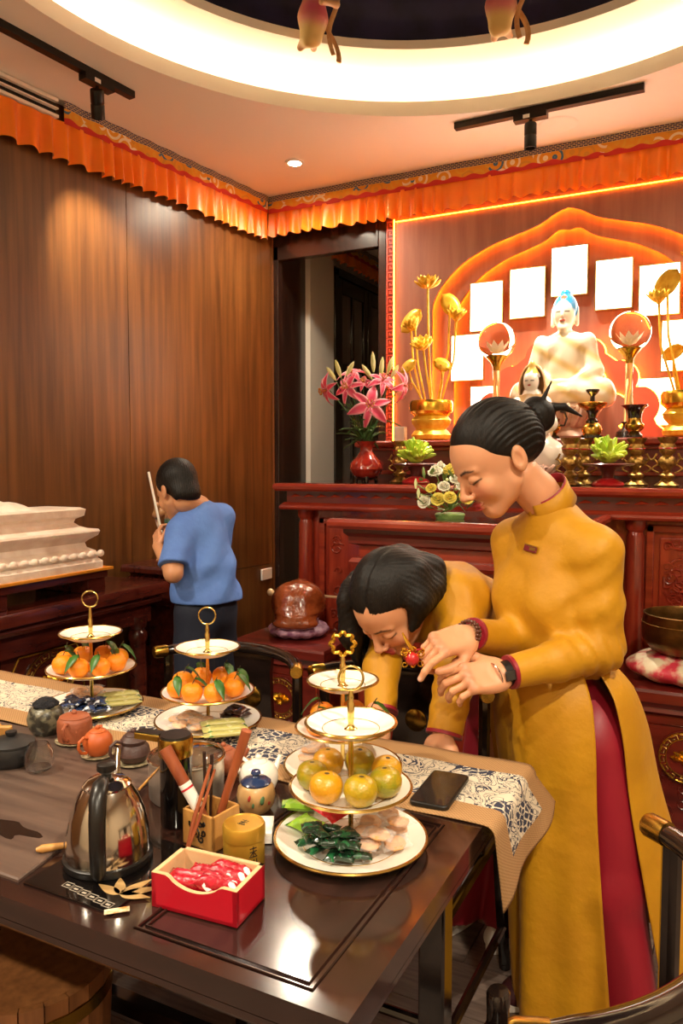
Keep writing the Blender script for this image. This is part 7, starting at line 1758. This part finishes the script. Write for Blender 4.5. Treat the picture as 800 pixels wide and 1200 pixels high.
    V, Q = sdf_mesh(lambda p: np.maximum(tr_(p) + vfold(p, l, 50, .003), .05 - p[:, 2]), *bbox([Hp, f1, f2], .16), .010); mesh_obj('trousers', V, Q, 'red_silk', t)
    sneaker(t, f1 + fb * .10, f1 - fb * .12, 'shoe_white', False); sneaker(t, f2 + fb * .10, f2 - fb * .12, 'shoe_white', False)
woman_bending()
# the red and gold trinket the women look at
tk_ = atd(483, 768, 1.70)
tz_ = thing('lucky_charm', 'small red and gold filigree charm dangling from the standing woman\'s fingers', 'charm', tuple(tk_ - (0, 0, .03)))
cm = MB(); rr2_ = random.Random(2)
for k in range(16):
    c = tk_ + RT * rr2_.uniform(-.024, .024) + UP * rr2_.uniform(-.022, .012); r = rr2_.uniform(.004, .008)
    cm.tube([c + r * (RT * cos(a) + UP * sin(a)) + FW * rr2_.uniform(-.003, .003) for a in np.linspace(0, 2 * pi, 11)[:-1]], .0016, 5, closed=True)
cm.build('filigree', 'gold', tz_)['kind'] = 'stuff'
MB().tube([tk_ + UP * .012, tk_ + UP * .03 - RT * .012, tk_ + UP * .05 - RT * .022], [.005, .004, .002], 8).build('chain', 'gold', tz_)
MB().sph(tuple(tk_ - UP * .008 + FW * .004), .016, 12, 8, (1, 1, 1)).build('red_core', 'dish_red', tz_)
MB().tube([tk_ + UP * .01, atd(495, 760, 1.70)], .0012, 5).build('thread', 'label_red', tz_)

# ------------------------------------------------------------------ boy
def boy():
    z = np.array((0, 0, 1.)); fb = heading(radians(-32)); RB = basis(fb); l = RB[:, 0]; D0 = 3.12
    Sc = atd(233, 604, D0); Wc = atd(241, 665, D0); Hc = atd(241, 715, D0 + .02); Fc = np.array((Hc[0], Hc[1], 0.)) + fb * .0
    t = thing('person', 'boy in blue t-shirt and navy shorts seen from behind at the painted figure', 'person', tuple(Fc))
    hp = atd(208, 576, D0 - .03); RH = basis(heading(radians(-46)), radians(26), radians(0)); hs = .94
    V, Q = sdf_mesh(HEADF, (-.095, -.135, -.17), (.095, .12, .135), .004)
    C_ = col_by(V, face_rules('b5605a'), 'c98e66'); Vh = V * hs @ RH.T + hp
    n0 = hp + RH @ np.array((0, .03, -.06)) * hs
    V2, Q2 = sdf_mesh(chain([n0, Sc + z * .035, Sc - z * .03], [.045, .043, .045], .02), *bbox([n0, Sc], .1), .006)
    Ls = atd(212, 624, D0 - .08); Le = atd(203, 672, D0 - .17); Lw = atd(185, 640, D0 - .06); Rs = atd(259, 606, D0 + .10); Re = Rs - z * .21 + fb * .05; Rw = Re + fb * .19 + z * .04
    la = chain([Ls, Le, Lw], [.038, .033, .022], .02); ra = chain([Rs, Re, Rw], [.038, .033, .022], .02)
    lg = [(chain([Hc + l * s * .06, Hc * .5 + Fc * .5 + l * s * .065, Fc + l * s * .065 + z * .06], [.065, .045, .03], .02), .04) for s in (-1, 1)]
    V3, Q3 = sdf_mesh(U(chain([Sc - z * .06, Wc, Hc], [.07, .08, .10], .04), (la, .02), (ra, .02), *lg), *bbox([Sc, Fc, Ls, Rs, Le, Lw, Rw], .14), .008)
    fx = atd(184, 622, D0 - .02) - Lw; fx /= np.linalg.norm(fx); zz = -RT * .7 - FW * .7; zz -= fx * (zz @ fx); zz /= np.linalg.norm(zz)
    Vl, Ql, Cl = hand_mesh([(.5, .7, .4)] * 4, np.stack([fx, np.cross(zz, fx), zz], 1), Lw, left=True, scale=.72)
    Vr, Qr, Cr = hand_mesh([(.3, .5, .3)] * 4, np.stack([fb, l, z], 1), Rw, scale=.72)
    VV, QQ = merge((Vh, Q), (V2, Q2), (V3, Q3), (Vl, Ql), (Vr, Qr)); sk = lambda n_: np.tile(np.array(lin('c98e66')), (n_, 1))
    mesh_obj('body', VV, QQ, 'skin', t, np.concatenate([C_, sk(len(V2)), sk(len(V3)), Cl * .95, Cr * .95]))
    hair = U(ell((0, .018, .048), (.082, .102, .092)), (ell((0, .062, -.03), (.066, .045, .055)), .03))
    cut = lambda p: -(p[:, 2] - .058 + .95 * (p[:, 1] + .080) - .016 + .03 * (np.abs(p[:, 0]) > .05))
    hf = lambda p: -smin(-(hair(p) + .0010 * np.sin(70 * np.arctan2(p[:, 0], p[:, 1]) + 60 * p[:, 2])), -cut(p), .012)
    V, Q = sdf_mesh(hf, (-.11, -.12, -.12), (.11, .16, .17), .0045); mesh_obj('hair', V * hs @ RH.T + hp, Q, 'hair', t)
    torso = U(ell(Sc - z * .10, (.135, .095, .14), RB), (chain([Ls, Sc + z * .012, Rs], [.048, .052, .048], .03), .05), (chain([Sc - z * .1, Wc, Hc + z * .05], [.095, .108, .132], .05), .05), (ell(Hc + z * .06, (.150, .128, .12), RB), .04), (flat(chain([Ls, Le], [.056, .060], .02), Ls * .18 + Le * .82, Le - Ls), .03), (flat(chain([Rs, Re], [.056, .060], .02), Rs * .35 + Re * .65, Re - Rs), .03))
    k_ = (l + np.array((0, 0, .9))).astype(np.float32)
    V, Q = sdf_mesh(lambda p: np.maximum(torso(p) + .006 * np.sin(38 * (p @ k_) + 12 * (p @ fb.astype(np.float32))) * np.clip((Sc[2] - .02 - p[:, 2]) * 6, 0, 1), (Hc[2] + .045) - p[:, 2]), *bbox([Sc, Hc, Ls, Rs, Le, Re], .16), .007); mesh_obj('tshirt', V, Q, 'blue_cotton', t)
    sh_ = U(ell(Hc, (.130, .112, .13), RB), (cap(Hc + l * .065, Hc + l * .075 - z * .30, .082, .085), .03), (cap(Hc - l * .065, Hc - l * .075 - z * .30, .082, .085), .03))
    V, Q = sdf_mesh(lambda p: np.maximum(sh_(p) + vfold(p, l, 45, .003), (Hc[2] - .30) - p[:, 2]), *bbox([Hc + l * .15, Hc - l * .15, Hc - z * .35], .12), .009); mesh_obj('shorts', V, Q, 'navy_cotton', t)
    for s in (-1, 1): q = Fc + l * s * .065; sneaker(t, q + fb * .11, q - fb * .08, 'shoe_white', False)
boy()
